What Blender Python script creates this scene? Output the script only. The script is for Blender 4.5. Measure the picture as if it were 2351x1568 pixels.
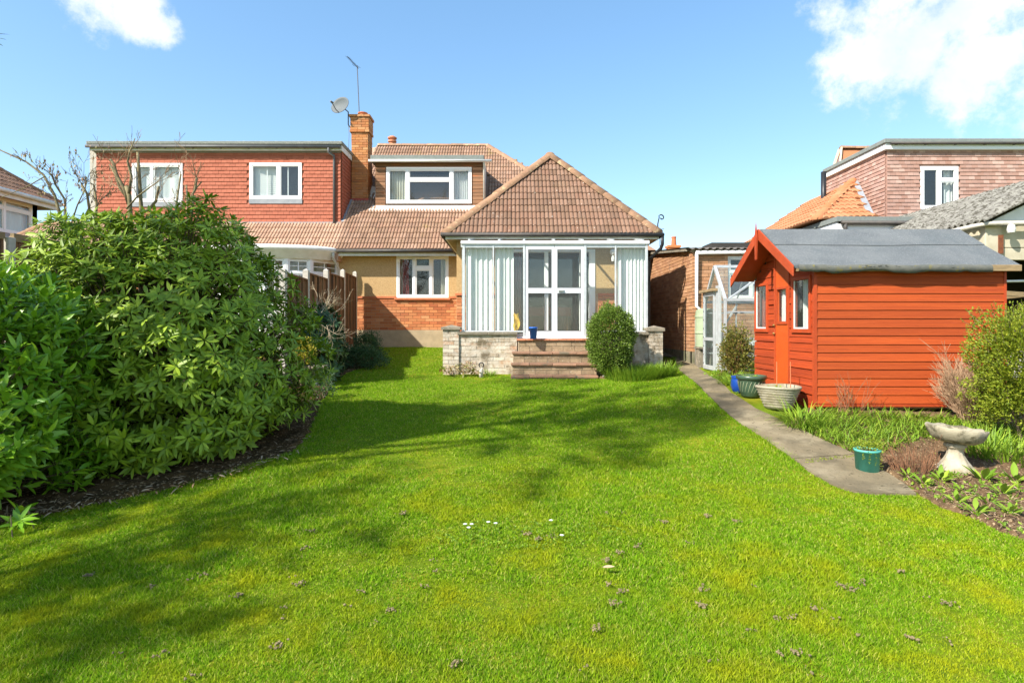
import bpy, bmesh, math, random
import numpy as np
from mathutils import Vector, Matrix, noise as mnoise

random.seed(11)
rng = np.random.default_rng(11)
for o in list(bpy.data.objects):
    bpy.data.objects.remove(o)
SC = bpy.context.scene
COL = SC.collection

# ------------------------------------------------------------------ camera
# measured on a 2351 x 1568 copy of the photograph
F, CX, HY, EYE = 1340.0, 1175.5, 750.0, 1.55
cam = bpy.data.cameras.new('camera')
cam.sensor_fit = 'HORIZONTAL'
cam.sensor_width = 36.0
cam.lens = F / 2351.0 * 36.0
cam.shift_y = -(784.0 - HY) / 2351.0
cam.clip_start = 0.05
cam.clip_end = 2000
camo = bpy.data.objects.new('camera', cam)
COL.objects.link(camo)
camo.location = (0, 0, EYE)
camo.rotation_euler = (math.radians(90), 0, 0)
SC.camera = camo

# ------------------------------------------------------------------ sun, sky, exposure
SUN_DIR = Vector((0.590, 0.470, -0.656)).normalized()      # the way the light travels
sun = bpy.data.lights.new('sun', 'SUN')
sun.energy = 3.9
sun.angle = math.radians(0.9)
sun.color = (1.0, 0.94, 0.85)
suno = bpy.data.objects.new('sun', sun)
COL.objects.link(suno)
suno.location = (-20, -16, 25)
suno.rotation_euler = SUN_DIR.to_track_quat('-Z', 'Y').to_euler()

W = bpy.data.worlds.new('World')
SC.world = W
W.use_nodes = True
wn, wl = W.node_tree.nodes, W.node_tree.links
wn.clear()
SKY_STRENGTH = 0.15
sky = wn.new('ShaderNodeTexSky')
sky.sky_type = 'NISHITA'
sky.sun_disc = False
sky.sun_elevation = math.asin(-SUN_DIR.z)
sky.sun_rotation = math.atan2(-SUN_DIR.x, -SUN_DIR.y)
sky.altitude = 50
sky.air_density = 1.0
sky.dust_density = 0.6
sky.ozone_density = 1.6
wout = wn.new('ShaderNodeOutputWorld')
bg = wn.new('ShaderNodeBackground')
bg.inputs['Strength'].default_value = SKY_STRENGTH


def wmath(op, a, b=None, clamp=False):
    n = wn.new('ShaderNodeMath')
    n.operation = op
    n.use_clamp = clamp
    for i, v in enumerate((a, b)):
        if v is None:
            continue
        if isinstance(v, (int, float)):
            n.inputs[i].default_value = v
        else:
            wl.new(v, n.inputs[i])
    return n.outputs[0]


tc = wn.new('ShaderNodeTexCoord')


def wnoise(scale, detail, rough, off=0.0):
    m = wn.new('ShaderNodeMapping')
    m.inputs['Location'].default_value = (off, off * 0.7, -off)
    wl.new(tc.outputs['Generated'], m.inputs['Vector'])
    n = wn.new('ShaderNodeTexNoise')
    n.inputs['Scale'].default_value = scale
    n.inputs['Detail'].default_value = detail
    n.inputs['Roughness'].default_value = rough
    wl.new(m.outputs['Vector'], n.inputs['Vector'])
    return n.outputs['Fac']


def sky_dir(px, py):
    return Vector(((px - CX) / F, 1.0, (HY - py) / F)).normalized()


# cumulus: soft balls of cloud fixed in the sky, broken up by noise, and a few more all round
blobs = [(295, 15, .065), (265, -25, .085), (365, 72, .040), (330, 50, .05),
         (2120, 70, .135), (2010, 122, .085), (2060, 20, .11), (2230, 40, .13), (2300, 10, .12),
         (2260, 125, .10), (2215, 180, .08), (2190, 228, .055), (2330, 110, .07),
         (2390, 270, .05), (2400, 230, .07)]
extra = [(-.8, .2, .5, .22), (-.5, -.6, .5, .25), (.7, -.5, .45, .24), (.2, -.9, .35, .2),
         (.9, .1, .4, .2), (-.95, -.2, .3, .15), (.1, .35, .9, .2)]
dirs = [(sky_dir(a, b), r * .88) for a, b, r in blobs] + [(Vector(e[:3]).normalized(), e[3]) for e in extra]
field = None
for dv, r in dirs:
    vm = wn.new('ShaderNodeVectorMath')
    vm.operation = 'DISTANCE'
    wl.new(tc.outputs['Generated'], vm.inputs[0])
    vm.inputs[1].default_value = dv
    s = wmath('DIVIDE', vm.outputs['Value'], r)
    s = wmath('SUBTRACT', 1.0, s)
    field = s if field is None else wmath('MAXIMUM', field, s)
field = wmath('MAXIMUM', field, -1.0)
nz = wmath('SUBTRACT', wnoise(15, 11, .66), 0.5)
nz2 = wmath('SUBTRACT', wnoise(5.5, 6, .6, 3.1), 0.5)
dens = wmath('ADD', field, wmath('MULTIPLY', nz, 2.6))
dens = wmath('ADD', dens, wmath('MULTIPLY', nz2, 1.0))
mr = wn.new('ShaderNodeMapRange')
mr.interpolation_type = 'SMOOTHSTEP'
mr.inputs['From Min'].default_value = 0.0
mr.inputs['From Max'].default_value = .85
wl.new(dens, mr.inputs['Value'])
cloud = wmath('MULTIPLY', mr.outputs['Result'], 0.95, clamp=True)
cm = wn.new('ShaderNodeMixRGB')
wl.new(cloud, cm.inputs['Fac'])
gm = wn.new('ShaderNodeGamma')              # softer contrast between zenith and horizon, a clear washed spring blue
gm.inputs['Gamma'].default_value = 0.72
wl.new(sky.outputs['Color'], gm.inputs['Color'])
hs = wn.new('ShaderNodeHueSaturation')
hs.inputs['Saturation'].default_value = 1.34
hs.inputs['Value'].default_value = 1.14
hs.inputs['Hue'].default_value = 0.497
wl.new(gm.outputs['Color'], hs.inputs['Color'])
wl.new(hs.outputs['Color'], cm.inputs['Color1'])
cc_ = wn.new('ShaderNodeMixRGB')            # bright crowns, slightly grey folds
wl.new(wmath('MULTIPLY_ADD', nz, 2.4, False) if False else wmath('ADD', wmath('MULTIPLY', wmath('SUBTRACT', wnoise(7, 5, .6, 1.3), 0.5), 3.0), 0.6, clamp=True), cc_.inputs['Fac'])
cc_.inputs['Color1'].default_value = (2.45, 2.75, 3.2, 1)
cc_.inputs['Color2'].default_value = (3.5, 3.6, 3.8, 1)
wl.new(cc_.outputs['Color'], cm.inputs['Color2'])
wl.new(cm.outputs['Color'], bg.inputs['Color'])
wl.new(bg.outputs['Background'], wout.inputs['Surface'])

SC.view_settings.view_transform = 'Standard'
SC.view_settings.look = 'None'
SC.view_settings.exposure = 1.28
SC.view_settings.gamma = 1.0
SC.view_settings.use_curve_mapping = False
SC.render.engine = 'CYCLES'
SC.cycles.max_bounces = 8
SC.cycles.transparent_max_bounces = 12


# ------------------------------------------------------------------ geometry helpers
def PX(px, d):
    return (px - CX) / F * d


def PZ(py, d):
    return EYE + (HY - py) / F * d


def at(px, py, d):
    return Vector((PX(px, d), d, PZ(py, d)))


GP = np.array([
    (0, 0, .0), (0, 2.5, .03), (-3.5, 3, .0), (3, 3, .05), (-3.9, 4.47, .05), (-2.5, 5.4, .21),
    (4.22, 5.55, .15), (3.4, 5.5, .15), (2.95, 5.04, .12), (3.87, 7.47, .47), (6.31, 7.47, .40), (5.1, 7.3, .41),
    (3.87, 9.3, .74), (6.3, 9.3, .76), (3.1, 9.8, .62), (3.8, 12.3, .76), (.85, 10.9, .56), (-1.2, 11.3, .56),
    (3.4, 15, .92), (-2, 15.8, 1.0), (-1.5, 13.6, .80), (0, 7, .29), (-10, 15, 1.0), (10, 14, .95),
    (0, 18, 1.05), (-10, 0, .0), (10, 0, .05), (0, -6, .0), (8, 5, .25), (-9, 8, .4), (2.9, 11.9, .62), (-3, 9.5, .5)])


def _rbf():
    P = GP[:, :2]
    n = len(P)
    D = np.sqrt(((P[:, None] - P[None]) ** 2).sum(-1) + 0.8)
    A = np.zeros((n + 3, n + 3))
    A[:n, :n] = D - np.eye(n) * 0.10
    A[:n, n] = 1
    A[:n, n + 1:] = P
    A[n, :n] = 1
    A[n + 1:, :n] = P.T
    b = np.zeros(n + 3)
    b[:n] = GP[:, 2]
    return np.linalg.solve(A, b)


RB = _rbf()


def gzn(x, y):
    x = np.clip(np.asarray(x, float), -11, 11)
    y = np.clip(np.asarray(y, float), -6, 17)
    s = RB[len(GP)] + RB[len(GP) + 1] * x + RB[len(GP) + 2] * y
    for i, (a, b, c) in enumerate(GP):
        s = s + RB[i] * np.sqrt((x - a) ** 2 + (y - b) ** 2 + 0.8)
    return s


def gz(x, y):
    return float(gzn(x, y))


def gp(px, py):
    """where a pixel below the horizon meets the ground"""
    prev = 1.2
    d = 1.2
    while d < 40:
        if PZ(py, d) < gz(PX(px, d), d):
            break
        prev = d
        d += 0.1
    lo, hi = prev, d
    for _ in range(18):
        m = (lo + hi) / 2
        if PZ(py, m) < gz(PX(px, m), m):
            hi = m
        else:
            lo = m
    return Vector((PX(px, lo), lo, gz(PX(px, lo), lo)))


ORG = {}


def org(o):
    return ORG.get(o.name, Vector((0, 0, 0))) if o else Vector((0, 0, 0))


def tag(o, label=None, cat=None, group=None, kind=None):
    if label: o['label'] = label
    if cat: o['category'] = cat
    if group: o['group'] = group
    if kind: o['kind'] = kind
    return o


def thing(name, label, cat, loc, group=None):
    o = bpy.data.objects.new(name, None)
    COL.objects.link(o)
    o.location = loc
    o.empty_display_size = 0.1
    ORG[o.name] = Vector(loc)
    return tag(o, label, cat, group)


def link(name, me, mat, parent):
    o = bpy.data.objects.new(name, me)
    COL.objects.link(o)
    if mat is not None and not me.materials:
        me.materials.append(mat)
    if parent:
        o.parent = parent
        ORG[o.name] = org(parent)
    return o


class Pl:
    """an upright plane: a along u, b up, c out along n"""
    def __init__(self, o, u, n, w=(0, 0, 1)):
        self.o, self.u, self.n, self.w = Vector(o), Vector(u).normalized(), Vector(n).normalized(), Vector(w).normalized()

    def pt(self, a, b, c=0):
        return self.o + self.u * a + self.w * b + self.n * c


def front(d):
    return Pl((0, d, 0), (1, 0, 0), (0, -1, 0))


def leftf(x):
    return Pl((x, 0, 0), (0, 1, 0), (-1, 0, 0))


def rightf(x):
    return Pl((x, 0, 0), (0, 1, 0), (1, 0, 0))


class MB:
    def __init__(self):
        self.v, self.f = [], []

    def add(self, vs, fs):
        n = len(self.v)
        self.v += [tuple(p) for p in vs]
        self.f += [tuple(i + n for i in q) for q in fs]
        return self

    def box(self, x0, x1, y0, y1, z0, z1):
        return self.add([(x, y, z) for z in (z0, z1) for y in (y0, y1) for x in (x0, x1)],
                        [(0, 2, 3, 1), (4, 5, 7, 6), (0, 1, 5, 4), (2, 6, 7, 3), (0, 4, 6, 2), (1, 3, 7, 5)])

    def pbox(self, pl, a0, a1, b0, b1, c0, c1):
        return self.add([pl.pt(a, b, c) for c in (c0, c1) for b in (b0, b1) for a in (a0, a1)],
                        [(0, 2, 3, 1), (4, 5, 7, 6), (0, 1, 5, 4), (2, 6, 7, 3), (0, 4, 6, 2), (1, 3, 7, 5)])

    def prism(self, poly, ext):
        ext = Vector(ext)
        n = len(poly)
        vs = [Vector(p) for p in poly] + [Vector(p) + ext for p in poly]
        fs = [tuple(range(n)), tuple(range(2 * n - 1, n - 1, -1))]
        fs += [(i, (i + 1) % n, n + (i + 1) % n, n + i) for i in range(n)]
        return self.add(vs, fs)

    def bar(self, p, q, w, h, up=(0, 0, 1)):
        p, q = Vector(p), Vector(q)
        t = (q - p).normalized()
        s = t.cross(Vector(up))
        if s.length < 1e-4:
            s = t.cross(Vector((1, 0, 0)))
        s.normalize()
        u = s.cross(t).normalized()
        s, u = s * w / 2, u * h / 2
        vs = [e + i * s + j * u for e in (p, q) for j in (-1, 1) for i in (-1, 1)]
        return self.add(vs, [(0, 2, 3, 1), (4, 5, 7, 6), (0, 1, 5, 4), (2, 6, 7, 3), (0, 4, 6, 2), (1, 3, 7, 5)])

    def tube(self, pts, rad, n=6, cap=True):
        pts = [Vector(p) for p in pts]
        if not hasattr(rad, '__len__'):
            rad = [rad] * len(pts)
        base = len(self.v)
        ref = Vector((.31, .17, .94))
        for i, p in enumerate(pts):
            t = (pts[min(i + 1, len(pts) - 1)] - pts[max(i - 1, 0)])
            t = t.normalized() if t.length > 1e-9 else Vector((0, 0, 1))
            a = t.cross(ref)
            if a.length < .05:
                a = t.cross(Vector((1, 0, 0)))
            a.normalize()
            b = t.cross(a)
            for k in range(n):
                th = 2 * math.pi * k / n
                self.v.append(tuple(p + (a * math.cos(th) + b * math.sin(th)) * rad[i]))
        for i in range(len(pts) - 1):
            for k in range(n):
                k2 = (k + 1) % n
                self.f.append((base + i * n + k, base + i * n + k2, base + (i + 1) * n + k2, base + (i + 1) * n + k))
        if cap:
            self.f.append(tuple(base + k for k in range(n))[::-1])
            self.f.append(tuple(base + (len(pts) - 1) * n + k for k in range(n)))
        return self

    def lathe(self, c, prof, n=24, fn=None):
        c = Vector(c)
        base = len(self.v)
        for i, (r, z) in enumerate(prof):
            for k in range(n):
                th = 2 * math.pi * k / n
                rr, zz = (r, z) if fn is None else fn(i, r, z, th)
                self.v.append((c.x + rr * math.cos(th), c.y + rr * math.sin(th), c.z + zz))
        for i in range(len(prof) - 1):
            for k in range(n):
                k2 = (k + 1) % n
                self.f.append((base + i * n + k, base + i * n + k2, base + (i + 1) * n + k2, base + (i + 1) * n + k))
        self.f.append(tuple(base + k for k in range(n))[::-1])
        self.f.append(tuple(base + (len(prof) - 1) * n + k for k in range(n)))
        return self

    def build(self, name, mat, parent=None, smooth=False, bevel=0.0, recalc=True):
        o0 = org(parent)
        me = bpy.data.meshes.new(name)
        me.from_pydata([(v[0] - o0.x, v[1] - o0.y, v[2] - o0.z) for v in self.v], [], self.f)
        if recalc:
            bm = bmesh.new()
            bm.from_mesh(me)
            bmesh.ops.recalc_face_normals(bm, faces=bm.faces)
            bm.to_mesh(me)
            bm.free()
        if smooth:
            me.polygons.foreach_set('use_smooth', [True] * len(me.polygons))
        me.update()
        o = link(name, me, mat, parent)
        if bevel:
            m = o.modifiers.new('bevel', 'BEVEL')
            m.width = bevel
            m.segments = 2
            m.limit_method = 'ANGLE'
        return o


def np_mesh(name, V, faces_arr, rnd=None, smooth=False):
    """V (n,3); faces_arr list of int arrays each (m,k)"""
    me = bpy.data.meshes.new(name)
    me.vertices.add(len(V))
    me.vertices.foreach_set('co', np.ascontiguousarray(V, dtype=np.float32).ravel())
    loops = np.concatenate([a.ravel() for a in faces_arr]).astype(np.int32)
    tot = np.concatenate([np.full(len(a), a.shape[1]) for a in faces_arr]).astype(np.int32)
    st = np.concatenate([[0], np.cumsum(tot)[:-1]]).astype(np.int32)
    me.loops.add(len(loops))
    me.loops.foreach_set('vertex_index', loops)
    me.polygons.add(len(tot))
    me.polygons.foreach_set('loop_start', st)
    me.polygons.foreach_set('loop_total', tot)
    me.polygons.foreach_set('use_smooth', np.full(len(tot), bool(smooth)))
    if rnd is not None:
        a = me.attributes.new('rnd', 'FLOAT', 'POINT')
        a.data.foreach_set('value', np.ascontiguousarray(rnd, dtype=np.float32))
    me.update(calc_edges=True)
    me.validate()
    return me


def in_view(p, m=0.02):
    if p[1] < .3:
        return False
    u = (p[0] / p[1]) * F + CX
    v = HY - (p[2] - EYE) / p[1] * F
    return -m * 2351 < u < 2351 * (1 + m) and -m * 1568 < v < 1568 * (1 + m)


def near_key(M):
    p = M.translation
    d = (p - Vector((0, 0, EYE))).length
    return d if in_view(p) else d + 1000


def pieces(name, parent, bases, items, mat, limit=300, key=None, rest=None, smooth=False, rest_parent=None):
    """bases [(V, faces)], items [(variant, world Matrix)]: the largest as objects, the others joined"""
    items = sorted(items, key=lambda it: (key or near_key)(it[1]))
    o0 = org(parent)
    T = Matrix.Translation(-o0)
    shared = []
    for V, fs in bases:
        me = bpy.data.meshes.new(name)
        me.from_pydata([tuple(v) for v in V], [], fs)
        me.materials.append(mat)
        if smooth:
            me.polygons.foreach_set('use_smooth', [True] * len(me.polygons))
        me.update()
        shared.append(me)
    for k, M in items[:limit]:
        o = bpy.data.objects.new(name, shared[k])
        COL.objects.link(o)
        o.parent = parent
        o.matrix_basis = T @ M
    if len(items) > limit:
        Vs, Fs, R = [], {}, []
        off = 0
        for k in range(len(bases)):
            ms = [M for kk, M in items[limit:] if kk == k]
            if not ms:
                continue
            A = np.array([np.array(T @ M) for M in ms])
            V = np.array([tuple(v) for v in bases[k][0]])
            Wv = np.einsum('mij,nj->mni', A[:, :3, :3], V) + A[:, None, :3, 3]
            nv = len(V)
            Vs.append(Wv.reshape(-1, 3))
            R.append(np.repeat(rng.random(len(ms)), nv))
            for L in set(len(f) for f in bases[k][1]):
                fa = np.array([f for f in bases[k][1] if len(f) == L])
                Fs.setdefault(L, []).append((fa[None] + (off + np.arange(len(ms)) * nv)[:, None, None]).reshape(-1, L))
            off += nv * len(ms)
        me = np_mesh(rest or name + '_field', np.concatenate(Vs), [np.concatenate(v) for v in Fs.values()],
                     np.concatenate(R), smooth)
        o = link(rest or name + '_field', me, mat, parent)
        o['kind'] = 'stuff'


UB_V = [(x, y, z) for z in (-.5, .5) for y in (-.5, .5) for x in (-.5, .5)]
UB_F = [(0, 2, 3, 1), (4, 5, 7, 6), (0, 1, 5, 4), (2, 6, 7, 3), (0, 4, 6, 2), (1, 3, 7, 5)]
UNITBOX = (UB_V, UB_F)


def bm_of(pl, a0, a1, b0, b1, c0, c1):
    """matrix that puts a unit box onto a rectangle of a plane"""
    c = pl.pt((a0 + a1) / 2, (b0 + b1) / 2, (c0 + c1) / 2)
    M = Matrix.Identity(4)
    M.col[0] = (*(pl.u * (a1 - a0)), 0)
    M.col[1] = (*(pl.n * (c1 - c0)), 0)
    M.col[2] = (*(pl.w * (b1 - b0)), 0)
    M.col[3] = (*c, 1)
    return M


# ------------------------------------------------------------------ materials
def pmat(name, col, col2=None, scale=6.0, detail=5, rough=.75, bump=0.0, bscale=60.0, rnd=0.0, spec=.35,
         metal=0.0, stain=None, stain_scale=2.0, stain_lo=.5, stain_hi=.65, stretch=(1, 1, 1), ramp=None,
         translucent=0.0, speck=None, speck_scale=60, speck_lo=.68, coat=0.0, stain_y=None):
    m = bpy.data.materials.new(name)
    m.use_nodes = True
    nt = m.node_tree
    N, L = nt.nodes, nt.links
    b = N['Principled BSDF']
    geo = N.new('ShaderNodeNewGeometry')
    mp = N.new('ShaderNodeMapping')
    mp.inputs['Scale'].default_value = stretch
    L.new(geo.outputs['Position'], mp.inputs['Vector'])

    def noise(sc, det=detail, ro=.6):
        n = N.new('ShaderNodeTexNoise')
        n.inputs['Scale'].default_value = sc
        n.inputs['Detail'].default_value = det
        n.inputs['Roughness'].default_value = ro
        L.new(mp.outputs['Vector'], n.inputs['Vector'])
        return n.outputs['Fac']

    def rng_(v, a, bb):
        r = N.new('ShaderNodeMapRange')
        r.interpolation_type = 'SMOOTHSTEP'
        r.inputs['From Min'].default_value = a
        r.inputs['From Max'].default_value = bb
        L.new(v, r.inputs['Value'])
        return r.outputs['Result']

    def mix(fac, c1, c2):
        x = N.new('ShaderNodeMixRGB')
        for i, v in enumerate((fac, c1, c2)):
            if isinstance(v, (int, float)):
                x.inputs[i].default_value = v
            elif isinstance(v, tuple):
                x.inputs[i].default_value = (*v, 1)
            else:
                L.new(v, x.inputs[i])
        return x.outputs['Color']
    out = None
    if rnd or ramp:
        at_ = N.new('ShaderNodeAttribute')
        at_.attribute_name = 'rnd'
        oi = N.new('ShaderNodeObjectInfo')
        ad = N.new('ShaderNodeMath')
        ad.operation = 'ADD'
        L.new(at_.outputs['Fac'], ad.inputs[0])
        L.new(oi.outputs['Random'], ad.inputs[1])
        fr = N.new('ShaderNodeMath')
        fr.operation = 'FRACT'
        L.new(ad.outputs[0], fr.inputs[0])
        rv = fr.outputs[0]
    if ramp:
        cr = N.new('ShaderNodeValToRGB')
        els = cr.color_ramp.elements
        while len(els) < len(ramp):
            els.new(.5)
        for i, c in enumerate(ramp):
            els[i].position = i / max(1, len(ramp) - 1)
            els[i].color = (*c, 1)
        L.new(rv, cr.inputs['Fac'])
        out = cr.outputs['Color']
    else:
        out = col
    if col2:
        out = mix(rng_(noise(scale), .32, .68), out, col2)
    if stain:
        sf = rng_(noise(stain_scale, 8, .65), stain_lo, stain_hi)
        if stain_y:                               # more of it towards one end of the garden
            sx = N.new('ShaderNodeSeparateXYZ')
            L.new(geo.outputs['Position'], sx.inputs[0])
            mu = N.new('ShaderNodeMath')
            mu.operation = 'MULTIPLY'
            L.new(sf, mu.inputs[0])
            L.new(rng_(sx.outputs['Y'], stain_y[0], stain_y[1]), mu.inputs[1])
            sf = mu.outputs[0]
        out = mix(sf, out, stain)
    if speck:
        out = mix(rng_(noise(speck_scale, 2, .5), speck_lo, speck_lo + .05), out, speck)
    if rnd:
        hs = N.new('ShaderNodeHueSaturation')
        r = N.new('ShaderNodeMapRange')
        r.inputs['To Min'].default_value = 1 - rnd
        r.inputs['To Max'].default_value = 1 + rnd
        L.new(rv, r.inputs['Value'])
        L.new(r.outputs['Result'], hs.inputs['Value'])
        if isinstance(out, tuple):
            hs.inputs['Color'].default_value = (*out, 1)
        else:
            L.new(out, hs.inputs['Color'])
        out = hs.outputs['Color']
    if isinstance(out, tuple):
        b.inputs['Base Color'].default_value = (*out, 1)
    else:
        L.new(out, b.inputs['Base Color'])
    b.inputs['Roughness'].default_value = rough
    b.inputs['Specular IOR Level'].default_value = spec
    b.inputs['Metallic'].default_value = metal
    b.inputs['Coat Weight'].default_value = coat
    b.inputs['Coat Roughness'].default_value = .25
    if bump:
        bn = N.new('ShaderNodeBump')
        bn.inputs['Strength'].default_value = min(1.0, bump)
        bn.inputs['Distance'].default_value = .01
        L.new(noise(bscale, 6, .6), bn.inputs['Height'])
        L.new(bn.outputs['Normal'], b.inputs['Normal'])
    if translucent:
        tr = N.new('ShaderNodeBsdfTranslucent')
        if isinstance(out, tuple):
            tr.inputs['Color'].default_value = (*out, 1)
        else:
            L.new(out, tr.inputs['Color'])
        ms = N.new('ShaderNodeMixShader')
        ms.inputs['Fac'].default_value = translucent
        L.new(b.outputs['BSDF'], ms.inputs[1])
        L.new(tr.outputs['BSDF'], ms.inputs[2])
        L.new(ms.outputs['Shader'], N['Material Output'].inputs['Surface'])
    return m


def glass_mat(name, tint=(.92, .96, .95), refl=1.0, clear=.9):
    """thin pane: sees through, mirrors more at a slant, a little dust"""
    m = bpy.data.materials.new(name)
    m.use_nodes = True
    N, L = m.node_tree.nodes, m.node_tree.links
    N.clear()
    o = N.new('ShaderNodeOutputMaterial')
    t = N.new('ShaderNodeBsdfTransparent')
    t.inputs['Color'].default_value = (*tint, 1)
    g = N.new('ShaderNodeBsdfGlossy')
    g.inputs['Roughness'].default_value = .02
    lw = N.new('ShaderNodeLayerWeight')
    lw.inputs['Blend'].default_value = .5
    pw = N.new('ShaderNodeMath')
    pw.operation = 'POWER'
    pw.inputs[1].default_value = 4.0
    L.new(lw.outputs['Facing'], pw.inputs[0])
    ml = N.new('ShaderNodeMath')
    ml.operation = 'MULTIPLY_ADD'
    ml.use_clamp = True
    ml.inputs[1].default_value = .75 * refl
    ml.inputs[2].default_value = .055 * refl
    L.new(pw.outputs[0], ml.inputs[0])
    ms = N.new('ShaderNodeMixShader')
    L.new(ml.outputs[0], ms.inputs[0])
    L.new(t.outputs[0], ms.inputs[1])
    L.new(g.outputs[0], ms.inputs[2])
    d = N.new('ShaderNodeBsdfDiffuse')
    d.inputs['Color'].default_value = (.7, .75, .75, 1)
    m2 = N.new('ShaderNodeMixShader')
    m2.inputs[0].default_value = 1 - clear
    L.new(ms.outputs[0], m2.inputs[1])
    L.new(d.outputs[0], m2.inputs[2])
    L.new(m2.outputs[0], o.inputs['Surface'])
    return m


m = {}
m['dash'] = pmat('pebbledash', (.50, .33, .15), (.40, .26, .115), 30, 6, .95, .9, 120, speck=(.62, .47, .27), speck_scale=90, speck_lo=.62)
m['plinth'] = pmat('cement_plinth', (.42, .33, .21), (.34, .27, .17), 5, 6, .95, .35, 60)
m['brick'] = pmat('brick', (.5, .2, .08), ramp=[(.46, .15, .055), (.54, .22, .085), (.36, .105, .04), (.56, .27, .12), (.42, .13, .05), (.52, .21, .08)], rnd=.12, rough=.9, bump=.4, bscale=90,
                 col2=None)
m['mortar'] = pmat('mortar', (.52, .35, .20), (.44, .29, .17), 18, rough=.95, bump=.3)
m['chimbrick'] = pmat('chimney_brick', (.5, .2, .08), ramp=[(.45, .16, .05), (.52, .23, .08), (.40, .15, .055), (.5, .26, .11), (.36, .16, .07)], rnd=.12, rough=.9, bump=.4, bscale=90, stain=(.16, .11, .06), stain_scale=5, stain_lo=.58, stain_hi=.75)
m['chimmortar'] = pmat('chimney_mortar', (.40, .24, .12), (.28, .17, .09), 10, rough=.95)
m['oldbrick'] = pmat('flaking_brick', (.5, .4, .3), ramp=[(.36, .27, .175), (.50, .42, .32), (.42, .33, .23), (.40, .22, .12), (.52, .45, .35), (.34, .27, .18)], rnd=.12, rough=.95, bump=.8, bscale=45, col2=(.56, .50, .41), scale=11, stain=(.15, .115, .07), stain_scale=2.6, stain_lo=.46, stain_hi=.64)
m['oldmortar'] = pmat('old_mortar', (.44, .37, .27), (.54, .48, .38), 12, rough=.95, bump=.4, stain=(.15, .13, .09), stain_scale=2.2, stain_lo=.53, stain_hi=.68)
m['coping'] = pmat('coping_stone', (.26, .22, .16), (.17, .15, .11), 9, rough=.95, bump=.5, bscale=50, speck=(.5, .46, .36), speck_scale=30, speck_lo=.66)
m['step'] = pmat('step_stone', (.36, .26, .16), (.24, .175, .105), 6, rough=.95, bump=.7, bscale=45, rnd=.15, stain=(.12, .11, .055), stain_scale=3.2, stain_lo=.54, stain_hi=.7, speck=(.55, .5, .4), speck_scale=38, speck_lo=.66)
m['steptile'] = pmat('step_nosing', (.34, .185, .115), (.25, .145, .09), 8, rough=.85, bump=.5, bscale=50, rnd=.25, stain=(.15, .12, .08), stain_scale=5)
m['redtile'] = pmat('quarry_tile', (.52, .2, .1), (.42, .17, .09), 10, rough=.7, rnd=.2)
m['tile'] = pmat('concrete_roof_tile', (.3, .15, .09), ramp=[(.17, .098, .060), (.215, .126, .08), (.16, .094, .06), (.235, .14, .092), (.185, .10, .062), (.205, .118, .075)], rnd=.06, rough=.9, bump=.4, bscale=70,
                stain=(.16, .10, .055), stain_scale=1.6, stain_lo=.55, stain_hi=.75, speck=(.62, .57, .48), speck_scale=22, speck_lo=.70)
m['tilemain'] = pmat('weathered_roof_tile', (.38, .2, .12), ramp=[(.25, .148, .092), (.31, .19, .12), (.235, .14, .09), (.335, .21, .14), (.27, .155, .10), (.295, .175, .11)], rnd=.06, rough=.9, bump=.4, bscale=70,
                    stain=(.33, .24, .075), stain_scale=.9, stain_lo=.57, stain_hi=.72, speck=(.16, .11, .05), speck_scale=12, speck_lo=.66)
m['hiptile'] = pmat('hip_tile', (.31, .175, .105), (.24, .145, .085), 12, rough=.95, bump=.6, bscale=50, rnd=.15, stain=(.38, .30, .17), stain_scale=8, stain_lo=.55, stain_hi=.66)
m['redhung'] = pmat('red_hung_tile', (.55, .13, .07), ramp=[(.37, .110, .060), (.42, .13, .072), (.34, .098, .052), (.40, .12, .066)], rnd=.06, rough=.8, bump=.2, bscale=50)
m['pinkhung'] = pmat('pink_hung_tile', (.5, .25, .2), ramp=[(.345, .20, .155), (.41, .26, .21), (.315, .175, .13), (.385, .23, .18), (.44, .295, .24)], rnd=.07, rough=.85, bump=.2, bscale=50)
m['orangetile'] = pmat('orange_roof_tile', (.62, .25, .1), ramp=[(.40, .155, .062), (.45, .20, .095), (.37, .135, .055)], rnd=.07, rough=.85, bump=.2)
m['peachtile'] = pmat('peach_roof_tile', (.55, .33, .2), ramp=[(.40, .25, .165), (.45, .29, .195), (.36, .22, .145), (.42, .27, .175)], rnd=.08, rough=.9, bump=.3)
m['white'] = pmat('white_upvc', (.80, .80, .79), rough=.35, spec=.4)
m['whitepaint'] = pmat('white_paint', (.74, .74, .71), (.66, .66, .62), 6, rough=.6, bump=.15, bscale=20)
m['fascia'] = pmat('white_fascia', (.72, .72, .68), (.60, .60, .55), 4, rough=.55)
m['blackpl'] = pmat('black_plastic', (.02, .02, .022), rough=.4)
m['gutter'] = pmat('dark_gutter', (.045, .042, .04), (.07, .06, .05), 8, rough=.55)
m['greypl'] = pmat('grey_plastic', (.13, .13, .13), (.10, .10, .10), 5, rough=.5)
m['felt'] = pmat('roofing_felt', (.110, .120, .124), (.145, .155, .156), 2.2, 9, rough=.95, bump=.6, bscale=220, speck=(.32, .34, .34), speck_scale=120, speck_lo=.62, stain=(.10, .115, .12), stain_scale=1.2, stain_lo=.5, stain_hi=.72)
m['feltedge'] = pmat('mossy_felt_edge', (.09, .095, .085), (.13, .13, .11), 10, rough=.95, bump=.6, bscale=60, stain=(.17, .15, .05), stain_scale=14, stain_lo=.56, stain_hi=.66)
m['chip'] = pmat('chippings_felt', (.16, .17, .155), (.24, .25, .22), 40, rough=.95, bump=.9, bscale=90, speck=(.42, .42, .36), speck_scale=45, speck_lo=.6)
m['greyfelt'] = pmat('grey_roof_edge', (.17, .19, .175), (.21, .23, .21), 14, rough=.9, bump=.3)
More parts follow.
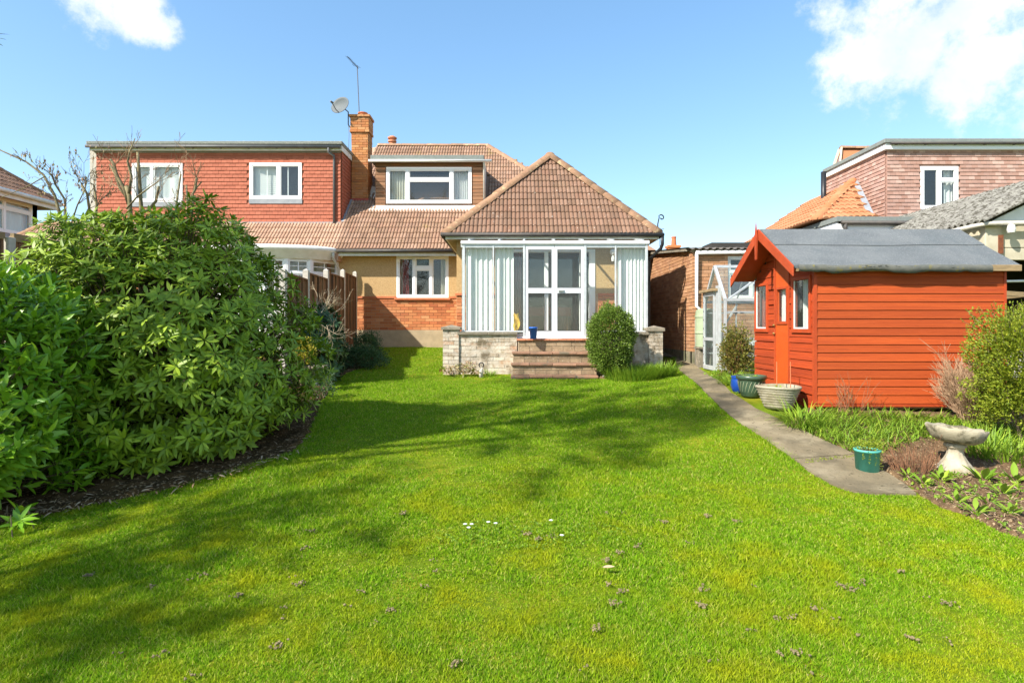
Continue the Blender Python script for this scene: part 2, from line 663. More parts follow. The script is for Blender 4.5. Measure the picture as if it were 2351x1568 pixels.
m['lead'] = pmat('lead_flashing', (.23, .245, .26), (.30, .31, .32), 6, rough=.6, bump=.2, bscale=30)
m['whiteflash'] = pmat('white_flashing', (.66, .64, .58), (.50, .48, .42), 6, rough=.8, bump=.4, bscale=25)
m['cedar'] = pmat('weathered_board', (.30, .15, .075), (.20, .115, .065), 4, rough=.85, bump=.4, bscale=40, rnd=.22, stretch=(1, 1, 8), stain=(.42, .15, .06), stain_scale=2, stain_lo=.52, stain_hi=.7)
m['redpaint'] = pmat('red_flashing_paint', (.40, .07, .05), (.32, .07, .05), 9, rough=.8, bump=.4)
m['alu'] = pmat('aluminium', (.62, .64, .64), (.52, .54, .54), 8, rough=.42, spec=.5, metal=.35)
m['aluwhite'] = pmat('white_aluminium', (.74, .76, .78), rough=.35, spec=.5)
m['glass'] = glass_mat('window_glass', (.95, .97, .96), .8, .985)
m['greenglass'] = glass_mat('greenhouse_glass', (.94, .97, .96), .8, .965)
m['consglass'] = glass_mat('conservatory_glass', (.97, .99, .98), .35, .985)
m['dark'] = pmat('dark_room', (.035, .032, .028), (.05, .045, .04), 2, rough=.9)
m['curtain'] = pmat('cream_curtain', (.70, .67, .55), (.62, .58, .46), 3, rough=.9, translucent=.25)
m['net'] = pmat('white_curtain', (.80, .80, .78), (.74, .75, .74), 2, rough=.9, translucent=.2)
m['blind'] = pmat('white_vertical_blind', (.80, .80, .77), (.74, .74, .70), 2, rough=.8)
m['redcurt'] = pmat('red_curtain', (.26, .03, .03), (.18, .02, .02), 4, rough=.9)
m['wood'] = pmat('brown_wood', (.18, .085, .035), (.13, .06, .025), 5, rough=.5)
m['shed'] = pmat('orange_shed_paint', (.46, .080, .015), (.37, .06, .013), 4, 8, rough=.7, spec=.25, bump=.6, bscale=30, rnd=.13, stretch=(.22, 1, 9), stain=(.27, .040, .012), stain_scale=1.1, stain_lo=.52, stain_hi=.78, speck=(.16, .03, .012), speck_scale=16, speck_lo=.72)
m['shedside'] = pmat('orange_shed_paint_worn', (.43, .06, .012), (.31, .043, .012), 4, 8, rough=.7, spec=.25, bump=.6, bscale=30, rnd=.14, stretch=(1, .22, 9), stain=(.20, .032, .012), stain_scale=1.4, stain_lo=.48, stain_hi=.74, speck=(.14, .03, .012), speck_scale=16, speck_lo=.72)
m['shedtrim'] = pmat('orange_trim', (.42, .06, .013), (.35, .05, .012), 5, rough=.6, bump=.25, bscale=40, rnd=.08)
m['sheddoor'] = pmat('orange_door', (.52, .082, .010), (.47, .072, .010), 3, rough=.55, bump=.2, bscale=30, stain=(.38, .058, .01), stain_scale=1.4, stain_lo=.55, stain_hi=.7)
m['rawwood'] = pmat('weathered_timber', (.33, .23, .12), (.22, .16, .085), 7, rough=.9, bump=.5, bscale=40, stretch=(1, 1, 4))
m['fence'] = pmat('fence_board', (.21, .10, .042), ramp=[(.20, .095, .04), (.26, .13, .055), (.16, .075, .035), (.30, .155, .07)], rnd=.15, rough=.9, bump=.4, bscale=40, stretch=(4, 4, .6), stain=(.11, .06, .035), stain_scale=1.2, stain_lo=.52, stain_hi=.7)
m['conc'] = pmat('concrete_post', (.52, .48, .41), (.42, .39, .33), 8, rough=.95, bump=.4)
m['garage'] = pmat('garage_brick', (.35, .17, .09), ramp=[(.40, .20, .095), (.46, .24, .115), (.34, .165, .085), (.48, .27, .145), (.38, .185, .09)], rnd=.12, rough=.95, bump=.5, bscale=70, stain=(.24, .15, .09), stain_scale=2.5, stain_lo=.55, stain_hi=.75)
m['garmortar'] = pmat('garage_mortar', (.48, .34, .20), (.38, .26, .15), 14, rough=.95)
m['garbase'] = pmat('garage_plinth', (.28, .24, .16), (.17, .16, .10), 4, rough=.95, bump=.5, stain=(.12, .13, .06), stain_scale=3)
m['corr'] = pmat('corrugated_sheet', (.10, .09, .085), (.15, .13, .11), 8, rough=.9, bump=.3)
m['asb'] = pmat('lichen_cement_sheet', (.15, .14, .12), (.27, .26, .22), 9, rough=.95, bump=1.0, bscale=35, stain=(.065, .058, .042), stain_scale=14, stain_lo=.48, stain_hi=.60)
m['concpanel'] = pmat('concrete_panel', (.52, .47, .35), (.42, .37, .26), 3, rough=.95, bump=.4, bscale=70, stain=(.30, .24, .15), stain_scale=2, stain_lo=.6, stain_hi=.8)
m['rust'] = pmat('rust', (.22, .075, .03), (.13, .045, .025), 20, rough=.95, bump=.5)
m['terra'] = pmat('terracotta', (.52, .17, .07), (.44, .14, .06), 9, rough=.85)
m['path'] = pmat('concrete_path', (.225, .18, .108), (.13, .108, .068), 2.6, 10, rough=.95, bump=1.0, bscale=45, rnd=.10, stain=(.30, .25, .158), stain_scale=1.1, stain_lo=.5, stain_hi=.68, speck=(.08, .068, .04), speck_scale=26, speck_lo=.66, spec=.1)
m['soil'] = pmat('garden_soil', (.15, .095, .05), (.085, .053, .028), 14, 8, rough=1.0, bump=1.0, bscale=35, speck=(.33, .24, .14), speck_scale=55, speck_lo=.6, spec=.1)
m['soildark'] = pmat('leaf_mould', (.085, .052, .022), (.05, .032, .014), 12, 8, rough=1.0, bump=1.0, bscale=35, speck=(.24, .165, .085), speck_scale=40, speck_lo=.6, spec=.05)
m['lawn'] = pmat('lawn_base', (.13, .185, .010), (.09, .135, .010), 7, 8, rough=1.0, bump=1.0, bscale=60, spec=.05, stain=(.20, .205, .014), stain_scale=2.4, stain_lo=.46, stain_hi=.66)
m['bark'] = pmat('bark', (.19, .14, .085), (.11, .08, .05), 14, rough=.95, bump=.6, bscale=40)
m['greenbark'] = pmat('greenish_bark', (.24, .20, .105), (.13, .105, .06), 10, rough=.95, bump=.5, bscale=40)
m['twig'] = pmat('dry_twig', (.36, .24, .145), (.26, .165, .095), 10, rough=.95, rnd=.2)
m['redtwig'] = pmat('red_brown_twig', (.25, .12, .06), (.18, .085, .045), 10, rough=.95, rnd=.2)
m['paletwig'] = pmat('pale_bare_twig', (.42, .34, .23), (.32, .25, .16), 10, rough=.95, rnd=.2)
m['rhodo'] = pmat('rhododendron_leaf', (.06, .14, .02), ramp=[(.18, .285, .012), (.25, .37, .020), (.14, .23, .018), (.32, .43, .025), (.165, .26, .020)], rnd=.2, rough=.48, spec=.35, translucent=.18)
m['laurel'] = pmat('laurel_leaf', (.06, .19, .02), ramp=[(.18, .36, .014), (.24, .44, .020), (.13, .29, .020), (.31, .49, .022), (.17, .36, .028)], rnd=.14, rough=.36, spec=.5, translucent=.2)
m['darkleaf'] = pmat('dark_leaf', (.03, .065, .02), ramp=[(0.036, 0.083, 0.027), (0.060, 0.128, 0.036), (0.045, 0.090, 0.038)], rnd=.2, rough=.45, translucent=.1)
m['boxleaf'] = pmat('clipped_shrub_leaf', (.09, .15, .02), ramp=[(0.106, 0.188, 0.020), (0.175, 0.263, 0.030), (0.081, 0.144, 0.019), (0.213, 0.294, 0.050)], rnd=.2, rough=.45, translucent=.2)
m['hebe'] = pmat('yellow_green_leaf', (.2, .26, .02), ramp=[(0.180, 0.257, 0.014), (0.275, 0.323, 0.019), (0.123, 0.190, 0.013), (0.323, 0.342, 0.028)], rnd=.2, rough=.55, translucent=.3)
m['strap'] = pmat('strap_leaf', (.15, .26, .02), ramp=[(0.163, 0.312, 0.022), (0.250, 0.388, 0.027), (0.125, 0.237, 0.022), (0.312, 0.413, 0.037)], rnd=.2, rough=.5, translucent=.3)
m['mixleaf'] = pmat('small_mixed_leaf', (.15, .18, .03), ramp=[(.12, .15, .02), (.20, .21, .03), (.26, .16, .05), (.09, .12, .02), (.32, .27, .05)], rnd=.2, rough=.6, translucent=.25)
m['yellowleaf'] = pmat('yellow_leaf', (.5, .42, .03), ramp=[(.52, .43, .03), (.40, .36, .03), (.3, .3, .03)], rnd=.2, rough=.6, translucent=.3)
m['driedleaf'] = pmat('dried_flower_head', (.5, .33, .2), ramp=[(.52, .34, .21), (.42, .25, .15), (.40, .36, .18), (.28, .28, .10)], rnd=.2, rough=.9)
m['conifer'] = pmat('evergreen_leaf', (.03, .07, .02), ramp=[(.025, .06, .018), (.045, .085, .02)], rnd=.2, rough=.6)
m['stone'] = pmat('weathered_stone', (.36, .32, .225), (.27, .235, .16), 9, rough=.95, bump=.6, bscale=45, stain=(.13, .115, .07), stain_scale=9, stain_lo=.50, stain_hi=.62)
m['stonepale'] = pmat('pale_cast_stone', (.45, .40, .30), (.36, .31, .22), 9, rough=.95, bump=.5, bscale=45, stain=(.28, .24, .15), stain_scale=8)
m['planter'] = pmat('reconstituted_stone', (.36, .33, .235), (.27, .24, .165), 7, rough=.95, bump=.6, bscale=50, stain=(.22, .195, .12), stain_scale=5)
m['greenpot'] = pmat('green_glaze', (.045, .085, .05), (.06, .10, .06), 7, rough=.35, spec=.5)
m['greenrib'] = pmat('pale_glaze_rib', (.22, .25, .15), rough=.4)
m['bluepot'] = pmat('blue_glaze', (.008, .05, .26), rough=.3, spec=.5)
m['bluebucket'] = pmat('blue_plastic', (.015, .14, .60), rough=.4, spec=.45)
m['teal'] = pmat('teal_plastic', (.10, .42, .34), (.085, .37, .30), 6, rough=.5, stain=(.06, .22, .17), stain_scale=7, stain_lo=.58, stain_hi=.68)
m['waterbutt'] = pmat('pale_green_plastic', (.33, .39, .25), (.27, .32, .20), 3, rough=.5)
m['yellowcloth'] = pmat('yellow_cloth', (.62, .40, .06), (.50, .30, .05), 12, rough=.9)
m['dish'] = pmat('dish_grey', (.13, .145, .15), (.115, .13, .135), 5, rough=.6, spec=.2)
m['steel'] = pmat('dark_steel', (.10, .10, .11), rough=.5, metal=.5)
m['daisy'] = pmat('daisy_petal', (.8, .8, .78), rough=.8)
m['deadleaf'] = pmat('dead_leaf', (.42, .33, .21), ramp=[(.34, .225, .115), (.22, .14, .07), (.42, .32, .20), (.16, .10, .05)], rnd=.2, rough=.9)
m['wormcast'] = pmat('worm_cast_soil', (.26, .21, .11), (.17, .14, .075), 30, rough=1.0, bump=.8, spec=.02)
m['brass'] = pmat('brass', (.55, .38, .14), rough=.35, metal=.8)
m['greentray'] = pmat('green_plastic_tray', (.05, .36, .14), rough=.5)
m['cream'] = pmat('cream_render', (.60, .50, .36), (.54, .44, .31), 5, rough=.95)
m['carpaint'] = pmat('pale_car_paint', (.62, .66, .70), rough=.25, spec=.6, coat=.5)
m['tyre'] = pmat('tyre', (.02, .02, .02), rough=.8)

# ------------------------------------------------------------------ ground
def ground_sheet():
    def axis(lo, hi, fine0, fine1, step):
        a = list(np.arange(fine0, fine1 + 1e-6, step))
        s, x = step, fine0
        left = []
        while x > lo:
            s *= 1.35
            x -= s
            left.append(max(x, lo))
        s, x = step, a[-1]
        right = []
        while x < hi:
            s *= 1.35
            x += s
            right.append(min(x, hi))
        return np.array(left[::-1] + a + right)
    xs = axis(-400, 400, -7, 8, .16)
    ys = axis(-300, 900, 0, 17, .16)
    Xg, Yg = np.meshgrid(xs, ys)
    Zg = gzn(Xg, Yg)
    Zg = Zg + .006 * np.sin(Xg * 2.1 + Yg * 1.3) * (np.abs(Xg) < 9) + .004 * np.sin(Xg * 3.7 - Yg * 2.9) * (np.abs(Xg) < 9) - .014
    V = np.stack([Xg, Yg, Zg], -1).reshape(-1, 3)
    nx, ny = len(xs), len(ys)
    i = np.arange(nx * ny).reshape(ny, nx)
    Fq = np.stack([i[:-1, :-1], i[:-1, 1:], i[1:, 1:], i[1:, :-1]], -1).reshape(-1, 4)
    o = link('lawn', np_mesh('lawn', V, [Fq], smooth=True), m['lawn'], None)
    tag(o, 'green lawn with yellow moss patches sloping up to the house', None, kind='structure')


ground_sheet()


def inside(poly, x, y):
    x, y = np.asarray(x), np.asarray(y)
    res = np.zeros(x.shape, bool)
    n = len(poly)
    for k in range(n):
        x0, y0 = poly[k][0], poly[k][1]
        x1, y1 = poly[(k + 1) % n][0], poly[(k + 1) % n][1]
        c = ((y0 > y) != (y1 > y)) & (x < (x1 - x0) * (y - y0) / (y1 - y0 + 1e-12) + x0)
        res ^= c
    return res


def sheet(name, poly, step, lift, rough, mat, label):
    """a sheet that follows the ground inside an outline"""
    P = np.array([(p[0], p[1]) for p in poly])
    x0, y0 = P.min(0)
    x1, y1 = P.max(0)
    xs = np.arange(x0, x1 + step, step)
    ys = np.arange(y0, y1 + step, step)
    Xg, Yg = np.meshgrid(xs, ys)
    jx, jy = rng.uniform(-.3, .3, Xg.shape) * step, rng.uniform(-.3, .3, Xg.shape) * step
    Xg, Yg = Xg + jx, Yg + jy
    Zg = gzn(Xg, Yg) + lift + rng.uniform(0, 1, Xg.shape) ** 2 * rough
    V = np.stack([Xg, Yg, Zg], -1).reshape(-1, 3)
    ny, nx = Xg.shape
    i = np.arange(nx * ny).reshape(ny, nx)
    Fq = np.stack([i[:-1, :-1], i[:-1, 1:], i[1:, 1:], i[1:, :-1]], -1).reshape(-1, 4)
    c = V[Fq].mean(1)
    Fq = Fq[inside(poly, c[:, 0], c[:, 1])]
    cnt = np.bincount(Fq.ravel(), minlength=len(V))
    V[(cnt > 0) & (cnt < 4), 2] -= rough + lift + .03
    used = np.unique(Fq)
    mp = np.zeros(len(V), int)
    mp[used] = np.arange(len(used))
    o = link(name, np_mesh(name, V[used], [mp[Fq]], smooth=False), mat, None)
    tag(o, label, None, kind='structure')
    return o


# outlines on the ground, read off the photograph
slab_px = [([(1548, 822), (1556, 846), (1620, 902)], [(1592, 834), (1606, 848), (1680, 905)]),
           ([(1620, 902), (1655, 937), (1692, 968)], [(1680, 905), (1735, 940), (1800, 970)]),
           ([(1692, 968), (1760, 1012), (1822, 1056)], [(1800, 970), (1880, 1008), (1965, 1046)]),
           ([(1822, 1056), (1860, 1085), (1905, 1112), (1960, 1130), (2030, 1136)], [(1965, 1046), (2000, 1068), (2040, 1090), (2075, 1112), (2105, 1137)])]
SLABS = [([gp(*p) for p in a], [gp(*p) for p in b]) for a, b in slab_px]
PL = SLABS[0][0] + SLABS[1][0][1:] + SLABS[2][0][1:] + SLABS[3][0][1:]
PR = SLABS[0][1] + SLABS[1][1][1:] + SLABS[2][1][1:] + SLABS[3][1][1:]
passage = [Vector((2.98, 16.5, 0)), Vector((3.72, 16.5, 0))]
bed_edge = [gp(*p) for p in [(2105, 1138), (2125, 1146), (2200, 1180), (2280, 1215), (2351, 1246)]]
BED_R = [Vector((p.x, p.y, 0)) for p in PR[4:]] + bed_edge + [Vector((5.5, 2.6, 0)), Vector((9, 2.6, 0)), Vector((9, 7.6, 0)), Vector((3.8, 7.6, 0))]
BED_L = [gp(*p) for p in [(-200, 1265), (0, 1205), (110, 1180), (260, 1150), (420, 1118), (560, 1083), (680, 1040), (722, 985), (742, 930), (760, 880), (800, 858), (856, 838), (868, 815)]] + \
        [Vector((-3.9, 15.7, 0)), Vector((-4.6, 15.7, 0)), Vector((-8, 9, 0)), Vector((-8, 3.5, 0))]
sheet('soil_bed', BED_R, .05, .006, .035, m['soil'], 'bare brown soil flower bed in front of the orange shed')
sheet('shrub_bed', BED_L, .07, .006, .045, m['soildark'], 'dark leaf mould bed under the big evergreen shrubs')
BED_S = [gp(*p) for p in [(1376, 868), (1420, 872), (1500, 868), (1545, 855), (1548, 835), (1524, 822)]] + [Vector((2.9, 11.75, 0)), Vector((1.7, 11.75, 0))]
sheet('step_bed', BED_S, .07, .012, .03, m['soil'], 'narrow soil bed beside the brick steps')

# path: one concrete slab after another
def path_slabs():
    t = thing('garden_path', 'concrete garden path of cracked slabs running past the orange shed', 'path', (PL[4].x, PL[4].y, gz(PL[4].x, PL[4].y)))
    t['kind'] = 'structure'
    def along(poly, s):
        s = s * (len(poly) - 1)
        i = min(int(s), len(poly) - 2)
        return poly[i].lerp(poly[i + 1], s - i)
    for k, (LA, RA) in enumerate(SLABS):
        mb = MB()
        rows = 14
        g = .010
        tilt = random.uniform(-.006, .006)
        L, R = [], []
        for i in range(rows + 1):
            s = g + (1 - 2 * g) * i / rows
            L.append(along(LA, s))
            R.append(along(RA, s))
        n = 5
        top = []
        for i in range(rows + 1):
            for j in range(n + 1):
                p = L[i].lerp(R[i], j / n)
                top.append((p.x, p.y, gz(p.x, p.y) + .018 + tilt * (i / rows - .5) * 2 + random.uniform(-.002, .002)))
        bot = [(p[0], p[1], p[2] - .07) for p in top]
        w = n + 1
        N_ = len(top)
        fs = []
        for i in range(rows):
            for j in range(n):
                q = (i * w + j, i * w + j + 1, (i + 1) * w + j + 1, (i + 1) * w + j)
                fs += [q, tuple(x + N_ for x in q[::-1])]
        rim = [j for j in range(w)] + [i * w + n for i in range(1, rows + 1)] + [rows * w + j for j in range(n - 1, -1, -1)] + [i * w for i in range(rows - 1, 0, -1)]
        for i in range(len(rim)):
            a_, b_ = rim[i], rim[(i + 1) % len(rim)]
            fs.append((a_, b_, b_ + N_, a_ + N_))
        mb.add(top + bot, fs)
        mb.build('slab', m['path'], t)
    mb = MB()
    q0, q1 = PL[0], PR[0]
    pts = [(q0.x, q0.y + .01), (q1.x, q1.y + .01), (3.74, 16.4), (2.98, 16.4)]
    vs = [(x, y, gz(x, y) + .015) for x, y in pts] + [(x, y, gz(x, y) - .06) for x, y in pts]
    mb.add(vs, [(0, 1, 2, 3), (7, 6, 5, 4), (0, 4, 5, 1), (1, 5, 6, 2), (2, 6, 7, 3), (3, 7, 4, 0)])
    mb.build('slab', m['path'], t)


path_slabs()

# ------------------------------------------------------------------ builders for walls, windows, roofs
def wall_with_holes(mb, pl, a0, a1, b0, b1, holes, c0, c1):
    """rectangular wall split round rectangular openings"""
    As = sorted(set([a0, a1] + [h[0] for h in holes] + [h[1] for h in holes]))
    As = [a for a in As if a0 <= a <= a1]
    for i in range(len(As) - 1):
        x0, x1 = As[i], As[i + 1]
        hs = sorted([(h[2], h[3]) for h in holes if h[0] < (x0 + x1) / 2 < h[1]])
        z = b0
        for lo, hi in hs:
            if lo > z:
                mb.pbox(pl, x0, x1, z, lo, c0, c1)
            z = max(z, hi)
        if z < b1:
            mb.pbox(pl, x0, x1, z, b1, c0, c1)


def brick_items(pl, a0, a1, b0, b1, holes=(), L=.225, H=.075, j=.010, proud=.012, back=.03, phase=0.0, topf=None, stretch_noise=.004):
    items = []
    nrow = int(round((b1 - b0) / H))
    H = (b1 - b0) / max(1, nrow)
    for r in range(nrow):
        z0, z1 = b0 + r * H, b0 + (r + 1) * H
        a = a0 - (L / 2 if (r + int(phase)) % 2 else 0)
        while a < a1 - .02:
            s0, s1 = max(a, a0), min(a + L, a1)
            a += L
            if s1 - s0 < .03:
                continue
            segs = [(s0 + j / 2, s1 - j / 2)]
            for h in holes:
                if h[2] < (z0 + z1) / 2 < h[3]:
                    ns = []
                    for p, q in segs:
                        if q <= h[0] or p >= h[1]:
                            ns.append((p, q))
                        else:
                            if h[0] - p > .03: ns.append((p, h[0]))
                            if q - h[1] > .03: ns.append((h[1], q))
                    segs = ns
            for p, q in segs:
                zz1 = z1 - j / 2
                if topf is not None:
                    zt = topf((p + q) / 2)
                    if z0 + j / 2 > zt - .02:
                        continue
                    zz1 = min(zz1, zt)
                pr = proud + random.uniform(-stretch_noise, stretch_noise)
                items.append((0, bm_of(pl, p, q, z0 + j / 2, zz1, -back, pr)))
    return items


def window(parent, pl, a0, a1, b0, b1, cols, sill=None, fw=.055, depth=.07, setback=.0, mat='white', backing=True,
           curtains=(), glassm='glass', room=.5, subframe=.03):
    """cols: list of (right edge fraction, [heights of transoms 0..1 from the bottom])"""
    c1 = -setback
    c0 = c1 - depth
    mb = MB()
    mb.pbox(pl, a0, a1, b0, b0 + fw, c0, c1)
    mb.pbox(pl, a0, a1, b1 - fw, b1, c0, c1)
    mb.pbox(pl, a0, a0 + fw, b0 + fw, b1 - fw, c0, c1)
    mb.pbox(pl, a1 - fw, a1, b0 + fw, b1 - fw, c0, c1)
    panes = []
    x = a0 + fw
    for k, (fr, tr) in enumerate(cols):
        xr = a0 + (a1 - a0) * fr if k < len(cols) - 1 else a1 - fw
        if k < len(cols) - 1:
            mb.pbox(pl, xr - fw / 2, xr + fw / 2, b0 + fw, b1 - fw, c0, c1 + .002)
            xe = xr - fw / 2
        else:
            xe = xr
        zz = [b0 + fw] + [b0 + (b1 - b0) * t for t in tr] + [b1 - fw]
        for i in range(len(zz) - 1):
            lo = zz[i] + (fw / 2 if i else 0)
            hi = zz[i + 1] - (fw / 2 if i < len(zz) - 2 else 0)
            if i:
                mb.pbox(pl, x, xe, zz[i] - fw / 2, zz[i] + fw / 2, c0, c1 + .001)
            s = subframe
            for (p, q, r, t) in ((x, xe, lo, lo + s), (x, xe, hi - s, hi), (x, x + s, lo + s, hi - s), (xe - s, xe, lo + s, hi - s)):
                mb.pbox(pl, p, q, r, t, c0 + .01, c1 - .012)
            panes.append((x + s, xe - s, lo + s, hi - s))
        x = xr + fw / 2
    w = mb.build('window', m[mat], parent, bevel=.004)
    for (p, q, r, t) in panes:
        g = MB().pbox(pl, p - .004, q + .004, r - .004, t + .004, c1 - .040, c1 - .034)
        g.build('pane', m[glassm], w)
    if sill:
        s = MB().pbox(pl, a0 - .05, a1 + .05, b0 - .035, b0 - .003, -.05, .06)
        s.build('sill', m[sill], w, bevel=.004)
    for (p, q, mt, n) in curtains:
        curtain(w, pl, a0 + (a1 - a0) * p, a0 + (a1 - a0) * q, b0 + .02, b1 - .02, c0 - .09, n, m[mt])
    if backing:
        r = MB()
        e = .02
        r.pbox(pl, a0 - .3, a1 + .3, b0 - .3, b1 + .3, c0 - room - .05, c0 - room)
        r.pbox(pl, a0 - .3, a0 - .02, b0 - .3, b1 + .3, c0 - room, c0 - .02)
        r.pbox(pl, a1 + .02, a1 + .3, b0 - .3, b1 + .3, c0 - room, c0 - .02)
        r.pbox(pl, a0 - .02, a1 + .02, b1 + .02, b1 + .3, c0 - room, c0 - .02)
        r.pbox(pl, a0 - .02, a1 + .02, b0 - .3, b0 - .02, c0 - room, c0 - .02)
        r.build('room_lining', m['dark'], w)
    return w


def curtain(parent, pl, a0, a1, b0, b1, c, n, mat, amp=.025, name='curtain'):
    mb = MB()
    k = n * 6
    vs = []
    for i in range(k + 1):
        a = a0 + (a1 - a0) * i / k
        cc = c + amp * math.sin(2 * math.pi * n * i / k) + .3 * amp * math.sin(9.1 * i / k)
        vs += [pl.pt(a, b0, cc), pl.pt(a, b1, cc)]
    mb.add(vs, [(2 * i, 2 * i + 2, 2 * i + 3, 2 * i + 1) for i in range(k)])
    return mb.build(name, mat, parent, smooth=True, recalc=False)


def roll_tile(cw=.2, gauge=.30, rolls=2, h=.030, over=.05):
    n = 5 * rolls
    xs = [cw * i / n for i in range(n + 1)]
    V, Fs = [], []
    def prof(x):
        f = (x / cw * rolls) % 1.0
        return h * (abs(math.sin(math.pi * f)) ** .55)
    for (y, zo) in ((-.02, -.004), (-.02, .022), (gauge + over, .0)):
        for x in xs:
            top = prof(x)
            V.append((x, y, (0 if zo < 0 else top) + zo))
    w = n + 1
    for r in range(2):
        for i in range(n):
            Fs.append((r * w + i, r * w + i + 1, (r + 1) * w + i + 1, (r + 1) * w + i))
    return V, Fs


def tile_field(o, u, v, nrm, rows, s_of_row, gauge, cw, clip=None, reject=None):
    """matrices for a field of tiles. s_of_row(t)->(s0,s1)"""
    res = []
    base = Matrix.Identity(4)
    for r in range(rows):
        t = r * gauge
        s0, s1 = s_of_row(t + gauge * .5)
        i0, i1 = math.floor(s0 / cw), math.ceil(s1 / cw)
        for i in range(i0, i1):
            s = i * cw
            if s + cw * .5 < s0 or s + cw * .5 > s1:
                continue
            if reject and reject(s + cw / 2, t + gauge / 2):
                continue
            jz = random.uniform(0, .006)
            tw = random.uniform(-.010, .010)
            p = o + u * s + v * (t + random.uniform(-.006, .006)) + nrm * jz
            uu = (u + v * tw).normalized()
            vv = (v - u * tw).normalized()
            M = Matrix.Identity(4)
            M.col[0] = (*uu, 0)
            M.col[1] = (*vv, 0)
            M.col[2] = (*nrm, 0)
            M.col[3] = (*p, 1)
            res.append((0, M))
    return res


def half_round(p, q, up, r=.12, n=7, arc=1.0):
    """one ridge or hip tile from p to q"""
    p, q, up = Vector(p), Vector(q), Vector(up)
    t = (q - p).normalized()
    s = t.cross(up).normalized()
    up = s.cross(t).normalized()
    V, Fs = [], []
    for e, rr in ((p, r * 1.06), (q, r * .98)):
        for k in range(n + 1):
            a = math.pi * (k / n) * arc + math.pi * (1 - arc) / 2
            V.append(e + s * math.cos(a) * rr + up * (math.sin(a) * rr * .8 - r * .25))
    w = n + 1
    Fs = [(k, k + 1, w + k + 1, w + k) for k in range(n)]
    Fs.append(tuple(range(w)))
    return V, Fs


def ridge_line(parent, p, q, up, mat, name='ridge_tile', L=.42, r=.12):
    p, q = Vector(p), Vector(q)
    d = (q - p)
    n = max(1, int(round(d.length / L)))
    for i in range(n):
        a, b = p + d * (i / n), p + d * ((i + 1.04) / n)
        mb = MB()
        V, Fs = half_round(a, b, up, r)
        j = Vector((random.uniform(-.006, .006), 0, random.uniform(-.006, .006)))
        mb.add([v + j for v in V], Fs)
        mb.build(name, mat, parent, smooth=True)


ROLL = roll_tile()
exec_later = []
# ------------------------------------------------------------------ the bungalow
EY, EZ, SL = 15.5, 3.60, 0.9            # main eave line and roof slope
RY = 20.16
RZ = EZ + SL * (RY - EY)
UX = Vector((1, 0, 0))
VM = Vector((0, 1, SL)).normalized()
NM = Vector((0, -SL, 1)).normalized()
CW, GA = .18, .258
TILE = roll_tile(CW, GA)
K = math.sqrt(1 + SL * SL)


def main_z(y):
    return EZ + SL * (y - EY)


house = thing('bungalow', 'cream pebbledash bungalow with brown tiled roof, timber dormer and tall brick chimney', 'house', (-1.0, 15.86, .95))
PARTY = -4.62
# main walls
wl_ = front(15.86)
WX0, WX1, WZ0, WZ1 = PX(910, 15.86), PX(1030, 15.86), PZ(684, 15.86), PZ(588, 15.86)
mb = MB()
wall_with_holes(mb, wl_, PARTY - .3, -1.0, 2.37, 3.62, [(WX0, WX1, WZ0, WZ1)], -.25, 0)
mb.build('rear_wall', m['dash'], house)
MB().pbox(wl_, PARTY - .3, -1.0, .8, 1.455, -.25, .025).build('plinth', m['plinth'], house, bevel=.01)
mb = MB()
wall_with_holes(mb, wl_, PARTY - .3, -1.0, 1.455, 2.37, [(WX0, WX1, WZ0, 3)], -.25, 0)
bw = mb.build('brick_wall', m['mortar'], house)
for a_, b_ in ((PARTY - .3, WX0 - .005), (WX1 + .005, -1.0)):
    MB().pbox(wl_, a_, b_, 2.315, 2.372, 0, .035).build('string_course', m['terra'], house, bevel=.006)
br = brick_items(wl_, PARTY - .1, -1.0, 1.458, 2.315, [(WX0 - .06, WX1 + .06, WZ0 - .05, 3)])
w = window(house, wl_, WX0, WX1, WZ0, WZ1, [(.345, []), (.665, [.70]), (1, [])], sill=None, fw=.06,
           curtains=[(.03, .12, 'curtain', 3), (.03, .22, 'redcurt', 3), (.84, .97, 'curtain', 4)], room=1.2)
MB().pbox(wl_, WX0 - .05, WX1 + .05, WZ0 - .06, WZ0 - .002, -.05, .075).build('sill', m['terra'], w, bevel=.006)
# open top light
ov = MB()
ox0, ox1 = PX(951, 15.7), PX(987, 15.7)
ol = Pl((0, 15.84, PZ(590, 15.8)), (1, 0, 0), (0, -1, -.35), (0, -.35, 1))
for a, b, c, d_ in ((ox0, ox1, -.27, -.23), (ox0, ox1, -.04, 0), (ox0, ox0 + .04, -.23, -.04), (ox1 - .04, ox1, -.23, -.04)):
    ov.pbox(ol, a, b, c, d_, .01, .05)
ov.build('top_light', m['white'], w)
MB().pbox(ol, ox0 + .04, ox1 - .04, -.23, -.04, .025, .032).build('pane', m['glass'], w)

# roof deck: front slope, hip end, back slope, closed underneath
HX, RX = 3.83, -.83
deck = MB()
BY = 2 * RY - EY
P_ = [(PARTY, EY, EZ), (HX, EY, EZ), (RX, RY, RZ), (PARTY, RY, RZ), (HX, BY, EZ), (PARTY, BY, EZ)]
P_ = [(a, b, c - .02) for a, b, c in P_]
deck.add(P_, [(0, 1, 2, 3), (1, 4, 2), (4, 5, 3, 2), (0, 5, 4, 1), (0, 3, 5)])
roof = deck.build('roof', m['tilemain'], house)
MB().box(PARTY, 3.5, 17.35, BY - .3, .7, EZ - .1).build('house_body', m['dash'], house)
DX0, DX1, DY = -4.0, -.84, 17.11
tDorm = (DY - EY) * K


def rej(s, t):
    return (DX0 - .05 < s < DX1 + .05 and t > tDorm + .02 and t < (18.6 - EY) * K)


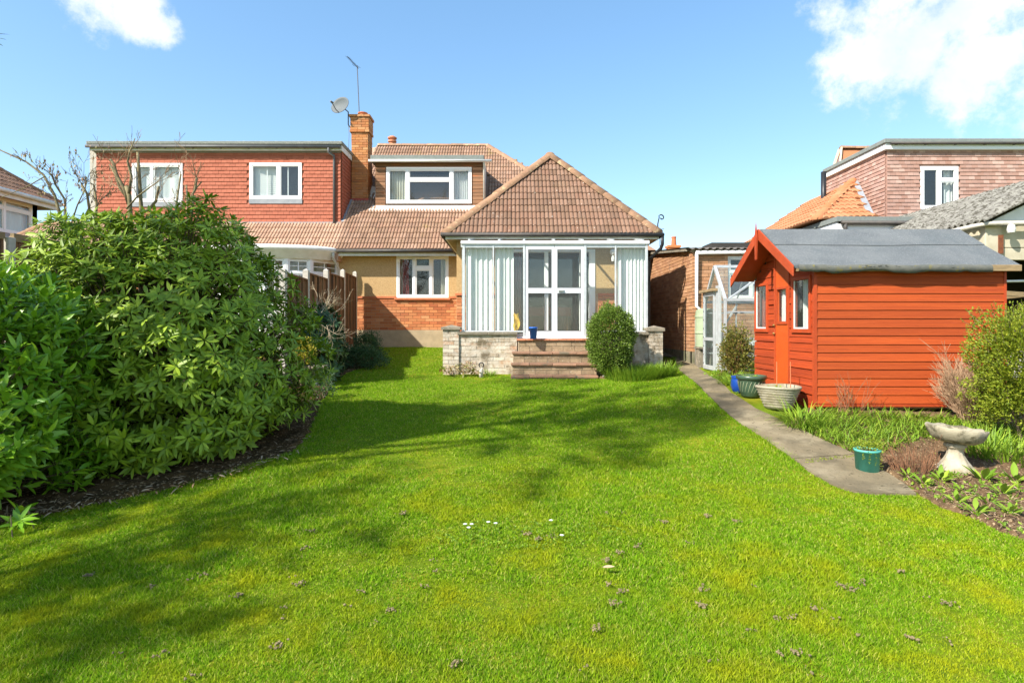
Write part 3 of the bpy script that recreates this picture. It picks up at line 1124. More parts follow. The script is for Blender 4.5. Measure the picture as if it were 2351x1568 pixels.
main_tiles = tile_field(Vector((0, EY, EZ)), UX, VM, NM, 24, lambda t: (PARTY, HX - t / K * .999), GA, CW, reject=rej)
main_tiles = [x for x in main_tiles if x[1].translation.y < RY - .12]
# hide what lies under the extension roof
main_tiles = [x for x in main_tiles if not (x[1].translation.x > -.75 and x[1].translation.y < 16.6)]
mb = MB()
mb.box(PARTY - .02, -1.15, EY + .02, EY + .05, EZ - .17, EZ - .03)
mb.build('fascia', m['fascia'], house)
mb = MB()
mb.tube([(PARTY - .02, EY - .05, EZ - .045), (-1.25, EY - .05, EZ - .045)], .05, 8)
mb.build('gutter', m['gutter'], house, smooth=True)
MB().box(PARTY, -1.2, EY + .05, 15.86, EZ - .12, EZ - .10).build('soffit', m['fascia'], house)
ridge_line(house, (PARTY, RY, RZ), (RX, RY, RZ), (0, 0, 1), m['hiptile'])
ridge_line(house, (RX, RY, RZ), (RX + 2.6, RY - 2.6, RZ - 2.6 * SL), (0, 0, 1), m['hiptile'], 'hip_tile')

# timber dormer
dp = front(DY)
dz0, dz1 = PZ(476, DY), PZ(371, DY)
wx0, wx1, wz0, wz1 = PX(887, DY), PX(1083, DY), PZ(468, DY), PZ(385, DY)
mb = MB()
wall_with_holes(mb, dp, DX0, DX1, dz0, dz1, [(wx0, wx1, wz0, wz1)], -.1, -.012)
mb.box(DX0, DX0 + .06, DY + .1, 18.7, dz0, dz1)
mb.build('dormer_wall', m['cedar'], house)
MB().add([(DX1, DY, dz0), (DX1, 18.6, dz1), (DX1, DY, dz1), (DX1 + .03, DY, dz0), (DX1 + .03, 18.6, dz1), (DX1 + .03, DY, dz1)],
         [(0, 1, 2), (5, 4, 3), (0, 3, 4, 1), (1, 4, 5, 2), (2, 5, 3, 0)]).build('dormer_cheek', m['lead'], house)
boards = []
nb = 11
for side in ((DX0, wx0 - .03), (wx1 + .03, DX1)):
    for i in range(nb):
        b0 = dz0 + (wz1 - dz0) * i / nb
        b1 = dz0 + (wz1 - dz0) * (i + 1) / nb
        boards.append((0, bm_of(Pl(dp.o, dp.u, dp.n, (0, .12, 1)), side[0], side[1], b0 + .004, b1 - .004, -.012, .022) if False else bm_of(dp, side[0], side[1], b0 + .006, b1 - .006, -.012, .012 + .008 * (i % 2))))
boards.append((0, bm_of(dp, DX0, DX1, wz1 + .03, dz1 - .01, -.012, .014)))
pieces('cladding_board', house, [UNITBOX], boards, m['cedar'])
window(house, dp, wx0, wx1, wz0, wz1, [(.25, []), (.765, [.66]), (1, [])], fw=.075, setback=-.03,
       curtains=[(.02, .235, 'curtain', 7), (.775, .98, 'net', 9)], room=1.4)
MB().box(DX0 - .12, DX1 + .02, DY - .14, 19.2, PZ(371, 17), PZ(357, 17)).build('dormer_roof', m['greyfelt'], house, bevel=.01)
MB().tube([(DX0 - .16, DY - .19, dz1 - .035), (DX1 + .25, DY - .19, dz1 - .035)], .042, 8).build('dormer_gutter', m['fascia'], house, smooth=True)
MB().tube([(DX1 + .03, DY - .17, dz1 - .05), (DX1 + .03, DY - .06, dz1 - .15), (DX1 + .03, DY - .06, dz0 + .25)], .034, 8).build('dormer_downpipe', m['fascia'], house, smooth=True)
MB().add([(DX0 - .1, DY - .01, dz0 + .05), (DX1 - .05, DY - .01, dz0 + .05), (DX1 - .05, DY - .2, main_z(DY - .2) + .045), (DX0 - .18, DY - .2, main_z(DY - .2) + .045),
          (DX0 - .1, DY + .03, dz0 - .02), (DX1 - .05, DY + .03, dz0 - .02), (DX1 - .05, DY - .2, main_z(DY - .2) - .02), (DX0 - .18, DY - .2, main_z(DY - .2) - .02)],
         [(0, 1, 2, 3), (7, 6, 5, 4), (0, 4, 5, 1), (1, 5, 6, 2), (2, 6, 7, 3), (3, 7, 4, 0)]).build('dormer_flashing', m['whiteflash'], house)

# chimney
cy = 17.37
cx0, cx1 = PX(807, cy), PX(845, cy)
cz0, cz1 = 4.95, PZ(266, cy)
ch = MB().box(cx0 + .006, cx1 - .006, cy + .006, cy + .50, cz0, cz1).build('chimney', m['chimmortar'], house)
ci = brick_items(front(cy), cx0, cx1, cz0, cz1 - .5, back=.05, proud=.008)
ci += brick_items(rightf(cx1), cy + .01, cy + .51, cz0, cz1 - .5, back=.04, proud=.006, phase=1)
ci += brick_items(leftf(cx0), cy + .01, cy + .51, cz0, cz1 - .5, back=.04, proud=.006, phase=1)
for lo, hi, e in ((cz1 - .5, cz1 - .425, .045), (cz1 - .425, cz1 - .05, .03), (cz1 - .05, cz1 + .025, .065)):
    ci += brick_items(front(cy - e), cx0 - e, cx1 + e, lo, hi, back=.12, proud=.004)
    ci += brick_items(rightf(cx1 + e), cy - e + .01, cy + .51, lo, hi, back=.12, proud=.002)
    ci += brick_items(leftf(cx0 - e), cy - e + .01, cy + .51, lo, hi, back=.12, proud=.002)
pieces('brick', ch, [UNITBOX], ci, m['chimbrick'])
cc = Vector(((cx0 + cx1) / 2 + .03, cy + .25, cz1 + .02))
MB().lathe(cc, [(.24, 0), (.2, .05), (.13, .055), (.13, .10), (.15, .11), (.15, .14), (.10, .14)], 16).build('chimney_pot', m['terra'], ch, smooth=False)
fl = MB()
fl.box(cx0 - .03, cx1 + .03, cy - .028, cy + .3, 5.02, 5.36)
fl.build('flashing', m['redpaint'], ch)
MB().add([(cx0 - .08, cy - .12, main_z(cy - .12) + .05), (cx1 + .02, cy - .12, main_z(cy - .12) + .05), (cx1 + .02, cy, 5.27), (cx0 - .08, cy, 5.27),
          (cx1 + .2, cy + .05, main_z(cy + .05) + .07), (cx1 + .22, cy + .45, main_z(cy + .45) + .07), (cx1, cy + .45, main_z(cy + .45) + .16)],
         [(0, 1, 2, 3), (1, 4, 2), (2, 4, 5, 6)]).build('flashing_skirt', m['whiteflash'], ch)
# flue on the ridge
fx = PX(900, 20.4)
MB().lathe((fx, 20.45, RZ - .1), [(.11, 0), (.11, .30), (.15, .31), (.15, .36), (.10, .37), (.10, .42), (.16, .43), (.16, .47), (.08, .52)], 14).build('flue_vent', m['redtile'], house)

# rear extension of the bungalow
XA, XB, XY = -1.2, 2.9, 12.64
ep = front(XY)
DRX0, DRX1, DRZ0, DRZ1 = -.02, 1.80, 1.28, 3.22
dashz = 2.27
mb = MB()
wall_with_holes(mb, ep, XA, XB, dashz, 3.45, [(DRX0, DRX1, DRZ0, DRZ1)], -.22, 0)
mb.box(XA, XA + .22, XY + .22, 15.85, dashz, 3.45)
mb.box(XB - .22, XB, XY + .22, 15.85, dashz, 3.45)
mb.build('extension_wall', m['dash'], house)
mb = MB()
wall_with_holes(mb, ep, XA, XB, .5, dashz, [(DRX0, DRX1, DRZ0, DRZ1)], -.22, -.004)
mb.box(XA, XA + .21, XY + .22, 15.85, .5, dashz)
mb.box(XB - .21, XB, XY + .22, 15.85, .5, dashz)
ebw = mb.build('extension_brickwork', m['mortar'], house)
ei = brick_items(ep, XA, -.75, .6, dashz - .05, proud=.01, back=.03)
ei += brick_items(ep, 1.86, XB, .9, dashz - .05, proud=.01, back=.03)
for a_, b_ in ((XA - .03, -.3), (1.86, XB + .03)):
    MB().pbox(ep, a_, b_, dashz - .05, dashz + .004, -.02, .04).build('string_course', m['terra'], house, bevel=.006)
pieces('brick', house, [UNITBOX], br + ei, m['brick'])
# interior of the room behind the patio door
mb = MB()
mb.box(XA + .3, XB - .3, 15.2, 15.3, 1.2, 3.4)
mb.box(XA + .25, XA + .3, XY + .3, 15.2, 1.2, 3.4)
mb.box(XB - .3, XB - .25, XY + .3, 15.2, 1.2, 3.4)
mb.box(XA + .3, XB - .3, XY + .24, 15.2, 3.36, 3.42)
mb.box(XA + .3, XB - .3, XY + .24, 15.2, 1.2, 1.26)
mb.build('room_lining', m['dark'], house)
# white sliding patio door inside
pdo = MB()
for a0, a1 in ((DRX0, DRX0 + .05), (DRX1 - .13, DRX1), (PX(1250, XY), PX(1259, XY)), (PX(1331, XY), PX(1338, XY))):
    pdo.pbox(ep, a0, a1, DRZ0, DRZ1, -.12, .02)
pdo.pbox(ep, DRX0, DRX1, DRZ1 - .06, DRZ1 + .003, -.121, .021)
pdo.pbox(ep, DRX0, DRX1, DRZ0, DRZ0 + .13, -.121, .021)
pd = pdo.build('patio_door', m['white'], house, bevel=.005)
for a0, a1 in ((DRX0 + .05, PX(1250, XY)), (PX(1259, XY), PX(1331, XY)), (PX(1338, XY), DRX1 - .13)):
    MB().pbox(ep, a0, a1, DRZ0 + .12, DRZ1 - .05, -.06, -.054).build('pane', m['glass'], pd)
curtain(pd, ep, DRX0 + .06, DRX0 + .22, DRZ0 + .1, DRZ1 - .05, -.22, 3, m['redcurt'], .03)
# table in the room
tb = thing('dining_table', 'brown wooden dining table with red cloth behind the patio door glass', 'table', (.8, 13.9, 1.26))
MB().box(.3, 1.35, 13.6, 14.2, 1.96, 2.0).build('table_top', m['wood'], tb)
for lx in (.35, 1.28):
    for ly in (13.65, 14.13):
        MB().box(lx - .03, lx + .03, ly - .03, ly + .03, 1.26, 1.96).build('leg', m['wood'], tb)
MB().add([(.28, 13.58, 2.006), (1.37, 13.58, 2.006), (1.37, 14.22, 2.006), (.28, 14.22, 2.006), (.28, 13.57, 1.8), (1.37, 13.57, 1.8)],
         [(0, 1, 2, 3), (0, 4, 5, 1)]).build('table_cloth', m['redcurt'], tb)

# extension roof, hipped
XE, XZ = 12.30, 3.50
EL, ER = PX(1020, XE), PX(1516, XE)
AP = Vector((PX(1262, 14.56), 14.58, PZ(360, 14.58)))
BK = Vector((AP.x, 17.95, AP.z))
mb = MB()
mb.add([(EL, XE, XZ), (ER, XE, XZ), AP, BK, (EL, 15.6, XZ), (ER, 15.6, XZ)],
       [(0, 1, 2), (0, 2, 3, 4), (1, 5, 3, 2), (0, 4, 5, 1), (4, 3, 5)])
xr = mb.build('extension_roof', m['tile'], house)
vE = Vector((0, AP.y - XE, AP.z - XZ))
lenE = vE.length
vE.normalize()
nE = Vector((0, -vE.z, vE.y))
et = tile_field(Vector((0, XE, XZ + .012)), UX, vE, nE, 13, lambda t: (EL + (AP.x - EL) * t / lenE + .02, ER - (ER - AP.x) * t / lenE - .02), .255, .18)
pieces('tile', xr, [roll_tile(.18, .255)], et, m['tile'], limit=150, smooth=False)
pieces('tile', roof, [TILE], main_tiles, m['tilemain'], limit=150)
ridge_line(house, (EL + .02, XE + .02, XZ + .04), AP + Vector((0, -.05, .03)), (0, 0, 1), m['hiptile'], 'hip_tile', r=.125)
ridge_line(house, (ER - .02, XE + .02, XZ + .04), AP + Vector((0, -.05, .03)), (0, 0, 1), m['hiptile'], 'hip_tile', r=.125)
ridge_line(house, AP + Vector((0, -.08, .03)), BK + Vector((0, 0, .03)), (0, 0, 1), m['hiptile'])
mb = MB()
mb.box(EL + .02, ER - .02, XE + .03, XE + .055, XZ - .105, XZ - .015)
mb.box(EL + .02, EL + .045, XE + .055, 15.45, XZ - .105, XZ - .015)
mb.box(ER - .045, ER - .02, XE + .055, 15.45, XZ - .105, XZ - .015)
mb.build('fascia', m['fascia'], house)
MB().tube([(EL - .07, XE - .03, XZ - .015), (ER + .06, XE - .03, XZ - .02)], .045, 8).build('gutter', m['gutter'], house, smooth=True)
MB().tube([(EL - .04, XE - .03, XZ - .015), (EL - .04, 15.4, XZ - .015)], .045, 8).build('gutter', m['gutter'], house, smooth=True)
MB().tube([(ER + .04, XE - .03, XZ - .015), (ER + .04, 15.4, XZ - .015)], .045, 8).build('gutter', m['gutter'], house, smooth=True)
mb = MB()
mb.box(EL + .045, XA + .1, XE + .055, 15.5, XZ - .10, XZ - .085)
mb.box(XB - .1, ER - .045, XE + .055, 15.5, XZ - .10, XZ - .085)
mb.box(XA + .1, XB - .1, XE + .055, XY + .05, XZ - .10, XZ - .085)
mb.build('soffit', m['plinth'], house)
# black downpipe on the right corner
dpx = XB + .05
MB().tube([(ER + .04, XE - .02, XZ - .03), (ER + .04, XE - .02, XZ - .22), (ER + .02, XE + .02, XZ - .30), (dpx, 12.55, XZ - .5), (dpx, 12.58, 2.2), (dpx, 12.58, .75)], .036, 8).build('downpipe', m['blackpl'], house, smooth=True)
# scroll bracket at the corner of the eaves
sp = []
for i in range(26):
    a = -.5 + i * .30
    r = .085 * (1 - i / 34)
    sp.append((ER + .06 + r * math.cos(a), XE + .1, XZ + .33 + r * math.sin(a)))
MB().tube([(ER + .0, XE + .1, XZ + .05), (ER + .04, XE + .1, XZ + .2)] + [(p[0], p[1], p[2]) for p in reversed(sp)][14:] if False else
          [(ER - .02, XE + .1, XZ + .03), (ER - .03, XE + .1, XZ + .22), (ER - .0, XE + .1, XZ + .36)] + [(ER + .05 + .07 * (1 - i / 16) * math.cos(2.4 - i * .42), XE + .1, XZ + .36 + .07 * (1 - i / 16) * math.sin(2.4 - i * .42)) for i in range(14)],
          .013, 6).build('scroll_bracket', m['blackpl'], house, smooth=True)

# dish and aerial
dc = at(782, 243, 17.3)
t = thing('satellite_dish', 'grey satellite dish on a bracket beside the brick chimney', 'satellite dish', tuple(dc))
dn = Vector((-.42, -.86, .20)).normalized()
du = dn.cross(Vector((0, 0, 1))).normalized()
dw = du.cross(dn).normalized()
mb = MB()
rings, seg = 6, 28
vs = []
for i in range(rings + 1):
    r = i / rings
    for k in range(seg):
        a = 2 * math.pi * k / seg
        vs.append(dc + du * (.33 * r * math.cos(a)) + dw * (.255 * r * math.sin(a)) + dn * (.075 * r * r - .04))
vs2 = [v - dn * .012 for v in vs]
fs = []
nn = len(vs)
for i in range(rings):
    for k in range(seg):
        k2 = (k + 1) % seg
        q = (i * seg + k, i * seg + k2, (i + 1) * seg + k2, (i + 1) * seg + k)
        fs += [q, tuple(x + nn for x in q[::-1])]
for k in range(seg):
    k2 = (k + 1) % seg
    fs.append((rings * seg + k, rings * seg + k2, nn + rings * seg + k2, nn + rings * seg + k))
mb.add(vs + vs2, fs).build('reflector', m['dish'], t, smooth=True)
foot = dc - dw * .24
lnb = dc + dn * .34 - dw * .10
MB().tube([foot + dn * .02, foot + dn * .16 + dw * .02, lnb], .012, 6).build('feed_arm', m['steel'], t)
MB().tube([lnb - dn * .03, lnb + dn * .07], [.035, .025], 10).build('feed_horn', m['greypl'], t)
bz = Vector((cx0 - .05, cy + .12, dc.z - .62))
MB().tube([dc - dn * .05, Vector((cx0 - .13, cy + .12, dc.z - .12)), Vector((cx0 - .13, cy + .12, dc.z - .5)), bz], .018, 6).build('bracket', m['steel'], t)
MB().tube([Vector((cx0 - .13, cy + .12, dc.z - .4)), Vector((cx0 - .10, cy + .10, dc.z - .8)), Vector((cx0 - .115, cy + .10, dc.z - 1.25))], .007, 5).build('cable', m['steel'], t)
t = thing('television_aerial', 'thin mast with a tilted television aerial above the brick chimney', 'aerial', (cx0 + .12, cy + .56, cz1 - .3))
mt = at(820, 155, cy + .56)
MB().tube([(cx0 + .11, cy + .56, cz1 - .35), mt + Vector((0, 0, .05))], .014, 6).build('mast', m['steel'], t)
b0, b1 = at(823, 158, cy + .56), at(797, 130, cy + .30)
MB().tube([b0, b1], .010, 5).build('boom', m['steel'], t)
for i in range(9):
    c = b0.lerp(b1, .15 + .1 * i)
    dx = Vector((.6, .8, .1)).normalized() * (.09 if i > 1 else .14)
    MB().tube([c - dx, c + dx], .004, 4).build('element', m['steel'], t)

# ------------------------------------------------------------------ conservatory
con = thing('conservatory', 'white aluminium lean-to conservatory with vertical blinds and double doors', 'conservatory', (.9, 11.9, 1.28))
CD = 11.9
cp = front(CD)
cX = lambda px: PX(px, CD)
cZ = lambda py: PZ(py, CD)
CZB, CZT = cZ(763), cZ(553)
posts = [(1062, 1067.5), (1131, 1134.5), (1201, 1206), (1340.5, 1346.5), (1412, 1415.5), (1482, 1487.5)]
for i, (a, b) in enumerate(posts):
    zb = cZ(775) if i in (2, 3) else CZB
    MB().pbox(cp, cX(a), cX(b), zb, CZT - .07, -.05, 0.0).build('post', m['alu'], con, bevel=.004)
MB().pbox(cp, cX(1058), cX(1491), CZT - .07, CZT, -.09, .03).build('top_rail', m['aluwhite'], con, bevel=.012)
mb = MB()
for a, b in ((1067.5, 1131), (1134.5, 1201), (1346.5, 1412), (1415.5, 1482)):
    mb.pbox(cp, cX(a), cX(b), CZT - .14, CZT - .07, -.045, -.01)
    mb.pbox(cp, cX(a), cX(b), CZB, CZB + .035, -.045, -.01)
mb.build('frame_rail', m['alu'], con, bevel=.004)
for a, b in ((1067.5, 1131), (1134.5, 1201), (1346.5, 1412), (1415.5, 1482)):
    MB().pbox(cp, cX(a), cX(b), CZB + .02, CZT - .1, -.03, -.024).build('pane', m['consglass'], con)
# doors
for a, b, hd in ((1206, 1273, False), (1273, 1340.5, True)):
    x0, x1 = cX(a) + .004, cX(b) - .004
    z0, z1 = cZ(774), cZ(560)
    db = MB()
    st = .055
    for p, q, r, s in ((x0, x0 + st, z0, z1), (x1 - st, x1, z0, z1), (x0 + st, x1 - st, z1 - .115, z1), (x0 + st, x1 - st, z0, z0 + .125), (x0 + st, x1 - st, cZ(673), cZ(661))):
        db.pbox(cp, p, q, r, s, -.05, -.012)
    dr = db.build('door', m['aluwhite'], con, bevel=.005)
    for r, s in ((z0 + .12, cZ(672)), (cZ(662), z1 - .11)):
        MB().pbox(cp, x0 + st - .004, x1 - st + .004, r, s, -.034, -.028).build('pane', m['consglass'], dr)
    gk = MB()
    for r, s in ((z0 + .125, cZ(673)), (cZ(661), z1 - .115)):
        for p, q, e, g in ((x0 + st, x0 + st + .012, r, s), (x1 - st - .012, x1 - st, r, s), (x0 + st + .012, x1 - st - .012, r, r + .012), (x0 + st + .012, x1 - st - .012, s - .012, s)):
            gk.pbox(cp, p, q, e, g, -.03, -.008)
    gk.build('glazing_bead', m['greypl'], dr)
    if hd:
        hm = MB().pbox(cp, x0 + .07, x0 + .19, cZ(669.5), cZ(664.5), -.01, .012)
        hm.pbox(cp, x0 + .08, x0 + .18, cZ(668), cZ(666), .012, .028)
        hm.build('handle', m['alu'], dr, bevel=.004)
MB().pbox(cp, cX(1188), cX(1355), cZ(776.5), cZ(773.5), -.09, .035).build('threshold', m['aluwhite'], con)
# side glazing down to the sill beside the doors
for a, b in ((1190, 1201), (1346.5, 1356)):
    MB().pbox(cp, cX(a), cX(b), cZ(773), CZB + .02, -.03, -.024).build('pane', m['consglass'], con)
# sloping polycarbonate roof with its bars
CR0, CR1 = CZT - .015, 3.415
sheetv = [(cX(1058), CD + .0, CR0), (cX(1491), CD, CR0), (cX(1491), XY, CR1), (cX(1058), XY, CR1)]
MB().prism(sheetv, (0, 0, .012)).build('roof_sheet', m['consglass'], con)
for px in (1077, 1146, 1203, 1272, 1338, 1408, 1476):
    x = cX(px)
    xo = x + (px - 1262) * -.0006
    MB().bar((x, CD - .01, CR0 + .03), (xo, XY, CR1 + .03), .045, .03).build('glazing_bar', m['alu'], con, bevel=.006)
# ends
for x in (cX(1062), cX(1487)):
    sd = rightf(x)
    MB().pbox(sd, CD + .05, XY, CZB, CZB + .03, -.04, 0).pbox(sd, CD + .05, XY, CZT - .12, CZT - .07, -.04, 0).pbox(sd, 12.25, 12.29, CZB + .03, CZT - .12, -.04, 0).build('end_frame', m['alu'], con)
    MB().pbox(sd, CD + .05, XY, CZB + .02, CZT - .1, -.024, -.018).build('pane', m['consglass'], con)
# floor and blinds
MB().box(cX(1064), cX(1485), CD + .02, XY - .01, 1.1, 1.27).build('floor', m['redtile'], con)


def blinds(px0, px1, n, d, share):
    # concertina folds: a broad face turned to the sun, a narrow one turned away
    p = front(d)
    w = (PX(px1, d) - PX(px0, d)) / n
    z0 = CZB + .01
    for i in range(n):
        a = PX(px0, d) + w * i
        sh_ = share + random.uniform(-.06, .06)
        dp_ = .032 + random.uniform(-.008, .008)
        z1 = CZT - .13 + random.uniform(-.004, .004)
        P3 = [(a, d - dp_), (a + w * sh_, d + dp_ * .35), (a + w, d - dp_)]
        vs = []
        for x, y in P3:
            vs += [(x, y, z0), (x, y, z1)]
        MB().add(vs, [(0, 2, 3, 1), (2, 4, 5, 3)]).build('blind_slat', m['blind'], con, recalc=False)
    MB().pbox(p, PX(px0, d), PX(px1, d), CZT - .125, CZT - .09, -.03, .03).build('blind_rail', m['whitepaint'], con)


blinds(1070, 1130, 5, 12.10, .30)
blinds(1137, 1179, 4, 12.08, .30)
blinds(1417, 1482, 8, 12.10, .35)
# yellow cloth and lamp
t = thing('wall_lamp', 'small white globe lamp on the pebbledash wall inside the conservatory', 'lamp', (PX(1407, 12.6), 12.62, PZ(590, 12.6)))
lx, lz = PX(1407, 12.55), PZ(580, 12.55)
MB().lathe((lx, 12.53, lz - .07), [(.02, 0), (.055, .03), (.07, .08), (.055, .125), (.015, .145)], 14).build('globe', m['white'], t, smooth=True)
MB().lathe((lx, 12.53, lz - .19), [(.03, 0), (.035, .05), (.025, .118)], 10).build('lamp_holder', m['whitepaint'], t)
MB().bar((lx, 12.53, lz - .15), (lx, 12.63, lz - .15), .03, .03).build('wall_bracket', m['whitepaint'], t)
cl = MB()
vs = []
for i in range(13):
    for j in range(5):
        s = i / 12
        x = PX(1179, 12.05) + (.012 + .022 * (1 - abs(s - .62) * 1.3)) * j + .012 * math.sin(s * 11 + j * .7)
        vs.append((x, 12.04 + .03 * math.sin(j * 1.7 + s * 7), 1.36 + .46 * s + .02 * math.sin(j * 2.1) * s))
cl.add(vs, [(i * 5 + j, i * 5 + j + 1, (i + 1) * 5 + j + 1, (i + 1) * 5 + j) for i in range(12) for j in range(4)])
o = cl.build('hanging_cloth', m['yellowcloth'], None, smooth=True)
tag(o, 'crumpled yellow cloth hanging beside the white blinds', 'cloth')

# low brick wall under the conservatory, with piers and coping
low = thing('low_brick_wall', 'low flaking whitish brick wall with coping and piers under the conservatory', 'wall', (.9, 11.78, .5))
LY = 11.78
lp = front(LY)
zt = PZ(769, LY)
xsteps = (PX(1187, LY), PX(1357, LY))
items = []
for a0, a1 in ((PX(1030, LY), xsteps[0]), (xsteps[1], PX(1512, LY))):
    MB().pbox(lp, a0 + .004, a1 - .004, .38, zt, -.2, 0).build('mortar_core', m['oldmortar'], low)
    items += brick_items(lp, a0, a1, .42, zt, proud=.006, back=.04, stretch_noise=.005, j=.008)
for a0, a1, zc, zw in ((PX(1017, LY), PX(1054, LY), PZ(757, LY), .05), (PX(1488, LY), PX(1521, LY), PZ(760, LY), .06)):
    MB().pbox(lp, a0 + .006, a1 - .006, .38, zc, -.30, .035).build('mortar_core', m['oldmortar'], low)
    items += brick_items(front(LY - .04), a0, a1, .42, zc, proud=.006, back=.05, stretch_noise=.005, j=.008)
    mb = MB()
    e = .03
    vs = [lp.pt(a, zc, c) for a, c in ((a0 - e, .08), (a1 + e, .08), (a1 + e, -.33), (a0 - e, -.33))]
    vs += [lp.pt(a, zc + zw, c) for a, c in ((a0 - e, .08), (a1 + e, .08), (a1 + e, -.33), (a0 - e, -.33))]
    vs += [lp.pt((a0 + a1) / 2, zc + zw + .05, -.12)]
    mb.add(vs, [(3, 2, 1, 0), (0, 1, 5, 4), (1, 2, 6, 5), (2, 3, 7, 6), (3, 0, 4, 7), (4, 5, 8), (5, 6, 8), (6, 7, 8), (7, 4, 8)])
    mb.build('pier_cap', m['coping'], low)
pieces('brick', low, [UNITBOX], items, m['oldbrick'])
for a0, a1, n in ((1050, 1188.5, 2), (1352, 1490, 2)):
    for i in range(n):
        MB().pbox(lp, PX(a0 + (a1 - a0) * i / n, LY) + .003, PX(a0 + (a1 - a0) * (i + 1) / n, LY) - .003, zt, zt + .062, -.22, .05).build('coping_stone', m['coping'], low, bevel=.008)

# brick steps
st = thing('garden_steps', 'worn brick steps with red tile edges up to the conservatory doors', 'steps', (.85, 11.3, .55))
edges = [(11.70, 781, 1187, 1357), (11.50, 811, 1175, 1371), (11.30, 837, 1172.5, 1373), (11.10, 865, 1172, 1374)]
bs = []
for i, (d, py, a, b) in enumerate(edges):
    zt_ = PZ(py - 3, d)
    zn = PZ(edges[i + 1][1] - 3, edges[i + 1][0]) if i < 3 else .45
    p = front(d)
    x0, x1 = PX(a, d), PX(b, d)
    back = 11.98 - d if i else 11.78 - d + .1
    MB().pbox(p, x0 + .02, x1 - .02, .40, zt_ - .035, -back, -.035).build('step_core', m['oldmortar'], st)
    # tread tiles
    if i == 0:
        n = 9
        for k in range(n):
            MB().pbox(p, x0 + (x1 - x0) * k / n + .002, x0 + (x1 - x0) * (k + 1) / n - .002, zt_ - .035, zt_, -.20, .02).build('tile', m['redtile'], st, bevel=.004)
    else:
        cuts = [0, .215, .48, .755, 1.0]
        for k in range(4):
            dz = random.uniform(-.006, .004)
            MB().pbox(p, x0 + (x1 - x0) * cuts[k] + .003, x0 + (x1 - x0) * cuts[k + 1] - .003, zt_ - .045 + dz, zt_ + dz, -.26, .025 + random.uniform(-.006, .006)).build('nosing', m['steptile'], st, bevel=.007)
    # riser blocks
    if i < 3:
        rows = 2
        for r in range(rows):
            z0 = zn + (zt_ - .045 - zn) * r / rows
            z1 = zn + (zt_ - .045 - zn) * (r + 1) / rows
            bs += brick_items(Pl((0, d, 0), (1, 0, 0), (0, -1, 0)), x0 + .025, x1 - .025, z0, z1, L=.225 + .08 * (r % 2), H=(z1 - z0), j=.008, proud=-.018, back=.06, phase=r)
pieces('brick', st, [UNITBOX], bs, m['step'])

# blue bucket on the threshold step
def bucket(name, label, cat, c, r0, r1, h, mat, holes=False, tilt=0):
    t = thing(name, label, cat, c)
    mb = MB()
    mb.lathe(c, [(r0, 0), (r0 + (r1 - r0) * .9, h * .9), (r1, h * .9), (r1 + .006, h * .92), (r1 + .006, h), (r1 - .006, h), (r0 - .006, .02), (0.001, .02)], 28)
    b = mb.build('body', mat, t, smooth=False)
    b.data.polygons.foreach_set('use_smooth', [True] * len(b.data.polygons))
    return t


bd = 11.60
bucket('plant_pot', 'bright blue plastic pot standing on the top step by the doors', 'pot', Vector((PX(1224.5, bd), bd, PZ(778, 11.70))), .062, .082, .235, m['bluebucket'])
# ------------------------------------------------------------------ the other half of the pair (red tile-hung dormer)
nb_ = thing('neighbour_house', 'semi-detached house with wide red tile-hung flat-roofed dormer and white bow window', 'house', (-8.2, 15.86, .95))
NX0, NX1, NY = -11.76, -4.83, 16.47
np_ = front(NY)
nz0, nz1 = PZ(512, NY), PZ(342, NY)
wins = []
for a, b, c, d_ in ((305, 421, 465, 376), (574, 694, 458, 375)):
    wins.append((PX(a, NY), PX(b, NY), PZ(c, NY), PZ(d_, NY)))
mb = MB()
wall_with_holes(mb, np_, NX0, NX1, nz0 - .2, nz1, wins, -.1, -.002)
mb.box(NX0, NX0 + .1, NY + .1, 20.1, nz0, nz1)
mb.box(NX1 - .1, NX1, NY + .1, 20.1, nz0, nz1)
dw_ = mb.build('dormer_wall', m['redtile'], nb_)


def hung(pl, a0, a1, b0, b1, holes, g=.104, w=.16, topf=None, botf=None):
    items = []
    rows = int(round((b1 - b0) / g))
    tp = Pl(pl.o, pl.u, (pl.n + pl.w * .16), (pl.w - pl.n * .16))
    for r in range(rows):
        z0, z1 = b0 + r * g, b0 + (r + 1) * g
        a = a0 - (w / 2 if r % 2 else 0)
        while a < a1:
            s0, s1 = max(a, a0), min(a + w, a1)
            a += w
            if s1 - s0 < .03:
                continue
            mid = (s0 + s1) / 2
            if any(h[0] < mid < h[1] and h[2] - .05 < (z0 + z1) / 2 < h[3] for h in holes):
                continue
            if topf and z1 > topf(mid) + .02:
                continue
            if botf and z0 < botf(mid) - .05:
                continue
            c = pl.pt(mid, (z0 + z1) / 2 + .01, .022 + random.uniform(-.002, .003))
            M = Matrix.Identity(4)
            M.col[0] = (*(tp.u * (s1 - s0 - .005)), 0)
            M.col[1] = (*(tp.n * .013), 0)
            M.col[2] = (*((tp.w + tp.u * random.uniform(-.008, .008)) * (z1 - z0 + .025)), 0)
            M.col[3] = (*c, 1)
            items.append((0, M))
    return items


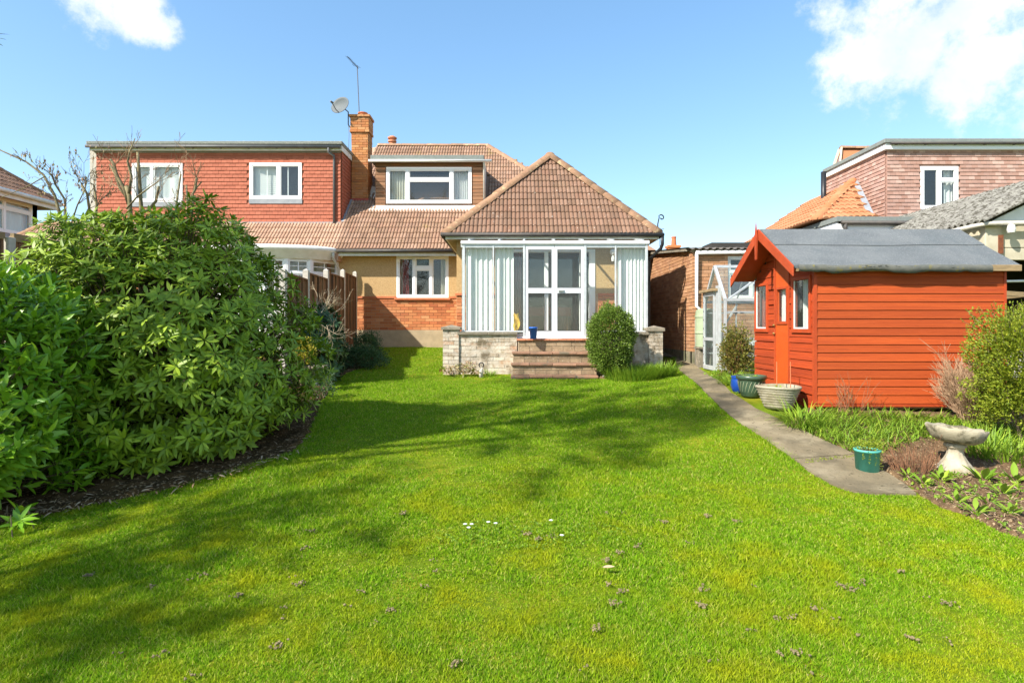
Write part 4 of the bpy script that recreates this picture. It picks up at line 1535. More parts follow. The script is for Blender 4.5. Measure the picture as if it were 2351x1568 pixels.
hi_ = hung(np_, NX0 + .05, NX1, nz0 + .02, PZ(352, NY), [(a - .02, b + .02, c - .12, d_ + .03) for a, b, c, d_ in wins])
hi_ += hung(rightf(NX1), NY + .02, 18.2, nz0 + .02, PZ(352, NY), [], topf=None, botf=lambda y: main_z(y))
pieces('hung_tile', dw_, [UNITBOX], hi_, m['redhung'], limit=290)
for k, (a, b, c, d_) in enumerate(wins):
    if k == 0:
        w = window(nb_, np_, a, b, c, d_, [(.40, []), (1, [])], fw=.075, setback=-.05, curtains=[(.02, .98, 'net', 4)], room=.4)
    else:
        w = window(nb_, np_, a, b, c, d_, [(.56, []), (1, [])], fw=.07, setback=-.05, curtains=[(.02, .55, 'net', 1)], room=.4)
        # slatted blind behind the left light
        bl = MB()
        for i in range(16):
            z = c + .1 + (d_ - c - .2) * i / 15
            bl.pbox(np_, a + .1, a + (b - a) * .54, z - .014, z + .014, -.125, -.118)
        bl.build('slatted_blind', m['net'], w)
        for fx_ in (.32, .72):
            MB().pbox(np_, a + (b - a) * fx_ - .012, a + (b - a) * fx_ + .012, c + .1, d_ - .1, -.05, -.03).build('glazing_bar', m['white'], w)
    MB().pbox(np_, a - .01, b + .01, c - .13, c - .004, -.01, .05).build('lead_apron', m['lead'], w)
# flat roof with chippings, fascia, gutter
MB().box(PX(200, 16.3), NX1 + .10, 16.25, 20.2, PZ(333, 16.3), PZ(325, 16.3)).build('flat_roof', m['chip'], nb_, bevel=.02)
MB().box(NX0 - .06, NX1 + .07, 16.33, 16.36, PZ(346, 16.33), PZ(333, 16.33) - .005).build('fascia', m['fascia'], nb_)
MB().box(NX1 + .045, NX1 + .07, 16.36, 20.1, PZ(346, 16.33), PZ(333, 16.33) - .005).build('fascia', m['fascia'], nb_)
MB().box(NX0 - .02, NX1 + .04, 16.36, NY + .05, PZ(348, 16.4), PZ(346, 16.4)).build('soffit', m['greyfelt'], nb_)
MB().pbox(np_, NX0, NX1, PZ(352, NY), PZ(347, NY), -.02, .035).build('lead_strip', m['lead'], nb_)
MB().tube([(PX(197, 16.27), 16.27, PZ(336, 16.27)), (NX1 + .05, 16.27, PZ(337, 16.27))], .045, 8).build('gutter', m['greypl'], nb_, smooth=True)
for k in range(9):
    x = NX0 + .5 + k * .78
    MB().box(x - .02, x + .02, 16.24, 16.33, PZ(341, 16.3), PZ(338, 16.3)).build('gutter_bracket', m['gutter'], nb_)
xd = PX(754, 16.27)
xe = PX(767, 16.4)
MB().tube([(xd, 16.27, PZ(338, 16.27)), (xd, 16.27, PZ(350, 16.27)), (xe, 16.38, PZ(358, 16.38)), (xe, 16.40, PZ(372, 16.4)), (xe, 16.40, PZ(513, 16.4))], .034, 8).build('downpipe', m['greypl'], nb_, smooth=True)
MB().pbox(np_, NX0 - .14, NX0 + .05, nz0 - .1, nz1 - .02, -.05, .02).build('corner_board', m['conc'], nb_)
MB().pbox(np_, NX0, NX1 + .05, nz0 - .05, nz0 + .02, -.02, .045).build('lead_skirt', m['lead'], nb_)
MB().bar((NX1 + .04, NY - .03, nz0 + .02), (NX1 + .04, 17.4, main_z(17.4) + .05), .09, .03).build('lead_skirt', m['lead'], nb_)
# roof slope under the dormer, and its hipped left end
mb = MB()
q = [(-14.0, EY, EZ - .02), (PARTY, EY, EZ - .02), (PARTY, RY, RZ - .03), (-11.7, RY, RZ - 1.6), (-11.7, 16.42, main_z(16.42) - .02), (-13.1, 16.4, main_z(16.4) - .02)]
mb.add(q + [(a, b, 3.3) for a, b, c in q], [(0, 1, 4, 5), (1, 2, 3, 4), (0, 6, 7, 1), (1, 7, 8, 2), (2, 8, 9, 3), (3, 9, 10, 4), (4, 10, 11, 5), (5, 11, 6, 0), (11, 10, 9, 8, 7, 6)])
nroof = mb.build('roof', m['peachtile'], nb_)


def nspan(t):
    y = EY + t / K
    return (-14.0 + (y - EY), PARTY if y < 16.6 else PARTY)


def nrej(s, t):
    y = EY + t / K
    if y > 16.44 and s < NX1 + .02:
        return True
    return False


nt_ = tile_field(Vector((0, EY, EZ)), UX, VM, NM, 12, nspan, GA, CW, reject=nrej)
pieces('tile', nroof, [TILE], nt_, m['peachtile'], limit=200)
ridge_line(nb_, (-13.95, EY + .05, EZ + .04), (-13.1, 16.4, main_z(16.4) + .03), (0, 0, 1), m['hiptile'], 'hip_tile')
ridge_line(nb_, (-13.1, 16.42, main_z(16.42) + .02), (-11.8, 16.42, main_z(16.42) - .02), (0, 0, 1), m['hiptile'])
# walls and bow window
MB().pbox(front(15.87), -13.7, PARTY - .31, .7, EZ - .05, -6, 0).build('rear_wall', m['brick'], nb_)
MB().box(-13.95, -8.6, EY + .02, EY + .05, EZ - .17, EZ - .03).build('fascia', m['fascia'], nb_)
MB().tube([(-14.0, EY - .05, EZ - .045), (-8.6, EY - .05, EZ - .045)], .05, 8).build('gutter', m['gutter'], nb_, smooth=True)
BC, BH, BD = -6.62, 1.92, 1.0


def bow(s):
    a = -1 + 2 * s
    return Vector((BC + BH * a, 15.86 - BD * (1 - a * a) ** .6, 0))


nseg = 7
cor = MB()
prof = [(0.02, 3.30), (.05, 3.32), (.06, 3.38), (.12, 3.42), (.14, 3.48), (.20, 3.52), (.22, 3.60), (.16, 3.63), (0, 3.66)]
pts = [bow(i / 28) for i in range(29)]
nn = len(prof)
vs, fs = [], []
for i, p in enumerate(pts):
    tn = pts[min(i + 1, 28)] - pts[max(i - 1, 0)]
    nv = Vector((tn.y, -tn.x, 0)).normalized()
    for e, z in prof:
        vs.append((p.x + nv.x * e, p.y + nv.y * e, z))
for i in range(28):
    for j in range(nn - 1):
        fs.append((i * nn + j, (i + 1) * nn + j, (i + 1) * nn + j + 1, i * nn + j + 1))
cor.add(vs, fs).build('bow_cornice', m['whitepaint'], nb_, smooth=True)
mb = MB()
top = [bow(i / 28) for i in range(29)]
mb.add([(p.x, p.y - .02, 3.655) for p in top] + [(p.x, 15.9, 3.70) for p in top], [(i, i + 1, 30 + i, 29 + i) for i in range(28)])
mb.build('bow_roof', m['lead'], nb_)
for k in range(nseg):
    p, q = bow(k / nseg), bow((k + 1) / nseg)
    u = (q - p)
    L = u.length
    pl = Pl((p.x, p.y, 0), u, Vector((u.y, -u.x, 0)))
    w = window(nb_, pl, .01, L - .01, 2.05, 3.32, [(1, [.70])], fw=.05, depth=.08, backing=False, subframe=.035, setback=0)
    gb = MB()
    gb.pbox(pl, L / 2 - .012, L / 2 + .012, 2.12, 3.26, -.045, -.025)
    for zz in (2.4, 2.72, 3.12):
        gb.pbox(pl, .06, L - .06, zz - .009, zz + .009, -.045, -.026)
    gb.build('glazing_bar', m['white'], w)
    MB().pbox(pl, 0, L, .85, 2.05, -.1, 0).build('bow_panel', m['whitepaint'], nb_)
    MB().pbox(pl, -.02, .05, 2.02, 3.32, -.06, .015).build('bow_mullion', m['white'], nb_)
curtain(nb_, front(15.75), -8.3, -5.0, 2.2, 3.3, 0, 12, m['curtain'], .03)
MB().tube([(-4.72, 15.42, 3.5), (-4.72, 15.42, 3.35), (-4.66, 15.72, 3.1), (-4.66, 15.76, 1.0)], .036, 8).build('downpipe', m['conc'], nb_, smooth=True)

# ------------------------------------------------------------------ house far left
fh = thing('brick_house', 'red brick house with white bay windows rising behind the left fence', 'house', (-18.5, 17, 1.0))
rp = rightf(-17.0)
hw = MB()
wall_with_holes(hw, rp, 11, 20.9, .5, 5.95, [(17.2, 20.65, 4.7, 5.85)], -.3, 0)
hw.box(-27, -17.0, 20.6, 20.9, .5, 5.95)
hw.build('wall', m['brick'], fh)
window(fh, rp, 17.2, 20.65, 4.7, 5.85, [(.34, [.72]), (.67, [.72]), (1, [.72])], fw=.09, setback=-.04, curtains=[(.01, .99, 'net', 8)], room=.5)
MB().pbox(rp, 17.0, 20.8, 4.45, 4.68, 0, .06).build('lead_apron', m['lead'], fh)
MB().add([(-16.5, 10.5, 6.0), (-16.5, 21.4, 6.0), (-22, 16.2, 10.2), (-22, 12, 10.2), (-27.5, 10.5, 6.0), (-27.5, 21.4, 6.0)],
         [(0, 1, 2, 3), (1, 5, 2), (3, 2, 5, 4), (0, 3, 4), (0, 4, 5, 1)]).build('roof', m['tile'], fh)
frt = []
vF = Vector((-5.5, 0, 4.2)).normalized()
nF = Vector((4.2, 0, 5.5)).normalized()
frt = tile_field(Vector((-16.5, 0, 6.02)), Vector((0, 1, 0)), vF, nF, 16, lambda t: (15.0, 21.4 - t * .75), .32, .30)
pieces('tile', fh, [roll_tile(.30, .32, 2, .04)], frt, m['tile'], limit=120)
ridge_line(fh, (-16.5, 21.35, 6.05), (-22, 16.2, 10.25), (0, 0, 1), m['hiptile'], 'hip_tile', L=.6, r=.15)
MB().box(-16.62, -16.55, 10.6, 21.3, 5.78, 5.98).box(-27, -16.62, 21.2, 21.27, 5.78, 5.98).build('fascia', m['fascia'], fh)
MB().tube([(-16.46, 10.5, 5.98), (-16.46, 21.3, 5.98)], .07, 8).build('gutter', m['fascia'], fh, smooth=True)
# lower neighbouring roof seen past its corner
MB().add([(-17.2, 21.2, 3.5), (-14.2, 21.2, 3.5), (-14.2, 27, 3.5), (-17.2, 27, 3.5), (-17.0, 23.5, 5.35), (-15.8, 23.5, 4.9)],
         [(0, 1, 5, 4), (1, 2, 5), (2, 3, 4, 5), (3, 0, 4), (0, 3, 2, 1)]).build('porch_roof', m['tile'], fh)
MB().box(-17, -14.4, 21.4, 26, .8, 3.5).build('porch_wall', m['brick'], fh)

# ------------------------------------------------------------------ boundary fence, left
fn = thing('garden_fence', 'brown close-board fence panels between concrete posts ending at the house wall', 'fence', (-4.1, 13, .8))
fpts = [(815, 15.62, 626), (787, 14.15, 621.5), (749, 12.65, 621), (703, 11.15, 621.5), (650, 9.65, 620)]
FP = [Vector((PX(a, d), d, PZ(c, d))) for a, d, c in fpts]
fbi = []
for p in FP:
    g = gz(p.x, p.y)
    mb = MB()
    mb.add([(p.x - .05, p.y - .05, g - .1), (p.x + .05, p.y - .05, g - .1), (p.x + .05, p.y + .05, g - .1), (p.x - .05, p.y + .05, g - .1),
            (p.x - .05, p.y - .05, p.z), (p.x + .05, p.y - .05, p.z), (p.x + .05, p.y + .05, p.z), (p.x - .05, p.y + .05, p.z),
            (p.x, p.y, p.z + .04)],
           [(3, 2, 1, 0), (0, 1, 5, 4), (1, 2, 6, 5), (2, 3, 7, 6), (3, 0, 4, 7), (4, 5, 8), (5, 6, 8), (6, 7, 8), (7, 4, 8)])
    mb.build('post', m['conc'], fn)
for p, q in zip(FP[:-1], FP[1:]):
    u = Vector((p.x - q.x, p.y - q.y, 0))
    L = u.length
    pl = Pl((q.x, q.y, 0), u, Vector((u.y, -u.x, 0)))
    gq = min(gz(q.x, q.y), gz(p.x, p.y))
    zt_ = q.z - .03
    zb = gq + .15
    n = int(L / .105)
    for i in range(n):
        a0 = .05 + (L - .1) * i / n
        a1 = .05 + (L - .1) * (i + 1) / n + .012
        M = bm_of(pl, a0, a1, zb + .06, zt_ - .03, .0 + .008 * (i % 2), .014 + .008 * (i % 2))
        fbi.append((0, M))
    MB().pbox(pl, .05, L - .05, zt_ - .032, zt_, -.03, .045).build('capping_rail', m['fence'], fn)
    for zz in (zb + .3, (zb + zt_) / 2, zt_ - .3):
        MB().pbox(pl, .05, L - .05, zz - .02, zz + .02, -.04, -.004).build('rail', m['fence'], fn)
    for fr in (.02, .25, .5, .75, .98):
        MB().pbox(pl, .05 + (L - .1) * fr - .02, .05 + (L - .1) * fr + .02, zb, zt_ - .035, .022, .05).build('batten', m['fence'], fn)
    MB().pbox(pl, .05, L - .05, gq - .1, zb + .06, -.02, .02).build('gravel_board', m['conc'], fn)
pieces('board', fn, [UNITBOX], fbi, m['fence'])
# older fence further left, behind the laurel
of = thing('old_fence', 'dark weathered fence with a grey concrete post above the laurel', 'fence', (-7.2, 8.2, .4))
pp = at(17, 545, 8.0)
MB().box(pp.x - .07, pp.x + .07, pp.y - .06, pp.y + .06, gz(pp.x, pp.y) - .1, pp.z).build('post', m['conc'], of, bevel=.01)
q0, q1 = at(-150, 500, 7.2), at(262, 590, 10.4)
MB().bar(at(-150, 530, 7.0), at(8, 541, 7.92), .05, .09).bar(at(28, 545, 8.05), at(262, 588, 10.4), .05, .11).build('capping_rail', m['rawwood'], of)
obi = []
for seg_ in ((at(28, 545, 8.05), at(262, 588, 10.4)), (at(-150, 530, 7.0), at(8, 541, 7.92))):
    n = 22
    for i in range(n):
        c = seg_[0].lerp(seg_[1], (i + .5) / n)
        dv = (seg_[1] - seg_[0]) / n
        pl = Pl((c.x, c.y, 0), (dv.x, dv.y, 0), (dv.y, -dv.x, 0))
        hw_ = Vector((dv.x, dv.y, 0)).length / 2
        obi.append((0, bm_of(pl, -hw_, hw_ * .96, gz(c.x, c.y), c.z - .04, -.012, .006 * (i % 2))))
pieces('board', of, [UNITBOX], obi, m['fence'])

# ------------------------------------------------------------------ brick outbuilding on the right
ga = thing('brick_outbuilding', 'small brown brick outbuilding with corrugated roof and white downpipe', 'outbuilding', (4.6, 12.3, .7))
GX, GY = 3.80, 12.30
gtop = lambda y: 3.14 + (y - GY) * .105
gfp, gsp = front(GY), leftf(GX)
gw = (PX(1671, GY), PX(1671, GY) + .95, PZ(686, GY), PZ(588, GY))
mb = MB()
wall_with_holes(mb, gfp, GX + .006, 7.2, .5, 3.12, [gw], -.2, -.006)
mb.prism([(GX + .006, GY + .006, .5), (GX + .006, 17.0, .5), (GX + .006, 17.0, gtop(17)), (GX + .006, GY + .006, gtop(GY))], (.2, 0, 0))
mb.build('wall', m['garmortar'], ga)
gi = brick_items(gfp, GX, 6.2, 1.02, 3.12, [gw], back=.04, proud=.006)
gi2 = brick_items(gsp, GY + .012, 16.6, 1.02, 4.0, back=.04, proud=.006, topf=gtop)
pieces('brick', ga, [UNITBOX], gi + gi2, m['garage'])
MB().pbox(gfp, GX - .01, 7.2, .45, 1.02, -.1, .012).pbox(gsp, GY + .003, 16.9, .45, 1.02, -.1, .010).build('plinth', m['garbase'], ga)
# corrugated roof
mb = MB()
xs = np.arange(GX - .12, 7.3, .0365)
vs = []
for x in xs:
    z = .022 * math.sin((x - GX) / .146 * 2 * math.pi)
    vs += [(x, GY - .14, gtop(GY - .14) + .06 + z), (x, 17.1, gtop(17.1) + .06 + z), (x, GY - .14, gtop(GY - .14) + .045 + z)]
n = len(xs)
mb.add(vs, [(3 * i, 3 * i + 3, 3 * i + 4, 3 * i + 1) for i in range(n - 1)] + [(3 * i, 3 * i + 2, 3 * i + 5, 3 * i + 3) for i in range(n - 1)])
mb.build('corrugated_roof', m['corr'], ga, smooth=False)
MB().pbox(gfp, GX - .02, 7.2, 3.12, 3.185, -.1, .02).build('eaves_board', m['plinth'], ga)
for i in range(9):
    y0 = GY + .15 + i * .5
    MB().prism([(GX - .10, y0, gtop(y0) + .0), (GX - .10, y0 + .48, gtop(y0 + .48) + .0), (GX - .10, y0 + .48, gtop(y0 + .48) + .05), (GX - .10, y0, gtop(y0) + .05)], (.22, 0, 0)).build('verge_slab', m['coping'], ga)
zg = PZ(578, 12.22)
MB().tube([(GX + .05, GY - .08, zg - .02), (7.1, GY - .08, zg + .02)], .045, 8).build('gutter', m['whitepaint'], ga, smooth=True)
px_ = PX(1599.5, 12.22)
MB().tube([(px_, GY - .08, zg), (px_, GY - .06, PZ(703, 12.22)), (PX(1624, 12.1), GY - .2, PZ(724, 12.1))], .034, 8).build('downpipe', m['whitepaint'], ga, smooth=True)
MB().tube([(PX(1613, 12.2), GY - .1, PZ(730, 12.2)), (px_, GY - .05, PZ(735, 12.22)), (px_, GY - .05, .75)], .030, 8).build('overflow_pipe', m['conc'], ga, smooth=True)
window(ga, gfp, gw[0], gw[1], gw[2], gw[3], [(.55, [.62]), (1, [])], fw=.045, setback=.02, mat='whitepaint', room=.6, curtains=())
MB().pbox(gfp, gw[0] - .05, gw[1] + .05, gw[2] - .06, gw[2] - .003, -.04, .05).build('sill', m['redtile'], ga)
# water butt
t = thing('water_butt', 'pale green plastic water butt between the brick wall and the greenhouse', 'water butt', (PX(1617, 12.05), 12.02, .76))
wc = (PX(1620, 12.0), 12.0, .78)
MB().lathe(wc, [(.20, .36), (.20, .62), (.215, .63), (.215, .66), (.205, .67), (.205, .95), (.215, .96), (.215, .99), (.205, 1.0), (.195, 1.10), (.12, 1.14)], 20).build('barrel', m['waterbutt'], t, smooth=False)
MB().box(wc[0] - .19, wc[0] + .19, wc[1] - .17, wc[1] + .17, 1.10, 1.14).box(wc[0] - .17, wc[0] - .08, wc[1] - .12, wc[1] + .12, .70, 1.10).box(wc[0] + .08, wc[0] + .17, wc[1] - .12, wc[1] + .12, .70, 1.10).build('stand', m['coping'], t)

# ------------------------------------------------------------------ greenhouse
gr = thing('greenhouse', 'small aluminium framed greenhouse with a sliding door beside the shed', 'greenhouse', (4.5, 11.2, .72))
HX0, HX1, HY0, HY1 = 3.88, 5.75, 10.62, 11.72
hz0, hze, hzr = .72, 2.04, 2.70
hym = (HY0 + HY1) / 2


def gbar(name, p, q, w=.035, mat='alu'):
    return MB().bar(p, q, w, w).build(name, m[mat], gr)


for x in (HX0, HX1):
    for y in (HY0, HY1):
        gbar('corner_post', (x, y, hz0), (x, y, hze), .045)
    gbar('rafter', (x, HY0, hze), (x, hym, hzr), .05)
    gbar('rafter', (x, HY1, hze), (x, hym, hzr), .05)
    gbar('sill_bar', (x, HY0, hz0 + .02), (x, HY1, hz0 + .02), .05)
for y in (HY0, HY1):
    gbar('eaves_bar', (HX0, y, hze), (HX1, y, hze), .05)
    gbar('sill_bar', (HX0, y, hz0 + .02), (HX1, y, hz0 + .02), .05)
    gbar('glazing_rail', (HX0, y, 1.02), (HX1, y, 1.02), .03)
    gbar('glazing_rail', (HX0, y, 1.82), (HX1, y, 1.82), .022)
gbar('ridge_bar', (HX0, hym, hzr), (HX1, hym, hzr), .05)
for i in range(1, 3):
    x = HX0 + .62 * i
    for y in (HY0, HY1):
        gbar('glazing_bar', (x, y, hz0), (x, y, hze), .022)
        gbar('rafter', (x, y, hze), (x, hym, hzr), .022)
gbar('brace', (HX0 + .05, HY0 + .02, hze), (HX0 + .75, HY0 + .25, hze + .45), .03)
gbar('brace', (HX0 + .95, HY0 + .05, hze - .2), (HX0 + .55, HY0 + .05, hz0 + .3), .03)
gbar('brace', (HX0 + .62, HY1 - .05, hze - .05), (HX0 + .1, HY1 - .05, hz0 + .4), .03)
for i in range(3):
    x0, x1 = HX0 + .62 * i, min(HX1, HX0 + .62 * (i + 1))
    for y in (HY0, HY1):
        MB().box(x0, x1, y - .002, y + .002, hz0 + .04, hze).build('pane', m['greenglass'], gr)
    for y in (HY0, HY1):
        MB().prism([(x0, y, hze), (x1, y, hze), (x1, hym, hzr), (x0, hym, hzr)], (0, 0, .004)).build('pane', m['greenglass'], gr)
MB().add([(HX0, HY0, hze), (HX0, HY1, hze), (HX0, hym, hzr)], [(0, 1, 2)]).build('pane', m['greenglass'], gr)
MB().box(HX0 - .002, HX0 + .002, HY0, HY0 + .36, hz0 + .04, hze).build('pane', m['greenglass'], gr)
dd = MB()
sdp = leftf(HX0)
for a0, a1, b0, b1 in ((11.05, 11.10, hz0, 2.22), (11.62, 11.67, hz0, 2.22), (11.10, 11.62, 2.14, 2.22), (11.10, 11.62, hz0, hz0 + .08), (11.10, 11.62, 1.28, 1.34)):
    dd.pbox(sdp, a0, a1, b0, b1, .03, .06)
dr = dd.build('door', m['alu'], gr)
MB().pbox(sdp, 11.10, 11.62, hz0 + .08, 2.14, .04, .044).build('pane', m['greenglass'], dr)
for yy in (11.0, 10.98 - .1):
    gbar('door_post', (HX0 - .01, yy, hz0), (HX0 - .01, yy, 2.32), .05, 'alu')
bo = MB()
for i in range(9):
    for yy in (11.0, 11.64):
        bo.pbox(sdp, yy - .012, yy + .012, hz0 + .1 + i * .17, hz0 + .124 + i * .17, .06 if yy > 11.5 else .02, .066 if yy > 11.5 else .03)
bo.build('bolt', m['gutter'], gr)
MB().pbox(sdp, 10.95, 11.75, 2.22, 2.27, .0, .12).build('door_rail', m['rawwood'], gr)
MB().box(HX0 + .1, HX1 - .1, HY0 + .1, HY0 + .5, 1.18, 1.21).build('shelf', m['alu'], gr)
for k, (x, mt_) in enumerate(((4.15, 'greentray'), (4.42, 'white'), (4.72, 'greentray'), (5.1, 'greentray'))):
    o = thing('seed_tray' if mt_ == 'greentray' else 'white_tub', ('green plastic tray on the greenhouse shelf' if mt_ == 'greentray' else 'white plastic tub on the greenhouse shelf between green trays'), 'tray' if mt_ == 'greentray' else 'tub', (x, 10.9, 1.21), 'green trays on the greenhouse shelf' if mt_ == 'greentray' else None)
    b = MB()
    w_ = .11
    b.add([(x - w_, 10.78, 1.212), (x + w_, 10.78, 1.212), (x + w_, 11.0, 1.212), (x - w_, 11.0, 1.212),
           (x - w_ * 1.15, 10.75, 1.33), (x + w_ * 1.15, 10.75, 1.33), (x + w_ * 1.15, 11.03, 1.33), (x - w_ * 1.15, 11.03, 1.33)],
          [(3, 2, 1, 0), (0, 1, 5, 4), (1, 2, 6, 5), (2, 3, 7, 6), (3, 0, 4, 7)])
    b.build('tray', m[mt_], o)
    rim = MB()
    for p, q in (((x - .127, 10.75, 1.33), (x + .127, 10.75, 1.33)), ((x - .127, 11.03, 1.33), (x + .127, 11.03, 1.33)), ((x - .127, 10.75, 1.33), (x - .127, 11.03, 1.33)), ((x + .127, 10.75, 1.33), (x + .127, 11.03, 1.33))):
        rim.bar(p, q, .012, .012)
    rim.build('rim', m[mt_], o)

# ------------------------------------------------------------------ orange shed
sh = thing('garden_shed', 'orange painted timber shed with overhanging grey felt roof', 'shed', (5.0, 8.4, .55))
SX0, SX1, SY0, SY1 = 3.87, 6.31, 7.47, 9.30
sz0, sze = .57, 2.30
szr = PZ(532, 8.40) - .03
sym = (SY0 + SY1) / 2
sfp, ssp = front(SY0), leftf(SX0)
tops = lambda y: sze + (szr - sze) * (1 - abs(y - sym) / (sym - SY0))
shn = []
nb2 = 16
for i in range(nb2):
    b0 = sz0 + (sze - sz0) * i / nb2
    b1 = sz0 + (sze - sz0) * (i + 1) / nb2
    tl = Pl((0, SY0 - .004, 0), (1, 0, random.uniform(-.0012, .0012)), (0, -1, .10), (0, .10, 1))
    M = bm_of(tl, SX0 + .03, SX1 - .02, -.5 * (b1 - b0), .5 * (b1 - b0) - .002, -.016, 0)
    M.translation = M.translation + Vector((0, 0, (b0 + b1) / 2)) - Vector((0, 0, 0))
    shn.append((0, M))
pieces('board', sh, [UNITBOX], shn, m['shed'])
MB().box(SX0 + .03, SX1 - .03, SY0 + .004, SY0 + .03, sz0, sze).build('lining', m['shedtrim'], sh)
mb = MB()
mb.box(SX1 - .03, SX1, SY0 + .0, SY1, sz0, sze)
mb.box(SX0 + .03, SX1 - .03, SY1 - .03, SY1, sz0, sze)
mb.build('back_wall', m['shedside'], sh)
# gable end with door and two windows
dY = lambda px: SX0 * F / (px - CX)
fw_, nw_, do_ = (dY(1762), dY(1738)), (dY(1860), dY(1824)), (dY(1811), dY(1783))
wzb, wzt = PZ(755, 7.75), PZ(642, 7.75)
holes = [(fw_[0], fw_[1], wzb, wzt), (nw_[0], nw_[1], wzb, wzt), (do_[0] - .03, do_[1] + .05, sz0, 2.62)]
sgb = []
for i in range(23):
    b0 = sz0 + .108 * i
    b1 = b0 + .108
    mid = (b0 + b1) / 2
    lo, hi = SY0 + .03, SY1
    if mid > sze:
        k = (mid - sze) / (szr - sze)
        if k > .93:
            break
        lo = SY0 + .03 + (sym - SY0) * k
        hi = SY1 - (SY1 - sym) * k
    segs = [(lo, hi)]
    for h in holes:
        if h[2] < mid < h[3]:
            ns = []
            for p, q in segs:
                if q <= h[0] or p >= h[1]: ns.append((p, q))
                else:
                    if h[0] - p > .02: ns.append((p, h[0]))
                    if q - h[1] > .02: ns.append((h[1], q))
            segs = ns
    for p, q in segs:
        tl = Pl((SX0 - .004, 0, 0), (0, 1, random.uniform(-.003, .003)), (-1, 0, .10), (.10, 0, 1))
        M = bm_of(tl, p, q, -.5 * (b1 - b0), .5 * (b1 - b0) - .002, -.016, 0)
        M.translation = M.translation + Vector((0, 0, (b0 + b1) / 2))
        sgb.append((0, M))
pieces('gable_board', sh, [UNITBOX], sgb, m['shedside'])
mb = MB()
wall_with_holes(mb, ssp, SY0 + .03, SY1 - .03, sz0, sze, holes, -.04, -.012)
mb.build('gable_lining', m['shedside'], sh)
MB().prism([(SX0 + .02, SY0 + .03, sze), (SX0 + .02, SY1 - .03, sze), (SX0 + .02, sym, szr - .02)], (.02, 0, 0)).build('gable_lining', m['shedside'], sh)
MB().box(SX0 - .012, SX0 + .030, SY0 - .012, SY0 + .03, sz0, sze).build('corner_trim', m['shedtrim'], sh)
MB().box(SX1 - .02, SX1 + .012, SY0 - .012, SY0 + .03, sz0, sze).build('corner_trim', m['shedtrim'], sh)
MB().box(SX0 + .05, SX1 - .05, SY0 + .1, SY1 - .1, sz0 - .03, sz0).build('floor', m['rawwood'], sh)
for y in (SY0 + .10, sym, SY1 - .10):
    for x in (SX0 + .3, SX1 - .45):
        MB().box(x - .12, x + .12, y - .07, y + .07, gz(x, y) - .1, sz0 - .08).build('foundation_block', m['conc'], sh)
    MB().box(SX0 + .03, SX1 - .03, y - .03, y + .03, sz0 - .08, sz0 - .03).build('bearer', m['rawwood'], sh)
MB().box(SX0 - .005, SX0 + .03, SY0 + .03, SY1, sz0 - .14, sz0 - .002).build('kick_board', m['shedside'], sh)
MB().box(SX0, SX1, SY0 - .004, SY0 + .03, sz0 - .045, sz0 - .002).build('bottom_rail', m['shedtrim'], sh)
# door
d0, d1 = do_
dtop = 2.60
mb = MB()
wall_with_holes(mb, ssp, d0, d1, sz0 + .02, dtop, [(d0 + .03, d1 - .05, PZ(738, 8.33), PZ(664, 8.33))], -.02, .012)
dr = mb.build('door', m['sheddoor'], sh, bevel=.003)
dzb, dzt = PZ(738, 8.33), PZ(664, 8.33)
MB().pbox(ssp, d0 + .02, d1 - .04, dzb - .01, dzt + .01, -.012, -.006).build('pane', m['glass'], dr)
fr = MB()
for a, b, c, e in ((d0 + .01, d1 - .03, dzb - .04, dzb), (d0 + .01, d1 - .03, dzt, dzt + .03), (d0 + .01, d0 + .035, dzb, dzt), (d1 - .055, d1 - .03, dzb, dzt)):
    fr.pbox(ssp, a, b, c, e, .012, .026)
fr.build('pane_bead', m['shedtrim'], dr)
MB().pbox(ssp, d1 + .002, d1 + .05, sz0, dtop + .05, -.02, .018).build('door_post', m['shedtrim'], sh)
MB().pbox(ssp, d0 - .03, d0 - .002, sz0, dtop, -.02, .014).build('door_post', m['shedtrim'], sh)
for zz in (PZ(747, 8.5), PZ(766, 8.5)):
    MB().lathe((SX0 - .035, d1 + .01, zz - .015), [(.008, 0), (.018, .01), (.02, .02), (.012, .03)], 10).build('door_knob', m['brass'], dr)
curtain(dr, ssp, d0 + .05, d1 - .06, dzb, dzt, -.05, 3, m['net'], .012)
for k, (p, q) in enumerate((fw_, nw_)):
    fr = MB()
    t_ = .04
    for a, b, c, e in ((p - t_, q + t_, wzt, wzt + t_), (p - t_, p, wzb, wzt), (q, q + t_, wzb, wzt), (p - t_ - .01, q + t_ + .01, wzb - .055, wzb)):
        fr.pbox(ssp, a, b, c, e, -.01, .028)
    w = fr.build('window', m['shedtrim'], sh, bevel=.003)
    MB().pbox(ssp, p - .01, q + .01, wzb - .01, wzt + .01, -.006, .0).build('pane', m['glass'], w)
    if k == 1:
        curtain(w, ssp, p + .05, p + .3, wzb, wzt, -.06, 2, m['net'], .02)
    inner = MB()
    for a, b, c, e in ((p, p + .02, wzb, wzt), (q - .02, q, wzb, wzt), (p + .02, q - .02, wzb, wzb + .02)):
        inner.pbox(ssp, a, b, c, e, .001, .012)
    inner.build('glazing_bead', m['whitepaint'], w)
mb = MB()
mb.box(SX0 + .5, SX0 + .52, SY0 + .05, SY1 - .05, sz0 + .02, sze)
mb.build('inner_partition', m['dark'], sh)
# roof: two felted slopes with lapped sheets, thick soft edges
RX0, RX1 = 3.56, 6.42
EYN, EYF = 7.36, 9.42
ezn = PZ(609, EYN)
rz = szr + .06
th = .035


